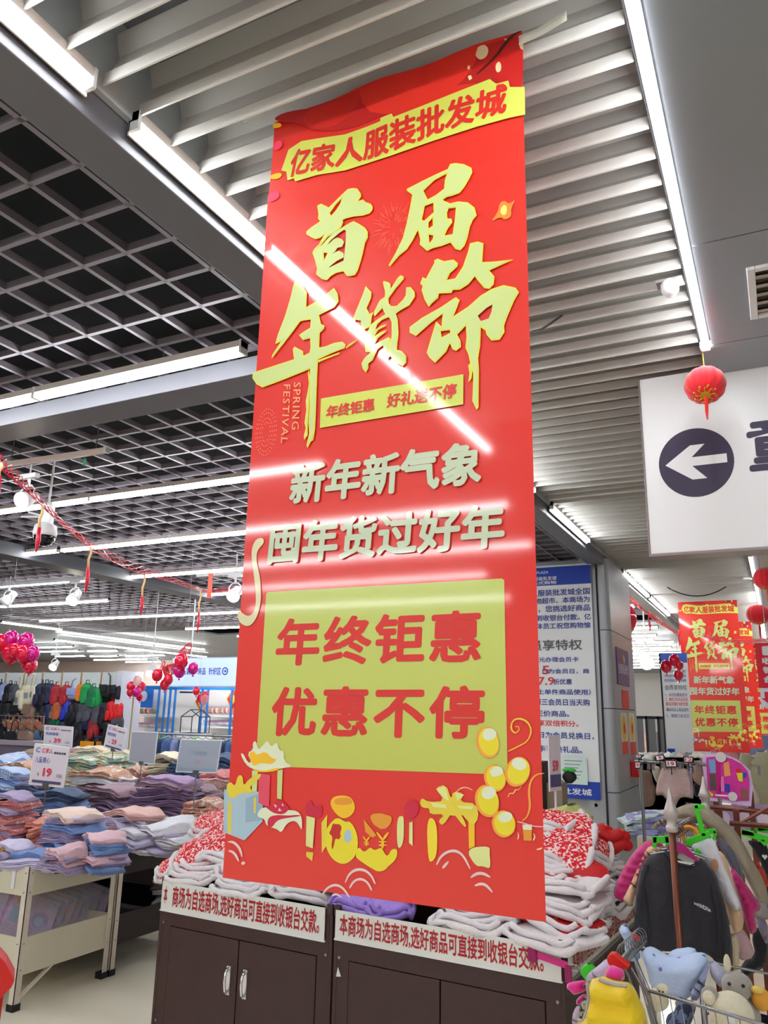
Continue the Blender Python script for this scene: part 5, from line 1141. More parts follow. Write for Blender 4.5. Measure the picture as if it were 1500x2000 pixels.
# magenta velvet hanger
hp = pix_loop(Zm([(905,470),(925,435),(975,430),(1010,450),(1060,500),(1097,540),(1088,552),(1040,525),(1000,500),(960,490),(935,490)]), 3.40, (0,0,0))
t2_ = thing('velvet_hanger', 'magenta velvet hanger inside the black sweater', 'hanger', (o.x, 3.40, o.z)); MB().prism([(a-o.x,b-o.z) for a, b in hp], -.006, .006).build('hanger_arm', mat('magenta_velvet', (170,24,110), .8, sheen=.5), t2_, bevel=.002)
r_ = rail_at(3.40); MB().tube([(hp[2][0]-o.x,0,hp[2][1]-o.z),(r_[0]-o.x,0,r_[2]-o.z),(r_[0]-o.x+.01,0,r_[2]-o.z+.018)], .0016, 6).build('hanger_hook', m_steel, t2_)
# garments behind
garment('jacket', 'peach cotton jacket just left behind the black sweater', 'jacket', Zm([(835,455),(800,455),(775,500),(735,590),(690,690),(652,765),(648,775),(700,822),(712,800),(720,740),(740,620),(770,530),(840,500),(900,480)]), 3.50, m_pch, .05, None, (935,1640))
t, o = garment('puffer_jacket', 'magenta quilted childs jacket at the left end of the rail', 'jacket', Zm([(820,415),(760,440),(705,500),(655,580),(620,650),(593,720),(600,760),(660,790),(700,810),(740,700),(830,560),(900,470),(860,420)]), 3.60, m_mag, .08, None, (930,1632), fold=0, wr=.003, quilt=.020, qn=.030)
garment('sleeve_shirt', 'brown shirt between the peach jacket and the green hanger', 'shirt', Zm([(830,455),(930,460),(980,480),(960,560),(860,560),(800,520)]), 3.55, fabric((96,74,60)), .04)
t, o = garment('tee_shirt', 'white childs top with small brown print right of the black sweater', 'shirt', Zm([(1035,455),(1110,430),(1160,405),(1200,450),(1235,560),(1280,660),(1350,820),(1330,840),(1300,835),(1240,760),(1200,640),(1150,560),(1100,520)]), 3.50, fabric((224,226,234)), .04)
pp = P(1397, 1688, y=3.5); MB().ell((pp.x-o.x,-.024,pp.z-o.z),(.014,.004,.024),10,6).build('bear_print', mat('print_tan', (186,140,110), .8), t)
garment('jacket', 'peach jacket showing right of the white top', 'jacket', Zm([(1190,470),(1240,500),(1265,560),(1290,650),(1330,760),(1362,870),(1350,960),(1310,975),(1290,960),(1270,880),(1240,780),(1200,620)]), 3.58, m_pch, .05)
t, o = garment('puffer_jacket', 'magenta quilted jacket with turquoise edge right of the peach one', 'jacket', Zm([(1270,560),(1300,590),(1350,650),(1400,720),(1450,790),(1462,825),(1420,850),(1440,960),(1400,985),(1370,920),(1340,800),(1300,680)]), 3.66, m_mag, .08, fold=0, wr=.003, quilt=.020, qn=.030)
garment('trousers', 'dusty pink trousers hanging below the magenta jacket', 'trousers', Zm([(1300,960),(1345,930),(1380,980),(1435,1105),(1340,1135),(1325,1100),(1290,1040)]), 3.62, fabric((196,160,166)), .04)
garment('trousers', 'pale cream trousers below the peach jacket beside the black sweater', 'trousers', Zm([(1255,850),(1300,960),(1330,1000),(1335,1100),(1320,1240),(1295,1190),(1290,1000)]), 3.56, fabric((206,190,158)), .04)
garment('sweater', 'grey and navy ribbed sweater between white top and beige coat', 'sweater', Zm([(1190,400),(1240,420),(1290,470),(1330,540),(1360,640),(1350,700),(1300,620),(1250,520),(1205,450)]), 3.80, fabric((120,120,136), 'wave', (60,60,80), 60), .05)
garment('coat', 'long beige grey coat arching over the middle of the rail', 'coat', Zm([(805,350),(870,300),(950,240),(1040,205),(1110,215),(1190,260),(1260,320),(1320,380),(1370,460),(1420,560),(1470,650),(1500,720),(1500,830),(1455,820),(1440,780),(1370,640),(1320,560),(1260,460),(1180,370),(1100,310),(1000,290),(900,320),(830,365)]), 4.02, fabric((158,146,126)), .07, fold=.008)
garment('coat', 'pale grey coat under the beige one at the right', 'coat', Zm([(1440,780),(1500,800),(1510,890),(1460,890),(1400,870)]), 3.85, fabric((150,142,140)), .05)
garment('blouse', 'pink grey blouse hanging low right of the cream trousers', 'blouse', Zm([(1420,870),(1500,880),(1500,1050),(1470,1000),(1440,930)]), 3.9, fabric((140,128,150)), .04)
garment('trousers', 'black trousers hanging low at the right edge', 'trousers', Zm([(1400,980),(1440,930),(1500,900),(1500,1160),(1420,1200),(1340,1250),(1345,1130),(1430,1105)]), 4.0, fabric((30,30,34)), .05)
garment('sweater', 'orange red sweater sliver at the right edge', 'sweater', Zm([(1405,490),(1450,560),(1500,640),(1500,720),(1470,660),(1430,580)]), 4.1, fabric((206,60,40)), .03)
# green hangers
def green_hanger(label, segs, Y, group='green hangers on the rail'):
    o = P(*zoomed(1000,1500,1/3,[segs[0][0]])[0], y=Y); t = thing('green_hanger', label, 'hanger', tuple(o), 0, group)
    for i, (a, b, w_) in enumerate(segs):
        (ax, az), (bx, bz) = pix_loop(Zm([a, b]), Y, o); d = Vector((bx-ax,0,bz-az)); n = Vector((-d.z,0,d.x)).normalized()*w_
        A, B = Vector((ax,0,az)), Vector((bx,0,bz)); off = Vector((0,.006,0))
        MB().hexa([A-n-off,B-n-off,B-n+off,A-n+off,A+n-off,B+n-off,B+n+off,A+n+off]).build('hanger_arm' if i == 0 else 'clip', m_green, t, bevel=.002)
    return t
green_hanger('bright green hanger lying across left of the rail post', [((820,420),(935,420),.012),((840,400),(835,465),.008),((905,395),(915,460),.008)], 3.44)
green_hanger('bright green hanger arm rising steeply behind the sweater', [((1020,440),(1160,385),.012),((1075,215),(1125,400),.009),((1070,225),(1130,228),.008),((1075,480),(1105,505),.010)], 3.46)
green_hanger('green hanger further back by the orange hooks', [((1090,375),(1195,370),.010),((1190,365),(1185,420),.007)], 3.8)
# hook cluster: coiled wire hooks on the rail
for i in range(9):
    y = 3.40+i*.055; r_ = rail_at(y)
    t = thing('wire_hook', 'thin steel hanger hook on the rail, %s from the front' % ORD[i], 'hanger', (r_[0], y, r_[2]), 0, 'hooks on the rail')
    MB().tube([(.02*math.cos(a),0,.02*math.sin(a)) for a in [k*.45 for k in range(-3, 9)]]+[(0,0,-.03),(0,0,-.06)], .0016, 5).build('hook_wire', m_steel, t)
    MB().tube([(-.10,0,-.085),(0,0,-.06),(.10,0,-.085)], .003, 6).build('hook_bar', m_steel, t)
r_ = rail_at(3.55); tag(MB().surf(lambda u, v: ((.030+.008*math.cos(2*PI*v))*math.cos(2*PI*u), .008*math.sin(2*PI*v), (.030+.008*math.cos(2*PI*v))*math.sin(2*PI*u)), 18, 8, True).build('orange_ring', mat('orange_plastic', (232,150,30), .4), None, loc=(r_[0]+.03,3.55,r_[2]-.02), smooth=True), 'orange size ring hanging among the wire hooks', 'ring')
# second rail further right with green hangers and black clothes
a, b = P(1425,1608,y=4.3), P(1530,1607,y=4.3)
t = thing('clothes_rail', 'second brown clothes rail at the right edge with green hangers', 'rail', (a.x, 4.3, 0))
MB().tube([(0,0,a.z),(b.x-a.x+.5,0,a.z+.005)], .012, 10).build('cross_rail', m_cop, t, smooth=True)
c = P(1340,1572,y=4.6); d = P(1500,1590,y=4.6)
MB().tube([(c.x-a.x,.3,c.z),(d.x-a.x+.4,.3,d.z)], .012, 10).build('upper_rail', m_cop, t, smooth=True)
for px in (1405, 1438):
    e = P(px, 1590, y=4.5); MB().box(e.x-a.x-.014,e.x-a.x+.014,.19,.21,0,e.z+.02).build('post', m_cop, t)
MB().tube([(P(1440,1612,y=4.4).x-a.x,.1,P(1440,1612,y=4.4).z),(P(1500,1578,y=4.4).x-a.x,.1,P(1500,1578,y=4.4).z)], .008, 8).build('rail_brace', m_cop, t)
green_hanger('green hanger at the right edge over black clothes', [((1345,375),(1500,420),.014),((1345,375),(1420,385),.012),((1460,420),(1490,450),.010)], 4.28, 'green hangers at the right edge')
green_hanger('second green hanger at the right edge, above the first', [((1420,355),(1500,350),.012),((1440,360),(1500,370),.010)], 4.36, 'green hangers at the right edge')
t, o = garment('tee_shirt', 'black shirt with a small white heart at the right edge', 'shirt', Zm([(1370,420),(1440,430),(1500,440),(1520,640),(1500,660),(1460,560),(1410,470)]), 4.30, fabric((26,26,30)), .05)
pp = P(1494, 1672, y=4.3); MB().prism([(0,-.012),(.012,.003),(.007,.011),(0,.006),(-.007,.011),(-.012,.003)], -.031, -.027, off=(pp.x-o.x,0,pp.z-o.z)).build('white_heart', mat('print_white_soft', (214,214,216), .7), t)

# ------------------------------------------------------------- shopping cart with clothes and plush toys
def V(px, py, y): return P(px, py, y=y)
A = V(1268,1935,2.55); B = V(1495,2003,2.35)
CA = thing('shopping_cart', 'steel wire shopping cart heaped with kids clothes and plush toys', 'cart', (A.x, 2.55, 0))
def cw(name, pts, r=.003, m=m_steel): return MB().tube([Vector(q_)-Vector((A.x,2.55,0)) for q_ in pts], r, 6).build(name, m, CA, smooth=True)
Cn = V(1232,1850,3.05); D_ = V(1520,1905,3.0)
cw('front_rim', [A, (A+B)/2, B+(B-A)*.4], .0045); cw('side_rim', [Cn, V(1250,1893,2.8), A], .0045); cw('rear_rim', [Cn, D_], .0045); cw('inner_rim', [V(1380,1980,2.75), V(1500,1958,2.75)], .004)
zb = .42
for k in range(15):
    s_ = k/14; tp = A+(B+(B-A)*.4-A)*s_; bt = Vector((tp.x*.96+.02, tp.y+.10, zb)); cw('wire', [tp, bt], .0016)
for k in range(10):
    s_ = k/9; tp = Cn+(A-Cn)*s_; bt = Vector((tp.x+.10, tp.y, zb)); cw('wire', [tp, bt], .0016)
for f_ in (.35, .7):
    z_ = A.z-(A.z-zb)*f_; cw('wire', [(A.x+.02*f_, 2.55+.1*f_, z_), (B.x+.1, 2.35+.1*f_, z_-.01)], .0022); cw('wire', [(Cn.x+.1*f_, 3.05, z_),(A.x+.1*f_, 2.56, z_)], .0022)
for k in range(8): cw('wire', [(A.x+.08+k*.055, 2.64, zb), (Cn.x+.10+k*.055, 3.05, zb)], .0018)
for x in (A.x+.10, A.x+.46):
    cw('chassis_tube', [(x, 2.45, .12), (x, 3.1, .12), (x-.02, 3.15, .5), (x-.02, 3.10, .8)], .010)
    for y in (2.46, 3.08):
        MB().surf(lambda u, v: ((v-.5)*.024, .05*math.cos(2*PI*u)*min(1,6*min(v,1-v)+.3), .05*math.sin(2*PI*u)*min(1,6*min(v,1-v)+.3)), 18, 4, True).build('wheel', mat('rubber_grey', (60,60,64), .6), CA, loc=(x-A.x, y-2.55, .051))
# handle: two red grips joined by a bar
G0 = V(1212,1878,2.62); G1 = V(1258,1833,3.05)
def grip(pts, Y, nm):
    L = pix_loop(pts, Y, (A.x,0,0)); MB().prism(L, -.016, .016, off=(0,Y-2.55,0)).build(nm, mat('red_grip', (216,36,28), .4), CA, bevel=.005)
grip(zoomed(1090,1780,.27333,[(352,330),(375,292),(410,292),(450,325),(518,382),(500,410),(455,400),(430,412),(395,395),(362,370)]), 2.62, 'handle_grip')
grip(zoomed(1090,1780,.27333,[(515,143),(600,195),(618,215),(560,222),(535,205)]), 3.05, 'handle_grip')
cw('handle_bar', [G0, (G0+G1)/2, G1], .010)
for k in range(9):
    q_ = G0+(G1-G0)*(.12+.09*k); r = .030
    MB().tube([(q_.x-A.x+r*math.cos(a)*.6, q_.y-2.55+.3*r*math.cos(a), q_.z+r*math.sin(a)+.012) for a in [j*.55 for j in range(12)]], .0016, 5).build('hook_loop', m_steel, CA)
cw('chassis_tube', [G0, V(1228,1905,2.66), V(1243,1960,2.66), V(1248,2000,2.66)], .004); cw('chassis_tube', [V(1232,1890,2.62), V(1262,1940,2.6), V(1282,2003,2.6)], .004)
# yellow vest on the side of the cart
def Zc(pts): return zoomed(1090,1780,.27333,pts)
t, o = garment('puffer_vest', 'bright yellow quilted childs vest with grey binding hanging on the cart', 'vest', Zc([(215,500),(265,478),(320,470),(360,500),(420,512),(500,520),(560,590),(590,640),(620,720),(650,830),(640,960),(140,960),(140,800),(150,765),(185,770),(210,700),(225,600)]), 2.50, mat('yellow_nylon', (236,204,10), .5, bump=.8, bscale=24, sheen=.2), .09, None, None, fold=.004, ff=24, wr=.010, quilt=.030, qn=.055)
bl = [(215,500),(228,600),(212,700),(186,770),(150,762)]
MB().tube([(a_,-.015,b_) for a_, b_ in pix_loop(Zc(bl), 2.50, o)], .005, 6).build('grey_binding', mat('grey_binding', (176,176,186), .7), t)
MB().tube([(a_,-.015,b_) for a_, b_ in pix_loop(Zc([(300,470),(330,488),(420,514),(500,522)]), 2.50, o)], .005, 6).build('grey_binding', mat('grey_binding', (176,176,186), .7), t)
garment('vest_lining', 'black patterned vest back seen through the yellow vest armhole', 'vest', Zc([(150,700),(185,600),(225,560),(215,680),(190,765),(150,745)]), 2.56, fabric((60,60,60),'noise',(180,180,176),60), .03)
# magenta hanger with velvet pads and pastel garments behind
m_vel = mat('pink_velvet', (226,40,150), .85, sheen=.6)
garment('velvet_hanger', 'hot pink velvet hanger head inside the yellow vest', 'hanger', Zc([(315,440),(350,400),(385,378),(430,400),(475,420),(480,500),(420,500),(350,480)]), 2.56, m_vel, .06, fold=0, wr=.002)
garment('velvet_hanger', 'pink velvet hanger end poking out left of the yellow vest', 'hanger', Zc([(55,545),(70,510),(130,498),(200,490),(215,520),(150,540),(205,545),(200,570),(110,603),(95,575)]), 2.58, m_vel, .03, fold=0, wr=.001, cell=.006, round_=.008)
garment('velvet_hanger', 'second pink velvet hanger end lower left of the yellow vest', 'hanger', Zc([(125,640),(160,600),(200,585),(205,620),(165,665),(130,672)]), 2.60, m_vel, .03, fold=0, wr=.001, cell=.006, round_=.008)
garment('shirt', 'pale lilac childs shirt behind the pink hangers on the cart', 'shirt', Zc([(180,500),(215,440),(300,380),(340,335),(400,340),(440,400),(420,470),(320,470),(220,500)]), 2.70, fabric((206,196,226)), .05)
garment('shirt', 'pale lilac shirt hem at the left of the yellow vest', 'shirt', Zc([(90,830),(100,740),(130,670),(170,680),(150,760),(140,830)]), 2.66, fabric((206,190,214)), .04)
p_ = V(1152,1900,2.72); tag(MB().surf(lambda u, v: (.030*math.cos(2*PI*u)*math.sin(PI*(.08+.84*v)), .012*math.sin(2*PI*u), .026*(1-2*v)), 12, 6, True).build('green_tag', m_green, None, loc=tuple(p_), smooth=True), 'round green size tag on the lilac shirt', 'tag')
# pale blue printed pyjamas heaped in the cart
m_pj = mat('blue_print_cotton', (190,212,244), .85, var=.05, vscale=12, bump=.8, bscale=22, col2=(110,110,180), pat='voronoi', pscale=24, thr=.17)
garment('pyjamas', 'pale blue printed pyjama top draped over the cart edge', 'pyjamas', Zc([(585,275),(620,262),(680,285),(740,320),(800,340),(860,330),(920,310),(1030,283),(1080,320),(1060,420),(1000,500),(960,600),(900,640),(850,600),(760,590),(690,570),(650,520),(630,420),(600,340)]), 2.86, m_pj, .16, fold=.014, ff=30, wr=.014)
garment('pyjamas', 'pale blue pyjama sleeve sticking up at the left of the cart', 'pyjamas', Zc([(428,120),(480,75),(500,120),(535,180),(545,240),(580,290),(600,330),(530,365),(490,350),(475,290),(480,220),(450,165)]), 2.95, m_pj, .05, fold=.003)
garment('pyjamas', 'blue pyjama bundle at the back of the cart', 'pyjamas', Zc([(780,310),(820,275),(900,262),(970,262),(1000,300),(980,350),(900,390),(850,390),(790,350)]), 3.0, m_pj, .12, fold=.01)
garment('pyjamas', 'white lined pyjama leg hanging inside the cart', 'pyjamas', Zc([(1080,315),(1092,330),(1075,430),(1040,540),(1000,640),(950,640),(940,600),(990,500),(1050,400)]), 2.78, fabric((226,228,238),'noise',(150,160,200),40,.62), .05)
garment('pyjamas', 'dark print pyjama piece low inside the cart', 'pyjamas', Zc([(830,640),(900,620),(990,650),(980,720),(940,830),(770,840),(770,740),(850,700)]), 2.72, fabric((110,130,170),'noise',(40,50,80),34), .08)
garment('pyjamas', 'grey print pyjama sleeve lying right of the blue top', 'pyjamas', Zc([(1090,330),(1140,365),(1200,420),(1225,460),(1215,520),(1180,560),(1120,500),(1080,440)]), 2.84, fabric((180,182,206),'voronoi',(110,90,120),22,.13), .06)
# plush toys
m_gp = mat('grey_plush', (160,158,150), .95, bump=.5, bscale=200, sheen=.4); m_cp = mat('cream_plush', (222,216,188), .95, bump=.5, bscale=200, sheen=.4)
def plush_at(px, py, y): return V(px, py, y)
c_ = V(1440,1925,2.68); t = thing('plush_toy', 'grey plush bird head with a yellow orange beak in the cart', 'plush', tuple(c_))
MB().ell((0,0,0),(.042,.045,.036),18,12).build('head', m_gp, t, smooth=True)
MB().ell((-.022,0,.052),(.010,.008,.026),10,8).build('crest', m_cp, t, smooth=True)
MB().ell((.060,-.01,-.022),(.026,.022,.030),12,8).build('beak', mat('orange_beak', (224,160,60), .8), t, smooth=True)
MB().ell((.052,-.018,.002),(.018,.018,.010),10,6).build('beak_top', mat('yellow_beak', (224,196,96), .8), t, smooth=True)
for sx in (-.018,.018): MB().ell((sx,-.040,.012),(.005,.004,.005),8,6).build('eye', m_black, t)
MB().ell((-.005,.01,-.075),(.06,.05,.06),16,10).build('body', m_gp, t, smooth=True)
c_ = V(1428,1972,2.58); t = thing('plush_toy', 'cream plush bear with round ears lying in the cart', 'plush', tuple(c_))
MB().ell((0,0,-.01),(.058,.05,.055),18,12).build('body', m_cp, t, smooth=True)
MB().ell((-.050,-.012,.028),(.024,.018,.026),14,9).build('ear', m_gp, t, smooth=True); MB().ell((-.052,-.026,.028),(.017,.008,.018),12,7).build('ear_lining', m_cp, t, smooth=True)
MB().ell((-.012,-.03,-.045),(.03,.03,.022),12,8).build('paw', m_cp, t, smooth=True); MB().ell((.045,-.02,-.05),(.024,.03,.03),12,8).build('paw', m_gp, t, smooth=True)
MB().box(-.008,.012,-.056,-.054,-.015,.012).build('care_tag', m_white, t)
c_ = V(1283,1952,2.68); t = thing('plush_toy', 'small cream plush ball behind the cart wires at the left', 'plush', tuple(c_))
MB().ell((0,0,0),(.034,.03,.030),16,10).build('body', m_cp, t, smooth=True); MB().ell((.02,-.012,.032),(.018,.015,.016),12,8).build('ear', m_cp, t, smooth=True)
for sx in (.012,.022): MB().ell((sx,-.026,.030),(.003,.003,.003),8,5).build('eye', m_black, t)
tag(MB().surf(lambda u, v: (.16*math.cos(2*PI*u)*math.sin(PI*(.05+.9*v))**.5, .14*math.sin(2*PI*u)*math.sin(PI*(.05+.9*v))**.5, .16*(1-2*v)), 18, 8, True).build('folded_clothes', fabric((70,66,84)), None, loc=(A.x+.26, 2.80, .60), smooth=True), 'dark bundled clothes at the bottom of the cart', 'clothes')
# ------------------------------------------------------------- bag wall in the left distance
def PX(px, py, Y): return P(px, py, y=Y)
YB = 9.0
xa, xb = -13.2, PX(232,1313,YB).x; zt_ = PX(232,1313,YB).z
BW = thing('bag_display', 'grey wall unit with header panels hung with bags in the left distance', 'display', (xb, YB, 0))
MB().box(xa-xb, 0, .30, .36, 0, zt_-.25).build('back_board', mat('bag_wall_board', (30,28,32), .7), BW)
edges = [zoomed(0,1280,.17333,[(x,185)])[0][0] for x in (-120, 75, 282, 488, 707, 925, 1150, 1390)]
for a, b in zip(edges[:-1], edges[1:]):
    x0, x1 = PX(a,1313,YB).x-xb, PX(b,1313,YB).x-xb
    MB().box(x0+.012, x1-.012, 0, .03, zt_-.245, zt_).build('header_panel', mat('header_grey', (196,202,204), .5), BW)
    MB().box(x1-.012, x1+.004, -.01, .03, zt_-.245, zt_+.01).build('header_joint', mat('wood_tan', (176,150,104), .5), BW)
MB().box(xa-xb, edges and PX(edges[0],1313,YB).x-xb, 0, .03, zt_-.245, zt_).build('header_panel', mat('header_grey', (196,202,204), .5), BW)
e0 = PX(237,1313,YB).x-xb
MB().box(e0-.02, e0+.08, -.05, .38, 0, zt_+.02).build('end_panel', mat('pale_blue_white', (206,208,222), .4), BW)
for r_, zz_ in enumerate((1.82, 1.50, 1.18, .86)):
    MB().tube([(xa-xb, .12, zz_), (-.02, .12, zz_)], .012, 6).build('hang_rail', m_steel, BW)
def oval(w_, h_, n=18, p_=.6):
    return [(w_/2*math.copysign(abs(math.cos(a))**p_, math.cos(a)), -h_/2+h_/2*math.copysign(abs(math.sin(a))**p_, math.sin(a))) for a in [2*PI*i/n for i in range(n)]]
_BG = {}
def bag_mesh(kind, m):
    k = (kind, m.name)
    if k in _BG: return _BG[k]
    if kind == 'backpack':
        b = cloth_mesh('bag_body', oval(.28,.40), m, .15, .035, 0, 1, .004, round_=.06)
        pk = MB().surf(lambda u, v: (.10*math.cos(2*PI*u)*math.sin(PI*(.08+.84*v))**.5, -.07-.035*max(0,-math.sin(2*PI*u)), -.28+.09*(1-2*v)), 12, 5, True).mesh('pocket', m, True)
        st = MB().tube([(-.04,0,-.02),(-.035,0,.05),(.035,0,.05),(.04,0,-.02)], .010, 6).mesh('strap', m, True)
    elif kind == 'tote':
        b = cloth_mesh('bag_body', [(-.15,0),(.15,0),(.20,-.32),(.16,-.36),(-.16,-.36),(-.20,-.32)], m, .10, .035, .004, 20, .006, round_=.05)
        pk = MB().box(-.05,.05,-.056,-.05,-.24,-.14).mesh('pocket', mat('print_grey_text', (130,140,150), .6))
        st = MB().tube([(-.07,-.03,-.02),(-.05,-.02,.20),(.05,-.02,.20),(.07,-.03,-.02)], .010, 6).mesh('strap', m, True)
    else:
        b = cloth_mesh('bag_body', oval(.24,.20,14,.4), m, .12, .03, 0, 1, .003, round_=.05)
        pk = MB().box(-.10,.10,-.075,-.06,-.11,-.0).mesh('pocket', m)
        st = MB().tube([(-.08,0,-.02),(-.06,0,.12),(0,0,.16),(.06,0,.12),(.08,0,-.02)], .008, 6).mesh('strap', m, True)
    _BG[k] = (b, pk, st); return _BG[k]
BC = dict(black=(32,32,40), navy=(40,46,84), red=(170,40,50), scarlet=(222,34,40), green=(20,150,76), dkgreen=(26,110,76), orange=(232,120,34), blue=(40,60,190), lilac=(150,160,206), cream=(222,214,186), grey=(80,80,92), tan=(150,120,104), denim=(90,130,176), rust=(190,96,56))
def bag(px, py, kind, col, label, Y=YB, sc=1.0, rz=0.0, group=None, yo=0.0):
    p = PX(px, py, Y); m = mat('bag_'+col, BC[col], .6, var=.12, vscale=10)
    t = thing({'backpack':'backpack','tote':'tote_bag','satchel':'satchel'}[kind], label, 'bag', (p.x, Y+yo, p.z), rz, group); t.scale = (sc, sc, sc)
    for nm, me in zip(('bag_body','pocket','strap'), bag_mesh(kind, m)): link(nm, me, t)
    return t
ZB = lambda x, y: zoomed(0,1280,.17333,[(x,y)])[0]
# row 1
for i, (x, y, k, c_, s_, lb) in enumerate([
 (10,300,'backpack','navy',1.0,'navy backpack at the left edge, top row'),(60,310,'backpack','lilac',.9,'lilac backpack second in the top row'),(120,315,'backpack','black',1.0,'black backpack left of the cream totes'),(175,320,'backpack','grey',.9,'grey backpack just left of the cream totes'),
 (235,380,'tote','cream',1.15,'cream canvas tote bag with dark print swinging outward'),(330,330,'tote','cream',1.1,'second cream tote bag behind the printed one'),(385,330,'tote','cream',1.0,'beige cream tote bag third in the cream group'),
 (470,310,'backpack','navy',1.15,'navy backpack right of the cream totes, top row'),(530,310,'backpack','black',1.15,'black backpack left of the dark red ones'),(580,315,'backpack','navy',1.0,'dark blue backpack touching the dark red one'),
 (650,330,'backpack','red',1.0,'dark red backpack, left of the pair'),(755,330,'backpack','red',1.0,'dark red backpack, right of the pair'),(845,370,'satchel','lilac',1.15,'pale lilac shoulder bag hung askew'),(925,320,'backpack','orange',.85,'orange backpack in the top row'),
 (990,310,'backpack','green',1.0,'bright green backpack beside the orange one'),(1060,350,'backpack','dkgreen',1.0,'darker green backpack, left one of two'),(1115,355,'backpack','green',1.0,'green backpack right of the darker green one'),(1210,330,'satchel','black',1.3,'black shoulder bag near the end of the top row'),(1330,335,'satchel','black',1.4,'black shoulder bag at the end of the top row')]):
    X_, Y_ = ZB(x, y); bag(X_, Y_, k, c_, lb, sc=s_*.82, rz=random.uniform(-.5,.3))
for i, (x, y, k, c_, s_, lb) in enumerate([
 (20,520,'backpack','black',1.0,'black backpack at the left edge, second row'),(100,510,'backpack','black',1.2,'large black backpack below the cream totes, left'),(200,560,'satchel','black',1.2,'black satchel below the printed tote'),(350,560,'satchel','tan',1.5,'taupe satchel below the cream totes'),(480,520,'backpack','black',1.0,'black backpack in the second row under navy ones'),(560,530,'backpack','navy',1.0,'navy backpack left of the rust one'),
 (615,550,'backpack','tan',.7,'slim tan backpack touching the rust one'),(670,510,'backpack','rust',.95,'rust orange backpack in the second row'),(760,510,'backpack','blue',.95,'cobalt blue backpack in the second row'),(815,540,'backpack','black',.9,'black backpack right of the blue one'),(880,520,'backpack','black',1.0,'black backpack in the middle of the second row'),(950,520,'backpack','grey',1.0,'dark grey backpack left of the ribbed one'),
 (1015,510,'backpack','grey',1.0,'ribbed dark grey backpack in the second row'),(1120,530,'backpack','grey',1.0,'charcoal backpack near the red ones'),(1190,530,'backpack','black',1.0,'black backpack just left of the red ones'),(1265,510,'backpack','scarlet',.95,'scarlet backpack with white patch, first of three'),(1305,520,'backpack','scarlet',.9,'scarlet backpack, middle of three'),(1345,520,'backpack','scarlet',.85,'scarlet backpack, last of three')]):
    X_, Y_ = ZB(x, y); bag(X_, Y_, k, c_, lb, sc=s_*.82, rz=random.uniform(-.5,.3))
pl = [('navy','denim'),('black','black'),('grey','navy'),('black','red'),('navy','dkgreen'),('black','black')]
for i in range(16):
    x = 20+i*88; X_, Y_ = ZB(x, 700+(i % 3)*14)
    c_ = ['black','black','cream','grey','denim','denim','black','dkgreen','navy','black','black','navy','red','black','black','grey'][i]
    bag(X_, Y_, 'tote' if c_ in ('cream','denim') else ('backpack','satchel')[i % 2], c_, '%s bag in the third row of the bag wall, %s' % ({'black':'plain black','cream':'cream long strapped','grey':'grey','denim':'washed denim','dkgreen':'deep green','navy':'navy','red':'dark red'}[c_], ['at the left edge','second from the left','third from the left','fourth from the left','fifth from the left','sixth from the left','under the navy ones','under the tan one','under the rust one','under the blue one','right of the blue one','in the middle','above the orange box','right of the middle','near the red ones','below the red ones'][i]), sc=.85, rz=random.uniform(-.4,.3))
for i in range(14):
    x = 560+i*56; X_, Y_ = ZB(x, 880+(i % 3)*22)
    c_ = ['black','navy','black','grey','navy','red','black','black','dkgreen','black','navy','black','grey','black'][i]
    bag(X_, Y_, ('backpack','satchel')[i % 2], c_, '%s bag in the lowest visible row of the bag wall' % {'black':'black','navy':'navy','grey':'grey','red':'red','dkgreen':'green'}[c_]+', %s from the left' % ORD[i], sc=.85, rz=random.uniform(-.4,.3), group='lowest row of bags')
X_, Y_ = ZB(980, 985); p = PX(X_, Y_, 8.8)
t = thing('storage_cube', 'orange open box below the bag wall', 'box', tuple(p)); b = MB()
for q_ in ((-.16,.16,0,.02,-.2,.02),(-.16,-.14,0,.2,-.2,.02),(.14,.16,0,.2,-.2,.02),(-.16,.16,.18,.2,-.2,.02)): b.box(*q_)
b.build('box_walls', mat('orange_plastic', (232,150,30), .4), t); MB().box(-.14,.14,.02,.18,-.2,-.18).build('box_bottom', mat('orange_plastic', (232,150,30), .4), t)
t = thing('display_plinth', 'low dark plinth along the foot of the bag wall', 'plinth', (-13, 8.5, 0)); MB().box(0, 4.1, 0, .5, 0, p.z-.2).build('plinth_body', m_black, t); MB().box(0,4.1,-.01,.5,p.z-.2,p.z-.19).build('plinth_top', mat('pale_blue_white', (206,208,222), .4), t)
# satchels on the low counter in front, left edge
p0 = PX(0,1450,7.9); CT = thing('bag_counter', 'low shelf with black and taupe handbags at the left edge', 'shelf', (p0.x-1.5, 7.9, 0))
wz = PX(60,1448,7.9).z
MB().box(0, PX(86,1450,7.9).x-p0.x+1.5, 0, .4, wz-.06, wz).build('shelf_board', mat('lilac_grey_shelf', (170,160,176), .5), CT); MB().box(.02, PX(84,1450,7.9).x-p0.x+1.5, .03, .38, 0, wz-.06).build('shelf_body', mat('lilac_grey_shelf2', (120,112,130), .6), CT)
for i, (x, c_, lb) in enumerate([(10,'black','small black handbag at the left edge of the low shelf'),(55,'black','black handbag with round clasp on the low shelf'),(75,'tan','taupe box handbag on the low shelf')]):
    xx_ = [5, 28, 54][i]; bag(xx_, 1428, 'satchel', c_, lb, Y=8.05, sc=1.0)
MB().tube([(0,.55,PX(10,1400,8.45).z+.02),(PX(88,1400,8.45).x-p0.x+1.5,.55,PX(10,1400,8.45).z+.02)], .01, 6).build('bag_rail', m_steel, CT)
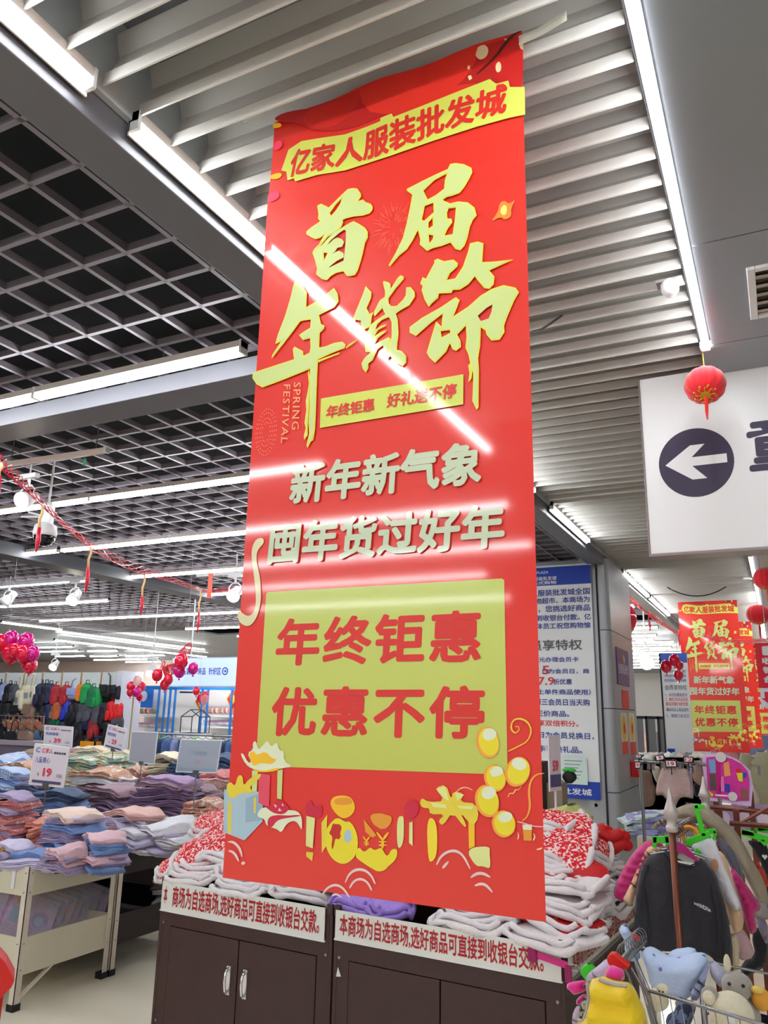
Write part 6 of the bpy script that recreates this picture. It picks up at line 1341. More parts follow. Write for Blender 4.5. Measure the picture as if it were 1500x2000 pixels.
for x_ in (.1, PX(86,1400,8.45).x-p0.x+1.5): MB().tube([(x_,.55,0),(x_,.55,PX(10,1400,8.45).z+.02)], .012, 6).build('rail_post', m_steel, CT)
for i in range(12):
    bag(14+i*6.2, 1405+(i % 3)*5, 'satchel', ['tan','rust','tan'][i % 3], 'small brown handbag hanging over the low shelf, %s from the left' % ORD[i], Y=8.4, sc=.55, group='brown handbags over the low shelf')
# ------------------------------------------------------------- shop with blue frames and light box
YS = 10.2
t = thing('shop_front', 'white shop wall with thin blue frames and shelves behind the price boards', 'shop wall', (PX(246,1340,YS).x, YS, 0))
X0 = PX(246,1340,YS).x; XE = -5.0; ztp = PX(440,1344,YS).z
MB().box(0, XE-X0, .5, .54, 0, ztp+.05).build('rear_wall', mat('shop_cream_wall', (240,234,228), .6), t)
mbf = mat('blue_frame', (20,110,190), .4)
MB().box(0, XE-X0, -.02, .03, ztp-.03, ztp+.03).build('blue_rail', mbf, t)
for px in (249, 307, 319, 329, 339, 392, 403, 450):
    x = PX(px,1400,YS).x-X0; MB().box(x-.008, x+.008, -.02, .02, 0, ztp).build('blue_post', mbf, t)
for px0, px1, py in ((243,312,1395),(243,306,1422),(395,470,1396),(395,470,1418),(335,395,1428)):
    a, b, z_ = PX(px0,py,YS).x-X0, PX(px1,py,YS).x-X0, PX(px0,py,YS).z
    MB().box(a, b, .05, .45, z_-.025, z_).build('shelf', mat('shelf_white', (230,228,226), .5), t)
MB().box(PX(343,1350,YS).x-X0, PX(383,1350,YS).x-X0, .1, .16, PX(343,1353,YS).z, PX(343,1350,YS).z).build('black_track', m_black, t)
for k in range(26):
    px = [258+k*4 for k in range(12)][k] if k < 12 else 400+(k-12)*4; py = 1394
    p = PX(px, py, YS+.2); col = [(206,120,110),(120,140,110),(214,170,160),(160,90,70),(226,190,180)][k % 5]
    tt = thing('shoe', 'small toy shoe on the %s blue framed shelf, %s from its left' % (('left', ORD[k]) if k < 12 else ('right', ORD[k-12])), 'shoe', tuple(p), .5, 'shoes on the blue framed shelves')
    MB().ell((0,0,.03),(.07,.035,.03),8,5).build('shoe_body', mat('shoe_%d' % (k % 5), col, .6), tt, smooth=True); MB().ell((-.035,0,.055),(.035,.03,.035),8,5).build('shoe_collar', mat('shoe_%d' % (k % 5), col, .6), tt, smooth=True)
for k in range(22):
    px = 262+k*4.2 if k < 11 else 398+(k-11)*5; p = PX(px, 1420 if k < 11 else 1416, YS+.2)
    tt = thing('slipper', 'pale slipper on the lower %s blue framed shelf, %s from its left' % (('left', ORD[k]) if k < 11 else ('right', ORD[k-11])), 'slipper', tuple(p), -.4, 'slippers on the blue framed shelves')
    MB().ell((0,0,.03),(.08,.04,.035),8,5).build('slipper_body', mat('slip_%d' % (k % 3), [(230,214,220),(214,200,220),(236,230,226)][k % 3], .7), tt, smooth=True); MB().ell((.03,0,.05),(.04,.035,.03),8,5).build('slipper_top', mat('slip_top', (200,160,180), .7), tt, smooth=True)
for px, py, lb in ((367,1369,'left of two red and gold diamond ornaments on the shop wall'),(431,1364,'right of two red and gold diamond ornaments on the shop wall')):
    p = PX(px, py, YS+.1); h_ = .17 if px < 400 else .19
    tt = thing('diamond_ornament', lb, 'decoration', (p.x, YS+.42, p.z))
    MB().prism([(-h_*.7,0),(0,h_),(h_*.7,0),(0,-h_)], 0, .01).build('gold_border', mat('sticker_yellow', (232,190,40), .5), tt)
    MB().prism([(-h_*.58,0),(0,h_*.84),(h_*.58,0),(0,-h_*.84)], -.006, 0).build('red_field', mat('ornament_red', (214,70,30), .5), tt)
    MB().ell((0,-.008,-.01),(.045,.008,.075),12,7).build('gold_figure', mat('gold_orn', (240,190,40), .4), tt)
p = PX(282,1362,YS+.3); tt = thing('poster', 'small blue cartoon-free poster with white shape on the shop wall', 'poster', tuple(p)); tt['label'] = 'small blue poster with a pale shape on the shop wall'
MB().box(-.19,.19,0,.01,-.17,.17).build('poster_sheet', mat('poster_blue', (40,110,200), .5), tt); MB().ell((-.02,-.004,.02),(.09,.006,.09),14,7).build('pale_shape', mat('poster_pale', (206,216,230), .5), tt)
# light box sign
YL = 9.6; a, b, c_ = PX(337,1285,YL), PX(455,1283,YL), PX(451,1342,YL)
t = thing('light_box_sign', 'glowing pale blue sign box with blue writing and right arrow', 'sign', (a.x, YL, c_.z))
W_, H_ = 2.2, b.z-c_.z
m_lb = mat('lit_sign_face', (186,206,246), .5, emit=.38)
MB().box(0, W_, 0, .14, 0, H_).build('sign_body', mat('sign_shell', (180,186,200), .4), t); MB().box(.015, W_-.015, -.004, 0, .015, H_-.015).build('sign_face', m_lb, t)
def lx(px): return PX(px,1311,YL).x-a.x
lz0, lz1 = PX(400,1318,YL).z-c_.z, PX(400,1304,YL).z-c_.z
text_box('lettering', '床品', lx(387), lx(402), lz0, lz1, m_blue, t, -.006, bold=.02); text_box('lettering', '针织区', lx(408), lx(432), lz0, lz1, m_blue, t, -.006, bold=.02)
text_box('lettering', '鞋袜 童装区', lx(338), lx(381), lz0, lz1, m_blue, t, -.006, bold=.02)
cx, cz, r = lx(440), (lz0+lz1)/2, (lx(446)-lx(434))/2
flat('arrow_ring', [[(cx+r*math.cos(q_*PI/12), cz+r*math.sin(q_*PI/12)) for q_ in range(24)], [(cx+r*.72*math.cos(q_*PI/12), cz+r*.72*math.sin(q_*PI/12)) for q_ in range(24)]], m_blue, t, -.006)
flat('arrow_mark', [[(cx+r*x, cz+r*z) for x, z in ((.55,0),(.1,.42),(-.15,.42),(.12,.12),(-.5,.12),(-.5,-.12),(.12,-.12),(-.15,-.42),(.1,-.42))]], m_blue, t, -.006)
for x in (.3, 1.9): MB().tube([(x,.07,H_),(x,.07,3.4-c_.z)], .012, 6).build('hanger_rod', m_steel, t)
strip(-8.6, 9.85, -6.2, 9.85, 2.2, 'added strip light hidden behind the blue sign box, brightening the shop wall', None, wd=.03, seg=2, hz=3.4)  # added unseen lamp to brighten the shop wall behind the sign
# jeans on a round rail in front of the shop
p0, p1 = PX(300,1432,8.3), PX(455,1440,8.3)
t = thing('clothes_rail', 'steel clothes rail with jeans hanging behind the grey price boards', 'rail', (p0.x, 8.3, 0)); zz0 = p0.z
MB().tube([(0,0,zz0),(p1.x-p0.x+.5,0,zz0)], .014, 8).build('cross_rail', m_steel, t)
for x in (.0, p1.x-p0.x+.5): MB().tube([(x,0,0),(x,0,zz0)], .014, 8).build('post', m_steel, t)
jm = [cloth_mesh('jeans_body', [(-.16,0),(.16,0),(.19,-.75),(.03,-.75),(0,-.3),(-.03,-.75),(-.19,-.75)], fabric(c__), .06, .04, .004, 20, .006, round_=.04) for c__ in ((50,84,130),(40,60,100),(70,100,150),(130,140,190))]
for k in range(12):
    tt = thing('jeans', '%s jeans hanging on the far steel rail%s' % (['dark blue','navy','mid blue','grey blue'][k % 4], [' at its left part',' at its middle',' at its right part'][k//4]), 'jeans', (p0.x+.12+k*.125, 8.3, zz0-.06), 1.0+random.uniform(-.2,.2), 'jeans on the far rail')
    link('jeans_body', jm[k % 4], tt); MB().tube([(-.1,0,-.01),(0,0,.03),(.1,0,-.01)], .006, 5).build('hanger_bar', m_green if k % 5 == 0 else m_steel, tt); MB().tube([(0,0,.03),(0,0,.065),(.015,0,.078)], .004, 5).build('hanger_hook', m_steel, tt)
p = PX(372,1395,YS-.7); tt = thing('wire_house', 'black wire house shaped stand before the shop shelves', 'stand', (p.x, YS-.7, PX(372,1432,YS-.7).z))
hh_ = PX(372,1386,YS-.7).z-PX(372,1432,YS-.7).z; ww = .17
for y in (0,.25): MB().tube([(-ww,y,0),(-ww,y,hh_*.7),(0,y,hh_),(ww,y,hh_*.7),(ww,y,0),(-ww,y,0)], .008, 5).build('wire_frame', m_black, tt)
for x, z in ((-ww,hh_*.7),(0,hh_),(ww,hh_*.7),(-ww,0),(ww,0)): MB().tube([(x,0,z),(x,.25,z)], .008, 5).build('cross_wire', m_black, tt)
MB().box(-ww-.02, ww+.02, -.05, .30, -(PX(372,1432,YS-.7).z), 0).build('stand_base', mat('shelf_white', (230,228,226), .5), tt)
# pole beside the bag wall
p = PX(262,1350,8.6); tag(MB().tube([(0,0,0),(0,0,PX(262,1320,8.6).z)], .011, 8).build('wooden_pole', mat('wood_tan', (176,150,104), .5), None, loc=(p.x,8.6,0)), 'thin wooden pole right of the bag wall under the balloons', 'pole')

# ------------------------------------------------------------- balloons, garland, tassels
m_bal = mat('balloon_red', (222,16,60), .18, coat=.6); m_bal2 = mat('balloon_magenta', (206,10,130), .18, coat=.6); m_balp = mat('balloon_clear_pink', (236,160,170), .15, alpha=.45)
def balloons(label, lst, Y, group):
    for i, (px, py, rpx, mm) in enumerate(lst):
        p = PX(px, py, Y); r = (PX(px+rpx, py, Y).x-p.x)*.86
        t = thing('balloon', '%s, %s' % (label, ['uppermost','second','third','fourth','fifth','sixth','seventh','eighth','lowest'][i] + ' in the bunch'), 'balloon', (p.x, Y+.05*(i % 3)-.05, p.z), 0, group)
        MB().surf(lambda u, v: (r*math.sin(PI*v)*math.cos(2*PI*u)*(1-.12*v), r*math.sin(PI*v)*math.sin(2*PI*u)*(1-.12*v), r*1.12*math.cos(PI*v)), 18, 12, True).build('balloon_body', mm, t, smooth=True)
        MB().lathe([(.004,0),(.014,-.02),(.016,-.022)], (0,0,-r*1.11), 8).build('knot', mm, t)
        if i == 0: MB().tube([(0,0,-r*1.12),(r*.4,.02,-r*.6),(r*.55,.03,r),(0.02,.02,3.4-p.z)], .0015, 4).build('string', mat('thin_string', (200,190,190), .6), t)
balloons('red balloon at the left edge', [(12,1255,12,m_bal),(22,1248,12,m_bal2),(44,1252,13,m_bal2),(38,1272,11,m_bal),(22,1276,15,m_bal),(40,1280,13,m_bal),(54,1278,13,m_bal),(65,1276,11,m_bal2),(51,1299,12,m_bal)], 6.0, 'balloons at the left edge')
balloons('balloon of the bunch over the blue sign', [(360,1292,13,m_bal),(351,1311,11,m_bal2),(372,1305,10,m_bal2),(313,1319,10,m_bal),(329,1327,9,m_bal),(316,1337,9,m_bal)], 7.0, 'balloons over the blue sign')
balloons('balloon by the wooden pole', [(274,1330,8,m_balp),(256,1341,8,m_bal),(271,1341,8,m_bal),(273,1352,8,m_bal2),(255,1352,7,m_bal),(268,1362,6,m_bal)], 8.5, 'balloons by the wooden pole')
balloons('balloon before the right diamond ornament', [(388,1350,7,m_bal),(401,1358,7,m_bal),(387,1364,7,m_bal),(404,1366,8,m_balp)], 9.3, 'balloons before the diamonds')
balloons('balloon beside the far banner', [(1318,1290,13,m_bal),(1301,1302,14,m_bal),(1324,1318,12,m_bal),(1328,1300,10,m_bal)], 9.5, 'balloons beside the far banner')
p = PX(1228,1206,9.6); t = thing('balloon', 'large round red balloon peeking out behind the grey column', 'balloon', (p.x, 10.2, p.z))
p2 = PX(1241,1207,10.2); r = .20
t.location = (p2.x-r, 10.2, p2.z); MB().ell((0,0,0),(r,r,r*1.1),20,14).build('balloon_body', m_bal, t, smooth=True); MB().lathe([(.004,0),(.014,-.02)], (0,0,-r*1.1), 8).build('knot', m_bal, t); MB().tube([(0,0,r*1.08),(0,0,3.4-p2.z)], .002, 4).build('string', mat('thin_string', (200,190,190), .6), t)
t.location = (p2.x-r*.9, 10.2, p2.z)
m_gar = mat('red_foil_garland', (206,20,50), .35, coat=.3)
def garland(label, pts, group=None, w0=.035):
    """net-like paper garland: crossing red threads along a path"""
    o = pts[0]; t = thing('garland', label, 'garland', tuple(o), 0, group)
    P_ = [v-o for v in pts]; L = []
    N = 60
    for i in range(N+1):
        f_ = i/N*(len(P_)-1); k = min(int(f_), len(P_)-2); L.append(P_[k]*(1-(f_-k))+P_[k+1]*(f_-k))
    for s_ in range(5):
        q_ = []
        for i, v in enumerate(L):
            wv = w0*(.6+.8*abs(math.sin(i*.11+.5)))
            q_.append(v+Vector((.3*wv*math.sin(i*1.1+s_*1.26), wv*.8*math.cos(i*.9+s_*1.26), wv*math.sin(i*.9+s_*1.26))))
        MB().tube(q_, .0035, 5).build('strand', m_gar, t)
    return t
garland('red net garland sagging from upper left towards the banner', [PX(-30,870,3.0), PX(0,900,3.05), PX(60,958,3.4), PX(120,1020,3.9), PX(180,1068,4.5), PX(260,1108,5.4), PX(330,1130,6.2), PX(400,1155,7.2), PX(470,1150,7.6)], w0=.028)
garland('dark red garland loop among the balloons over the blue sign', [PX(370,1262,7), PX(355,1285,7), PX(340,1305,7.05), PX(325,1312,7), PX(318,1300,7)], w0=.05)
garland('thin red garland under the far strip light right of the column', [PX(1224,1165,10), PX(1255,1190,11), PX(1290,1215,12), PX(1325,1240,13)], w0=.03)
garland('dark red garland string across the small far banner', [PX(1372,1240,12.3), PX(1410,1252,12.3), PX(1450,1253,12.0), PX(1500,1250,11.5)], w0=.02)
m_tc = mat('tassel_cream', (226,186,130), .7)
def tassel(px, py0, pym, py1, Y, label, m1=m_tc):
    a, b, c__ = PX(px, py0, Y), PX(px, pym, Y), PX(px, py1, Y); t = thing('tassel', label, 'tassel', tuple(a), 0, 'tassels under the long garland')
    up = MB()
    up.tube([(0,0,0),(.012,0,(b.z-a.z)*.3),(-.008,0,(b.z-a.z)*.6),(0,0,b.z-a.z)], .010, 6); up.build('paper_twist', m1, t, smooth=True)
    MB().tube([(0,0,b.z-a.z),(.006,0,(b.z+c__.z)/2-a.z),(0,0,c__.z-a.z)], [.014,.018,.006], 6).build('red_fringe', m_gar, t, smooth=True)
tassel(2,905,930,995,3.0,'orange red tassel at the very left edge'); tassel(82,990,1030,1078,3.55,'cream and red tassel in front of the dome camera'); tassel(177,1068,1108,1158,4.45,'cream and red tassel below the garland, second one')
tassel(282,1122,1165,1200,5.7,'cream and red tassel below the garland, third one'); tassel(392,1152,1196,1236,7.0,'cream and red tassel nearest the banner')
p = PX(412,1120,7.1); tag(MB().box(-.03,.03,-.004,.004,PX(412,1168,7.1).z-p.z,0).build('paper_strip', mat('coral_paper', (236,110,90), .6), None, loc=tuple(p)), 'coral paper strip hanging beside the banner', 'decoration')
tassel(1267,1195,1215,1232,11.2,'small red tassel beyond the column', m_gar); tassel(1325,1230,1250,1262,12.9,'small red tassel touching the far banner', m_gar)
# ------------------------------------------------------------- track with spotlights, dome camera
a, b = P(-20,916,z=3.2), P(210,883,z=3.2)
TR = thing('light_track', 'white light track below the lattice ceiling at the left', 'light track', (a.x, a.y, 3.2), math.atan2(b.y-a.y, b.x-a.x)); L_ = (b-a).length
MB().box(0, L_, -.018, .018, 0, .03).build('track_body', mat('track_pinkish_white', (222,204,198), .4), TR)
for x in (.2, L_-.1): MB().tube([(x,0,.03),(x,0,.22)], .004, 5).build('hanger_wire', m_steel, TR)
MB().box(L_-.02, L_, -.02, .02, -.004, .034).build('track_end', m_white, TR)
p = P(165,900,z=3.19); tag(MB().surf(lambda u, v: (.008*math.cos(2*PI*u)*(1-.3*v)+.004*math.sin(9*v), .008*math.sin(2*PI*u), -.055*v+.02), 8, 6, True).build('green_ribbon', mat('green_plastic2', (20,170,100), .5), None, loc=tuple(p), smooth=True), 'green ribbon tied to the end of the white light track', 'ribbon')
def spot(loc, label, sc, yaw, pitch, lit=True, z_top=None):
    t = thing('spotlight', label, 'spotlight', loc, 0, 'white track spotlights'); t.scale = (sc, sc, sc)
    d = Vector((math.cos(yaw)*math.cos(pitch), math.sin(yaw)*math.cos(pitch), math.sin(pitch)))
    q_ = d.to_track_quat('Z', 'Y').to_matrix().to_4x4()
    h = MB().lathe([(.018,-.10),(.03,-.095),(.034,-.05),(.045,-.02),(.056,.03),(.058,.05),(.054,.05),(.050,.035),(.050,.03)], (0,0,0), 18).build('lamp_head', m_white, t, smooth=True); h.matrix_local = q_
    l = MB().lathe([(.0,.036),(.048,.037),(.049,.033),(.0,.030)], (0,0,0), 18).build('lens', m_lamp if lit else m_white, t); l.matrix_local = q_
    MB().tube([(-.06,0,0),(-.06,0,.06),(-.03,0,.09),(.03,0,.09),(.06,0,.06),(.06,0,0)], .006, 6).build('yoke', m_white, t)
    MB().tube([(0,0,.09),(0,0,.14)], .010, 8).build('stem', m_white, t); MB().box(-.07,.07,-.018,.018,.14,.17).build('adapter', m_white, t)
    zt = 3.2 if loc[1] < 4 else 3.4
    if (zt-loc[2])/sc > .18: MB().tube([(0,0,.17),(0,0,(zt-loc[2])/sc)], .006, 6).build('drop_rod', m_white, t)
    return t
spot(tuple(P(52,975,y=3.5)), 'large glowing white spotlight below the track at the left', 1.05, -1.4, -.45)
spot(tuple(PX(145,1168,7.6)), 'white spotlight hanging from the second track, right one', 1.5, -1.2, -.7)
spot(tuple(PX(15,1172,7.6)), 'white spotlight at the left edge below the strip light', 1.5, -2.2, -.9, False)
spot(tuple(PX(458,1160,7.4)), 'white spotlight half hidden by the left banner edge', 1.4, -1.2, -.6)
spot(tuple(PX(106,1300,12.5)), 'small far spotlight above the bag wall', 1.6, -1.2, -.6); spot(tuple(PX(296,1312,9.5)), 'small far spotlight right of the bag wall', 1.3, -1.2, -.7)
spot(tuple(PX(1262,1290,13)), 'bright small spotlight seen right of the column', 2.0, -1.2, -.6)
a, b = PX(-20,1150,7.6), PX(175,1138,7.6); t = thing('light_track', 'second white light track further back at the left', 'light track', (a.x, 7.6, a.z+.02)); MB().box(0,b.x-a.x,-.02,.02,0,.035).build('track_body', m_white, t)
for x in (.3, b.x-a.x-.2): MB().tube([(x,0,.03),(x,0,3.4-a.z)], .004, 5).build('hanger_wire', m_steel, t)
a, b = PX(385,1127,7.4), PX(470,1125,7.4); t = thing('light_track', 'short white light track running behind the left banner edge', 'light track', (a.x, 7.4, a.z)); MB().box(0,b.x-a.x+.3,-.02,.02,0,.035).build('track_body', m_white, t)
for x in (.3, b.x-a.x): MB().tube([(x,0,.03),(x,0,3.4-a.z)], .004, 5).build('hanger_wire', m_steel, t)
p = PX(88,1040,3.9); t = thing('dome_camera', 'white security camera with black glass dome behind the garland', 'camera', tuple(p), .3); t.scale = (1.4, 1.4, 1.4)
MB().box(-.03,.03,-.02,.02,.03,.16).build('bracket', m_white, t, bevel=.006)
MB().lathe([(.030,.05),(.055,.035),(.060,.0),(.058,-.02)], (0,0,0), 18).build('housing', m_white, t, smooth=True)
MB().lathe([(.056,-.018),(.052,-.04),(.036,-.062),(.012,-.072),(.001,-.073)], (0,0,0), 18).build('glass_dome', mat('black_glass', (14,14,18), .08), t, smooth=True)
MB().tube([(0,0,.16),(0,0,(3.4-p.z)/1.4)], .006, 8).build('mount_pole', m_white, t)
for s_ in (-1, 1): MB().tube([(-.02,.02,.09),(-.13,.03*s_,.10+.02*s_)], .005, 6).build('antenna', m_white, t)

# ------------------------------------------------------------- right distance
# second notice, far, under the strips
Y2 = 11.3
t, w_, h_ = quad_board('notice_board', 'distant white notice with blue header left of the small red banner', 'notice', (1286,1275),(1345,1275),(1352,1475),(1300,1475), Y2, m_signwhite, .02)
MB().box(0,w_,-.004,0,h_*.90,h_).build('blue_header', mat('print_blue_soft', (60,100,190), .5), t); MB().box(0,.02,-.006,.02,0,h_).build('board_edge', m_joint, t); MB().box(.03,w_*.35,-.004,0,.01,h_*.06).build('blue_block', m_blue, t)
for i, (s, v0, v1, mm) in enumerate([('欢迎光临本商场，您购物愉快', .80,.83,m_bluetxt),('付款后请核对商品数量价格', .755,.785,m_bluetxt),('我们将竭诚为您服务满意', .71,.74,m_bluetxt),('会员享特权', .63,.68,mat('print_dark_grey',(90,90,94),.5)),('1、30元办理会员卡', .565,.60,m_bluetxt),('2、每月15日为会员日', .52,.555,m_rt),('商品可享7.9折优惠', .475,.51,m_rt),('满50元以上商品使用', .42,.455,m_bluetxt),('3、每周三会员日', .36,.395,m_bluetxt)]):
    text_box('lettering', s, .05, w_-.03, h_*v0, h_*v1, mm, t, -.005)
# dark framed grey doors between column and notice
a, b, c_ = PX(1236,1398,12.2), PX(1292,1398,12.2), PX(1300,1470,12.2)
t = thing('folding_screen', 'grey folding screen with black frames beyond the column', 'screen', (a.x, 12.2, 0)); W_ = b.x-a.x+.1
for k in range(3):
    x0 = W_*k/3; MB().box(x0+.03, x0+W_/3-.03, .01, .02, .05, a.z-.04).build('grey_panel', mat('screen_grey', (110,112,114), .6), t)
    MB().box(x0, x0+.03, 0, .03, 0, a.z).build('black_frame', m_black, t); MB().box(x0, x0+W_/3, 0, .03, a.z-.04, a.z).build('black_frame', m_black, t)
MB().box(W_-.03, W_, 0, .03, 0, a.z).build('black_frame', m_black, t)
# red cashier sign
a, b, c_ = PX(1474,1256,8.0), PX(1520,1256,8.0), PX(1481,1380,8.0)
t = thing('cashier_sign', 'red and white hanging cashier sign cut by the right edge', 'sign', (a.x, 8.0, PX(1478,1380,8.0).z)); zr = PX(1480,1344,8.0).z-PX(1478,1380,8.0).z; zh = a.z-PX(1478,1380,8.0).z
MB().box(0,.42,0,.03,zr,zh).build('red_part', mat('cashier_red', (222,14,50), .4), t); MB().box(.008,.42,0,.03,0,zr).build('white_part', mat('cashier_white', (214,222,240), .4), t)
text_box('lettering', '1', .055, .13, zh*.80, zh*.95, m_white, t, -.003, bold=.05)
for k, ch in enumerate('收银台'): text_box('lettering', ch, .045, .14, zh*(.66-.145*k), zh*(.77-.145*k), m_white, t, -.003, bold=.05)
text_box('lettering', '收银台', .18, .40, zh*.5, zh*.62, m_white, t, -.003, bold=.03)
MB().prism([(.07,zr*.15),(.13,zr*.45),(.10,zr*.45),(.10,zr*.8),(.04,zr*.8),(.04,zr*.45),(.01,zr*.45)], -.003, 0).build('arrow_mark', mat('cashier_red', (222,14,50), .4), t)
for x in (.1,.35): MB().tube([(x,.015,zh),(x,.015,3.29-t.location.z)], .004, 5).build('hanger_wire', m_steel, t)
# person in khaki coat seen from behind
YP = 7.6
def person(px_c, py_sh, Y):
    sh = PX(px_c, py_sh, Y); X_ = sh.x
    t = thing('person', 'person in khaki puffer coat and black trousers seen from behind', 'person', (X_, Y, 0))
    H = 1.62
    me = bpy.data.meshes.new('body'); vs_ = [(0,0,.88),(0,0,1.10),(0,.0,1.32),(0,0,1.42),(0,-.01,1.54),(-.11,0,.84),(-.12,.0,.46),(-.12,.02,.06),(-.12,-.10,.03),(.11,0,.84),(.12,0,.46),(.12,.02,.06),(.12,-.10,.03),
        (-.20,0,1.33),(-.27,.0,1.06),(-.22,.16,.92),(.20,0,1.33),(.27,0,1.06),(.22,.16,.92)]
    es = [(0,1),(1,2),(2,3),(3,4),(0,5),(5,6),(6,7),(7,8),(0,9),(9,10),(10,11),(11,12),(2,13),(13,14),(14,15),(2,16),(16,17),(17,18)]
    rr = [.15,.15,.16,.06,.09,.09,.07,.05,.04,.09,.07,.05,.04,.07,.055,.04,.07,.055,.04]
    me.from_pydata(vs_, es, []); o = bpy.data.objects.new('body', me); C.objects.link(o); o.parent = t
    md = o.modifiers.new('skin', 'SKIN'); sk = me.skin_vertices[0].data
    for i, r_ in enumerate(rr): sk[i].radius = (r_, r_*.8)
    sk[0].use_root = True; md2 = o.modifiers.new('s', 'SUBSURF'); md2.levels = 1; md2.render_levels = 1
    me.materials.append(mat('skin_tone', (206,160,136), .6))
    MB().surf(lambda u, v: ((.23+.04*math.sin(PI*v)-.05*(v > .92))*math.cos(2*PI*u)*(1+.02*math.sin(v*60)), (.17+.03*math.sin(PI*v))*math.sin(2*PI*u)*(1+.02*math.sin(v*60)), .80+.60*v), 22, 24, True).build('khaki_coat', mat('khaki_nylon', (136,130,100), .6), t, smooth=True)
    for s_ in (-1, 1):
        MB().tube([(s_*.20,0,1.36),(s_*.29,0,1.10),(s_*.25,.16,.95)], [.085,.08,.06], 12).build('coat_sleeve', mat('khaki_nylon', (136,130,100), .6), t, smooth=True)
        MB().tube([(s_*.10,0,.86),(s_*.12,0,.48),(s_*.12,.02,.10)], [.12,.095,.075], 12).build('trouser_leg', mat('black_trouser', (24,24,28), .7), t, smooth=True)
        MB().ell((s_*.12,.04,.045),(.05,.13,.045),12,8).build('shoe', m_black, t, smooth=True)
    MB().ell((0,-.01,1.55),(.085,.10,.12),16,12).build('hair', mat('black_hair', (20,18,20), .5), t, smooth=True)
    MB().ell((0,0,1.40),(.12,.10,.05),14,8).build('blue_collar', mat('blue_collar', (60,90,140), .7), t, smooth=True)
    return t
person(1534, 1462, 6.2)
# pink toy card on a stand
YT = 5.0
a, b, c_, d_ = PX(1378,1473,YT), PX(1440,1470,YT), PX(1467,1566,YT), PX(1384,1560,YT)
o = Vector((a.x, YT, d_.z)); t = thing('toy_board', 'big pink toy set card with doll and blocks above the rails', 'toy', tuple(o))
def tq(pts): return pix_loop(zoomed(1240,1440,.17333,pts), YT, o)
MB().prism(tq([(760,210),(800,190),(930,180),(1010,190),(1150,250),(1250,330),(1300,380),(1330,560),(1310,780),(1100,750),(820,710),(790,520),(760,330)]), 0, .012).build('clear_backing', mat('lilac_card', (214,190,226), .3), t)
MB().prism(tq([(805,225),(930,215),(1090,240),(1200,300),(1270,380),(1290,480),(1285,715),(1150,715),(830,670),(815,480),(808,330)]), -.008, 0).build('pink_card', mat('hot_pink_card', (214,50,160), .35, var=.15, vscale=20), t)
for nm, col, pts in (('sky_picture',(120,160,210),[(830,250),(905,245),(915,400),(850,400)]),('dark_block',(90,80,70),[(840,410),(910,410),(915,600),(850,590)]),('magenta_band',(190,10,120),[(920,225),(965,225),(970,640),(920,640)]),('orange_patch',(240,160,90),[(1000,290),(1060,270),(1080,430),(1010,440)]),
    ('blue_block',(60,60,170),[(1010,520),(1070,530),(1075,620),(1010,610)]),('doll_dress',(240,120,190),[(975,440),(1000,440),(1015,610),(955,610)]),('red_ball',(220,30,50),[(1140,350),(1190,350),(1195,400),(1145,400)]),('yellow_block',(232,220,40),[(1145,400),(1215,400),(1215,500),(1170,490)]),('blue_ball',(30,80,190),[(1215,390),(1260,400),(1250,455),(1215,455)]),('brown_picture',(140,90,80),[(1200,560),(1270,590),(1275,700),(1190,690)]),('yellow_corner',(240,190,50),[(830,600),(890,640),(880,665),(835,660)]),('white_caption',(236,226,236),[(905,640),(1050,650),(1050,668),(905,658)])):
    MB().prism(tq(pts), -.011, -.008).build(nm, mat('toy_'+nm, col, .35), t)
for (x, y), r_ in (((970,222),.028),((1105,665),.024)):
    q_ = tq([(x,y)])[0]; MB().lathe([(r_,-.02),(r_,-.012)], (q_[0],0,q_[1]), 16, 'y').build('suction_disc', mat('disc_white', (214,206,206), .3), t)
MB().box(.02,.05,.012,.03,-o.z,.05).build('stand_post', m_cop, t); MB().box(.20,.23,.012,.03,-o.z,.05).build('stand_post', m_cop, t)
# lilac toy cards on the shelf under the big one
for i, px in enumerate((1415, 1456, 1490)):
    p = PX(px, 1600, 5.3); tt = thing('toy_card', ['lilac blister card left below the pink toy card','lilac blister card in the middle below the pink toy card','pink blister card at the right edge below the pink toy card'][i], 'toy', tuple(p), 0, 'cards below the pink toy card')
    MB().box(-.07,.07,0,.006,-.06,.08).build('backing_card', mat('card_lilac_1b', (190,160,206), .4, var=.3, vscale=24), tt); MB().ell((0,-.006,.0),(.035,.01,.045),10,6).build('toy_shape', mat('toy_pale', (226,206,226), .4), tt)
t = thing('display_table', 'low table with pale clothes behind the right clothes rail', 'table', (PX(1250,1600,5.4).x, 5.25, 0)); tw = PX(1530,1600,5.4).x-PX(1250,1600,5.4).x+.3; tz = PX(1300,1632,5.4).z
MB().box(0,tw,0,.9,tz-.06,tz).build('table_top', m_beige, t)
for x, y in ((.04,.04),(tw-.06,.04),(.04,.84),(tw-.06,.84)): MB().box(x,x+.03,y,y+.03,0,tz-.06).build('leg', m_beigeleg, t)
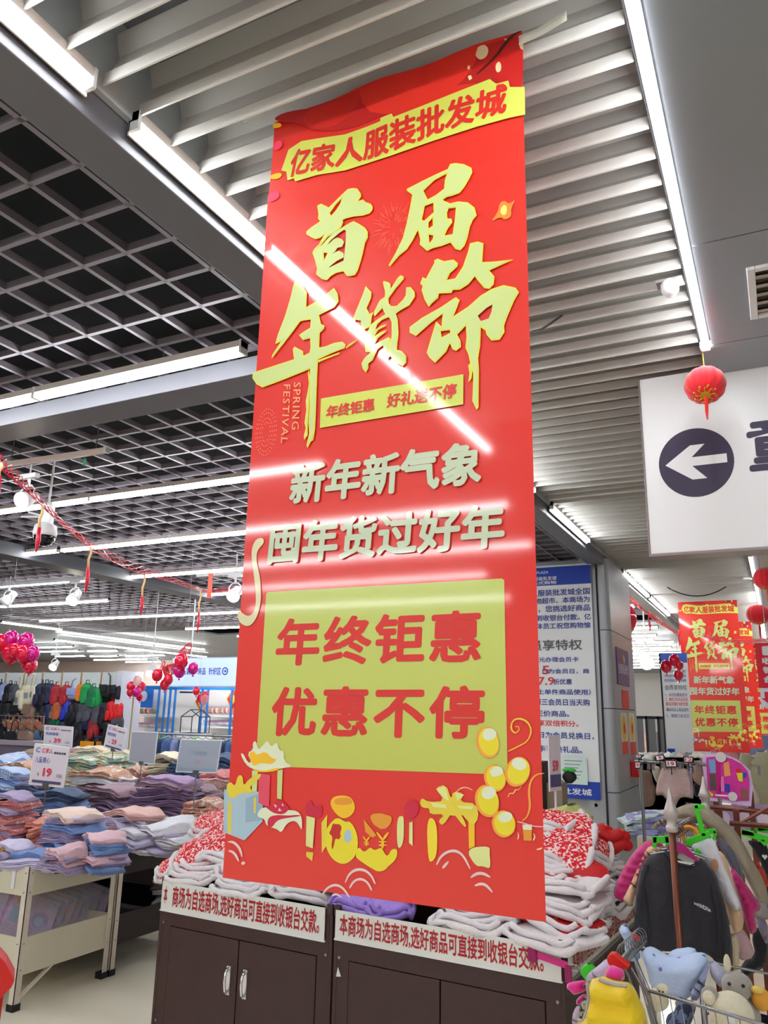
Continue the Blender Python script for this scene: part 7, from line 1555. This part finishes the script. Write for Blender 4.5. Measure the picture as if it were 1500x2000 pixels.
# underwear rail with price tags
YU = 5.0
a, b = PX(1240,1487,YU), PX(1400,1490,YU)
t = thing('clothes_rail', 'grey rail with pinch hangers holding shorts, beyond the column', 'rail', (a.x, YU, 0)); zr = a.z
MB().tube([(0,0,zr),(b.x-a.x,0,zr)], .009, 8).build('cross_rail', m_steel, t)
for x in (.03, b.x-a.x): MB().tube([(x,.0,0),(x,0,zr)], .010, 8).build('post', m_steel, t)
def Zu(pts): return zoomed(1240,1440,.17333,pts)
def pants(label, pts, col, Y, nm='underpants', cat='underwear', th=.03):
    r_ = garment(nm, label, cat, Zu(pts), Y, fabric(col), th, None, None, fold=.003, wr=.003, cell=.010, sm=1, round_=.015)
    t, o = r_; zc = P(*Zu([(0,300)])[0], y=Y).z-o.z; hx = sum(a_ for a_, b_ in pix_loop(Zu(pts), Y, o))/len(pts); dy = 5.0-Y; zr_ = PX(1320,1488,5.0).z-o.z
    for q_ in (-.04,.04):
        MB().box(hx+q_-.008, hx+q_+.008, -.012, .012, zc-.03, zc+.02).build('pinch_clip', m_steel, t)
    MB().tube([(hx-.05,0,zc+.02),(hx+.05,0,zc+.02),(hx,0,zc+.03),(hx,dy,zr_+.012)], .002, 5).build('hanger_wire', m_steel, t)
    return r_
pants('dusty mauve high waisted underpants behind the rail finial', [(300,350),(340,335),(590,345),(620,420),(650,560),(655,690),(600,680),(540,670),(490,700),(460,790),(390,790),(360,700),(300,640),(235,665),(240,560),(270,430)], (186,160,156), 4.92)
pants('brown leggings hanging beside the grey column', [(50,380),(110,370),(190,380),(200,520),(240,560),(225,760),(130,790),(70,770),(50,620)], (128,104,90), 5.06, 'leggings', 'leggings')
pants('cream shorts between brown leggings and mauve underpants', [(190,330),(290,320),(290,420),(250,530),(225,470),(195,400)], (214,206,188), 5.12)
pants('nude briefs on the right part of the rail', [(640,280),(760,250),(780,420),(750,560),(700,520),(650,480)], (214,176,152), 5.1)
pants('black briefs partly behind the second finial', [(650,480),(700,530),(750,580),(740,680),(665,670)], (24,24,30), 5.06)
pants('lilac strap garment beside the mauve underpants', [(590,300),(640,300),(650,500),(665,700),(625,700),(610,450)], (176,170,200), 4.98, 'camisole')
pants('beige leggings at the right behind the toy card', [(1300,480),(1370,560),(1440,760),(1330,790),(1290,780)], (196,180,166), 5.5, 'leggings', 'leggings')
pants('white briefs at the far end of the rail', [(80,200),(200,200),(230,270),(120,285),(80,260)], (206,206,196), 5.4)
for i, (q4, s, lb) in enumerate([([(335,250),(470,255),(480,340),(345,345)],'19','black framed price tag reading 19 on the underwear rail'),([(225,205),(325,190),(335,250),(240,275)],'9','tilted black framed price tag reading 9, left one'),([(545,215),(660,218),(655,290),(550,285)],'12','black framed price tag reading 12, right one'),([(0,270),(60,270),(60,355),(5,360)],'9','black framed price tag half behind the column'),([(10,185),(70,190),(72,235),(10,240)],'9','small black framed tag just above the half hidden one')]):
    L = pix_loop(Zu(q4), 4.86, (0,0,0)); cx = sum(a_ for a_, b_ in L)/4; cz = sum(b_ for a_, b_ in L)/4
    tt = thing('price_tag', lb, 'price tag', (cx, 4.86, cz)); L = [(a_-cx, b_-cz) for a_, b_ in L]
    MB().prism(L, 0, .006).build('black_frame', m_black, tt); MB().prism([(a_*.78, b_*.66) for a_, b_ in L], -.002, 0).build('tag_card', m_signwhite, tt)
    h_ = (L[0][1]-L[3][1])*.25; text_box('lettering', s, -.018 if len(s) > 1 else -.008, .018 if len(s) > 1 else .008, -h_, h_, m_rt, tt, -.004, bold=.03)
    MB().tube([(0,.003,0),(0,.003,zr-cz if zr > cz else -.06)], .003, 5).build('tag_stem', m_black, tt); MB().box(-.008,.008,.003,.15,-.005,.005).build('tag_clip', m_black, tt)
# pale clothes heaps on the low table
for i, (px, py, c_) in enumerate([(1262,1590,(200,214,216)),(1280,1600,(190,214,214)),(1300,1590,(226,214,190)),(1270,1612,(150,150,200)),(1293,1612,(206,206,214)),(1310,1602,(230,220,206))]):
    p = PX(px, py, 5.5)
    for k in range(5):
        m = fabric(c_); o = link('folded_underwear', fmesh(m, k % 4), None, (p.x+.01*k*(-1)**k, 5.45+.05*(i % 3), tz+.024*k*max(1,(p.z-tz)/.12))); o.scale = (.75,.8,1.1); o.rotation_euler = (0,0,.4*i+.2*k)
        tag(o, '%s folded garment in the low heap right of the column, %s up' % (['pale green','mint','cream','lavender blue','pale grey','ivory'][i], ORD[k]), 'garment', 'low heap right of the column')
# distant floor and goods right of the screen
for i in range(9):
    px = 1245+i*14; p = PX(px, 1470, 11.0)
    tt = thing('goods_bin', 'distant bin of goods before the grey screen, %s from the left' % ORD[i], 'bin', (p.x, 11.0, 0), 0, 'distant goods bins')
    MB().box(-.14,.14,0,.4,0,p.z-.06).build('bin_body', mat('bin_grey', (150,146,140), .6), tt)
    MB().surf(lambda u, v: (.14*(2*u-1), .4*v, p.z-.06+.06*math.sin(PI*u)*math.sin(PI*v)+.01*math.sin(20*u+i)), 8, 6).build('goods_heap', fabric([(226,220,206),(160,170,170),(206,180,170),(120,120,130)][i % 4]), tt, smooth=True)
# rows of far clothing racks so the hall does not read empty
hr = [fabric(c__) for c__ in ((190,150,140),(120,120,140),(206,200,190),(150,110,110),(90,100,130),(214,190,190))]
for i in range(14):
    x = -6.0+i*.55; y = 16.5 if i % 2 else 18.0
    if -2.2 < x < -1.3: continue
    tt = thing('garment_rack', 'distant rack of mixed clothes at the aisle end, %s from the left' % ORD[i], 'rack', (x, y, 0), 0, 'distant clothes racks')
    MB().tube([(-.25,0,0),(-.25,0,1.35),(.25,0,1.35),(.25,0,0)], .015, 6).build('rack_frame', m_steel, tt)
    for k in range(4): link('hanging_cloth', cloth_mesh('hanging_cloth', [(-.2,0),(.2,0),(.24,-.7),(-.24,-.7)], hr[(i+k) % 6], .08, .06, .006, 20, .01, round_=.05) if (i, k) in ((0,0),(0,1),(0,2),(0,3),(1,3),(2,3)) else HC[(i+k) % 6], tt, (0, -.12+.08*k, 1.32)) if 0 else None
    for k in range(4):
        MB().surf(lambda u, v: (.22*math.cos(2*PI*u)*(1+.1*v), -.15+.1*k+.03*math.sin(2*PI*u), 1.33-.75*v), 12, 3, True).build('hanging_cloth', hr[(i+k) % 6], tt, smooth=True)
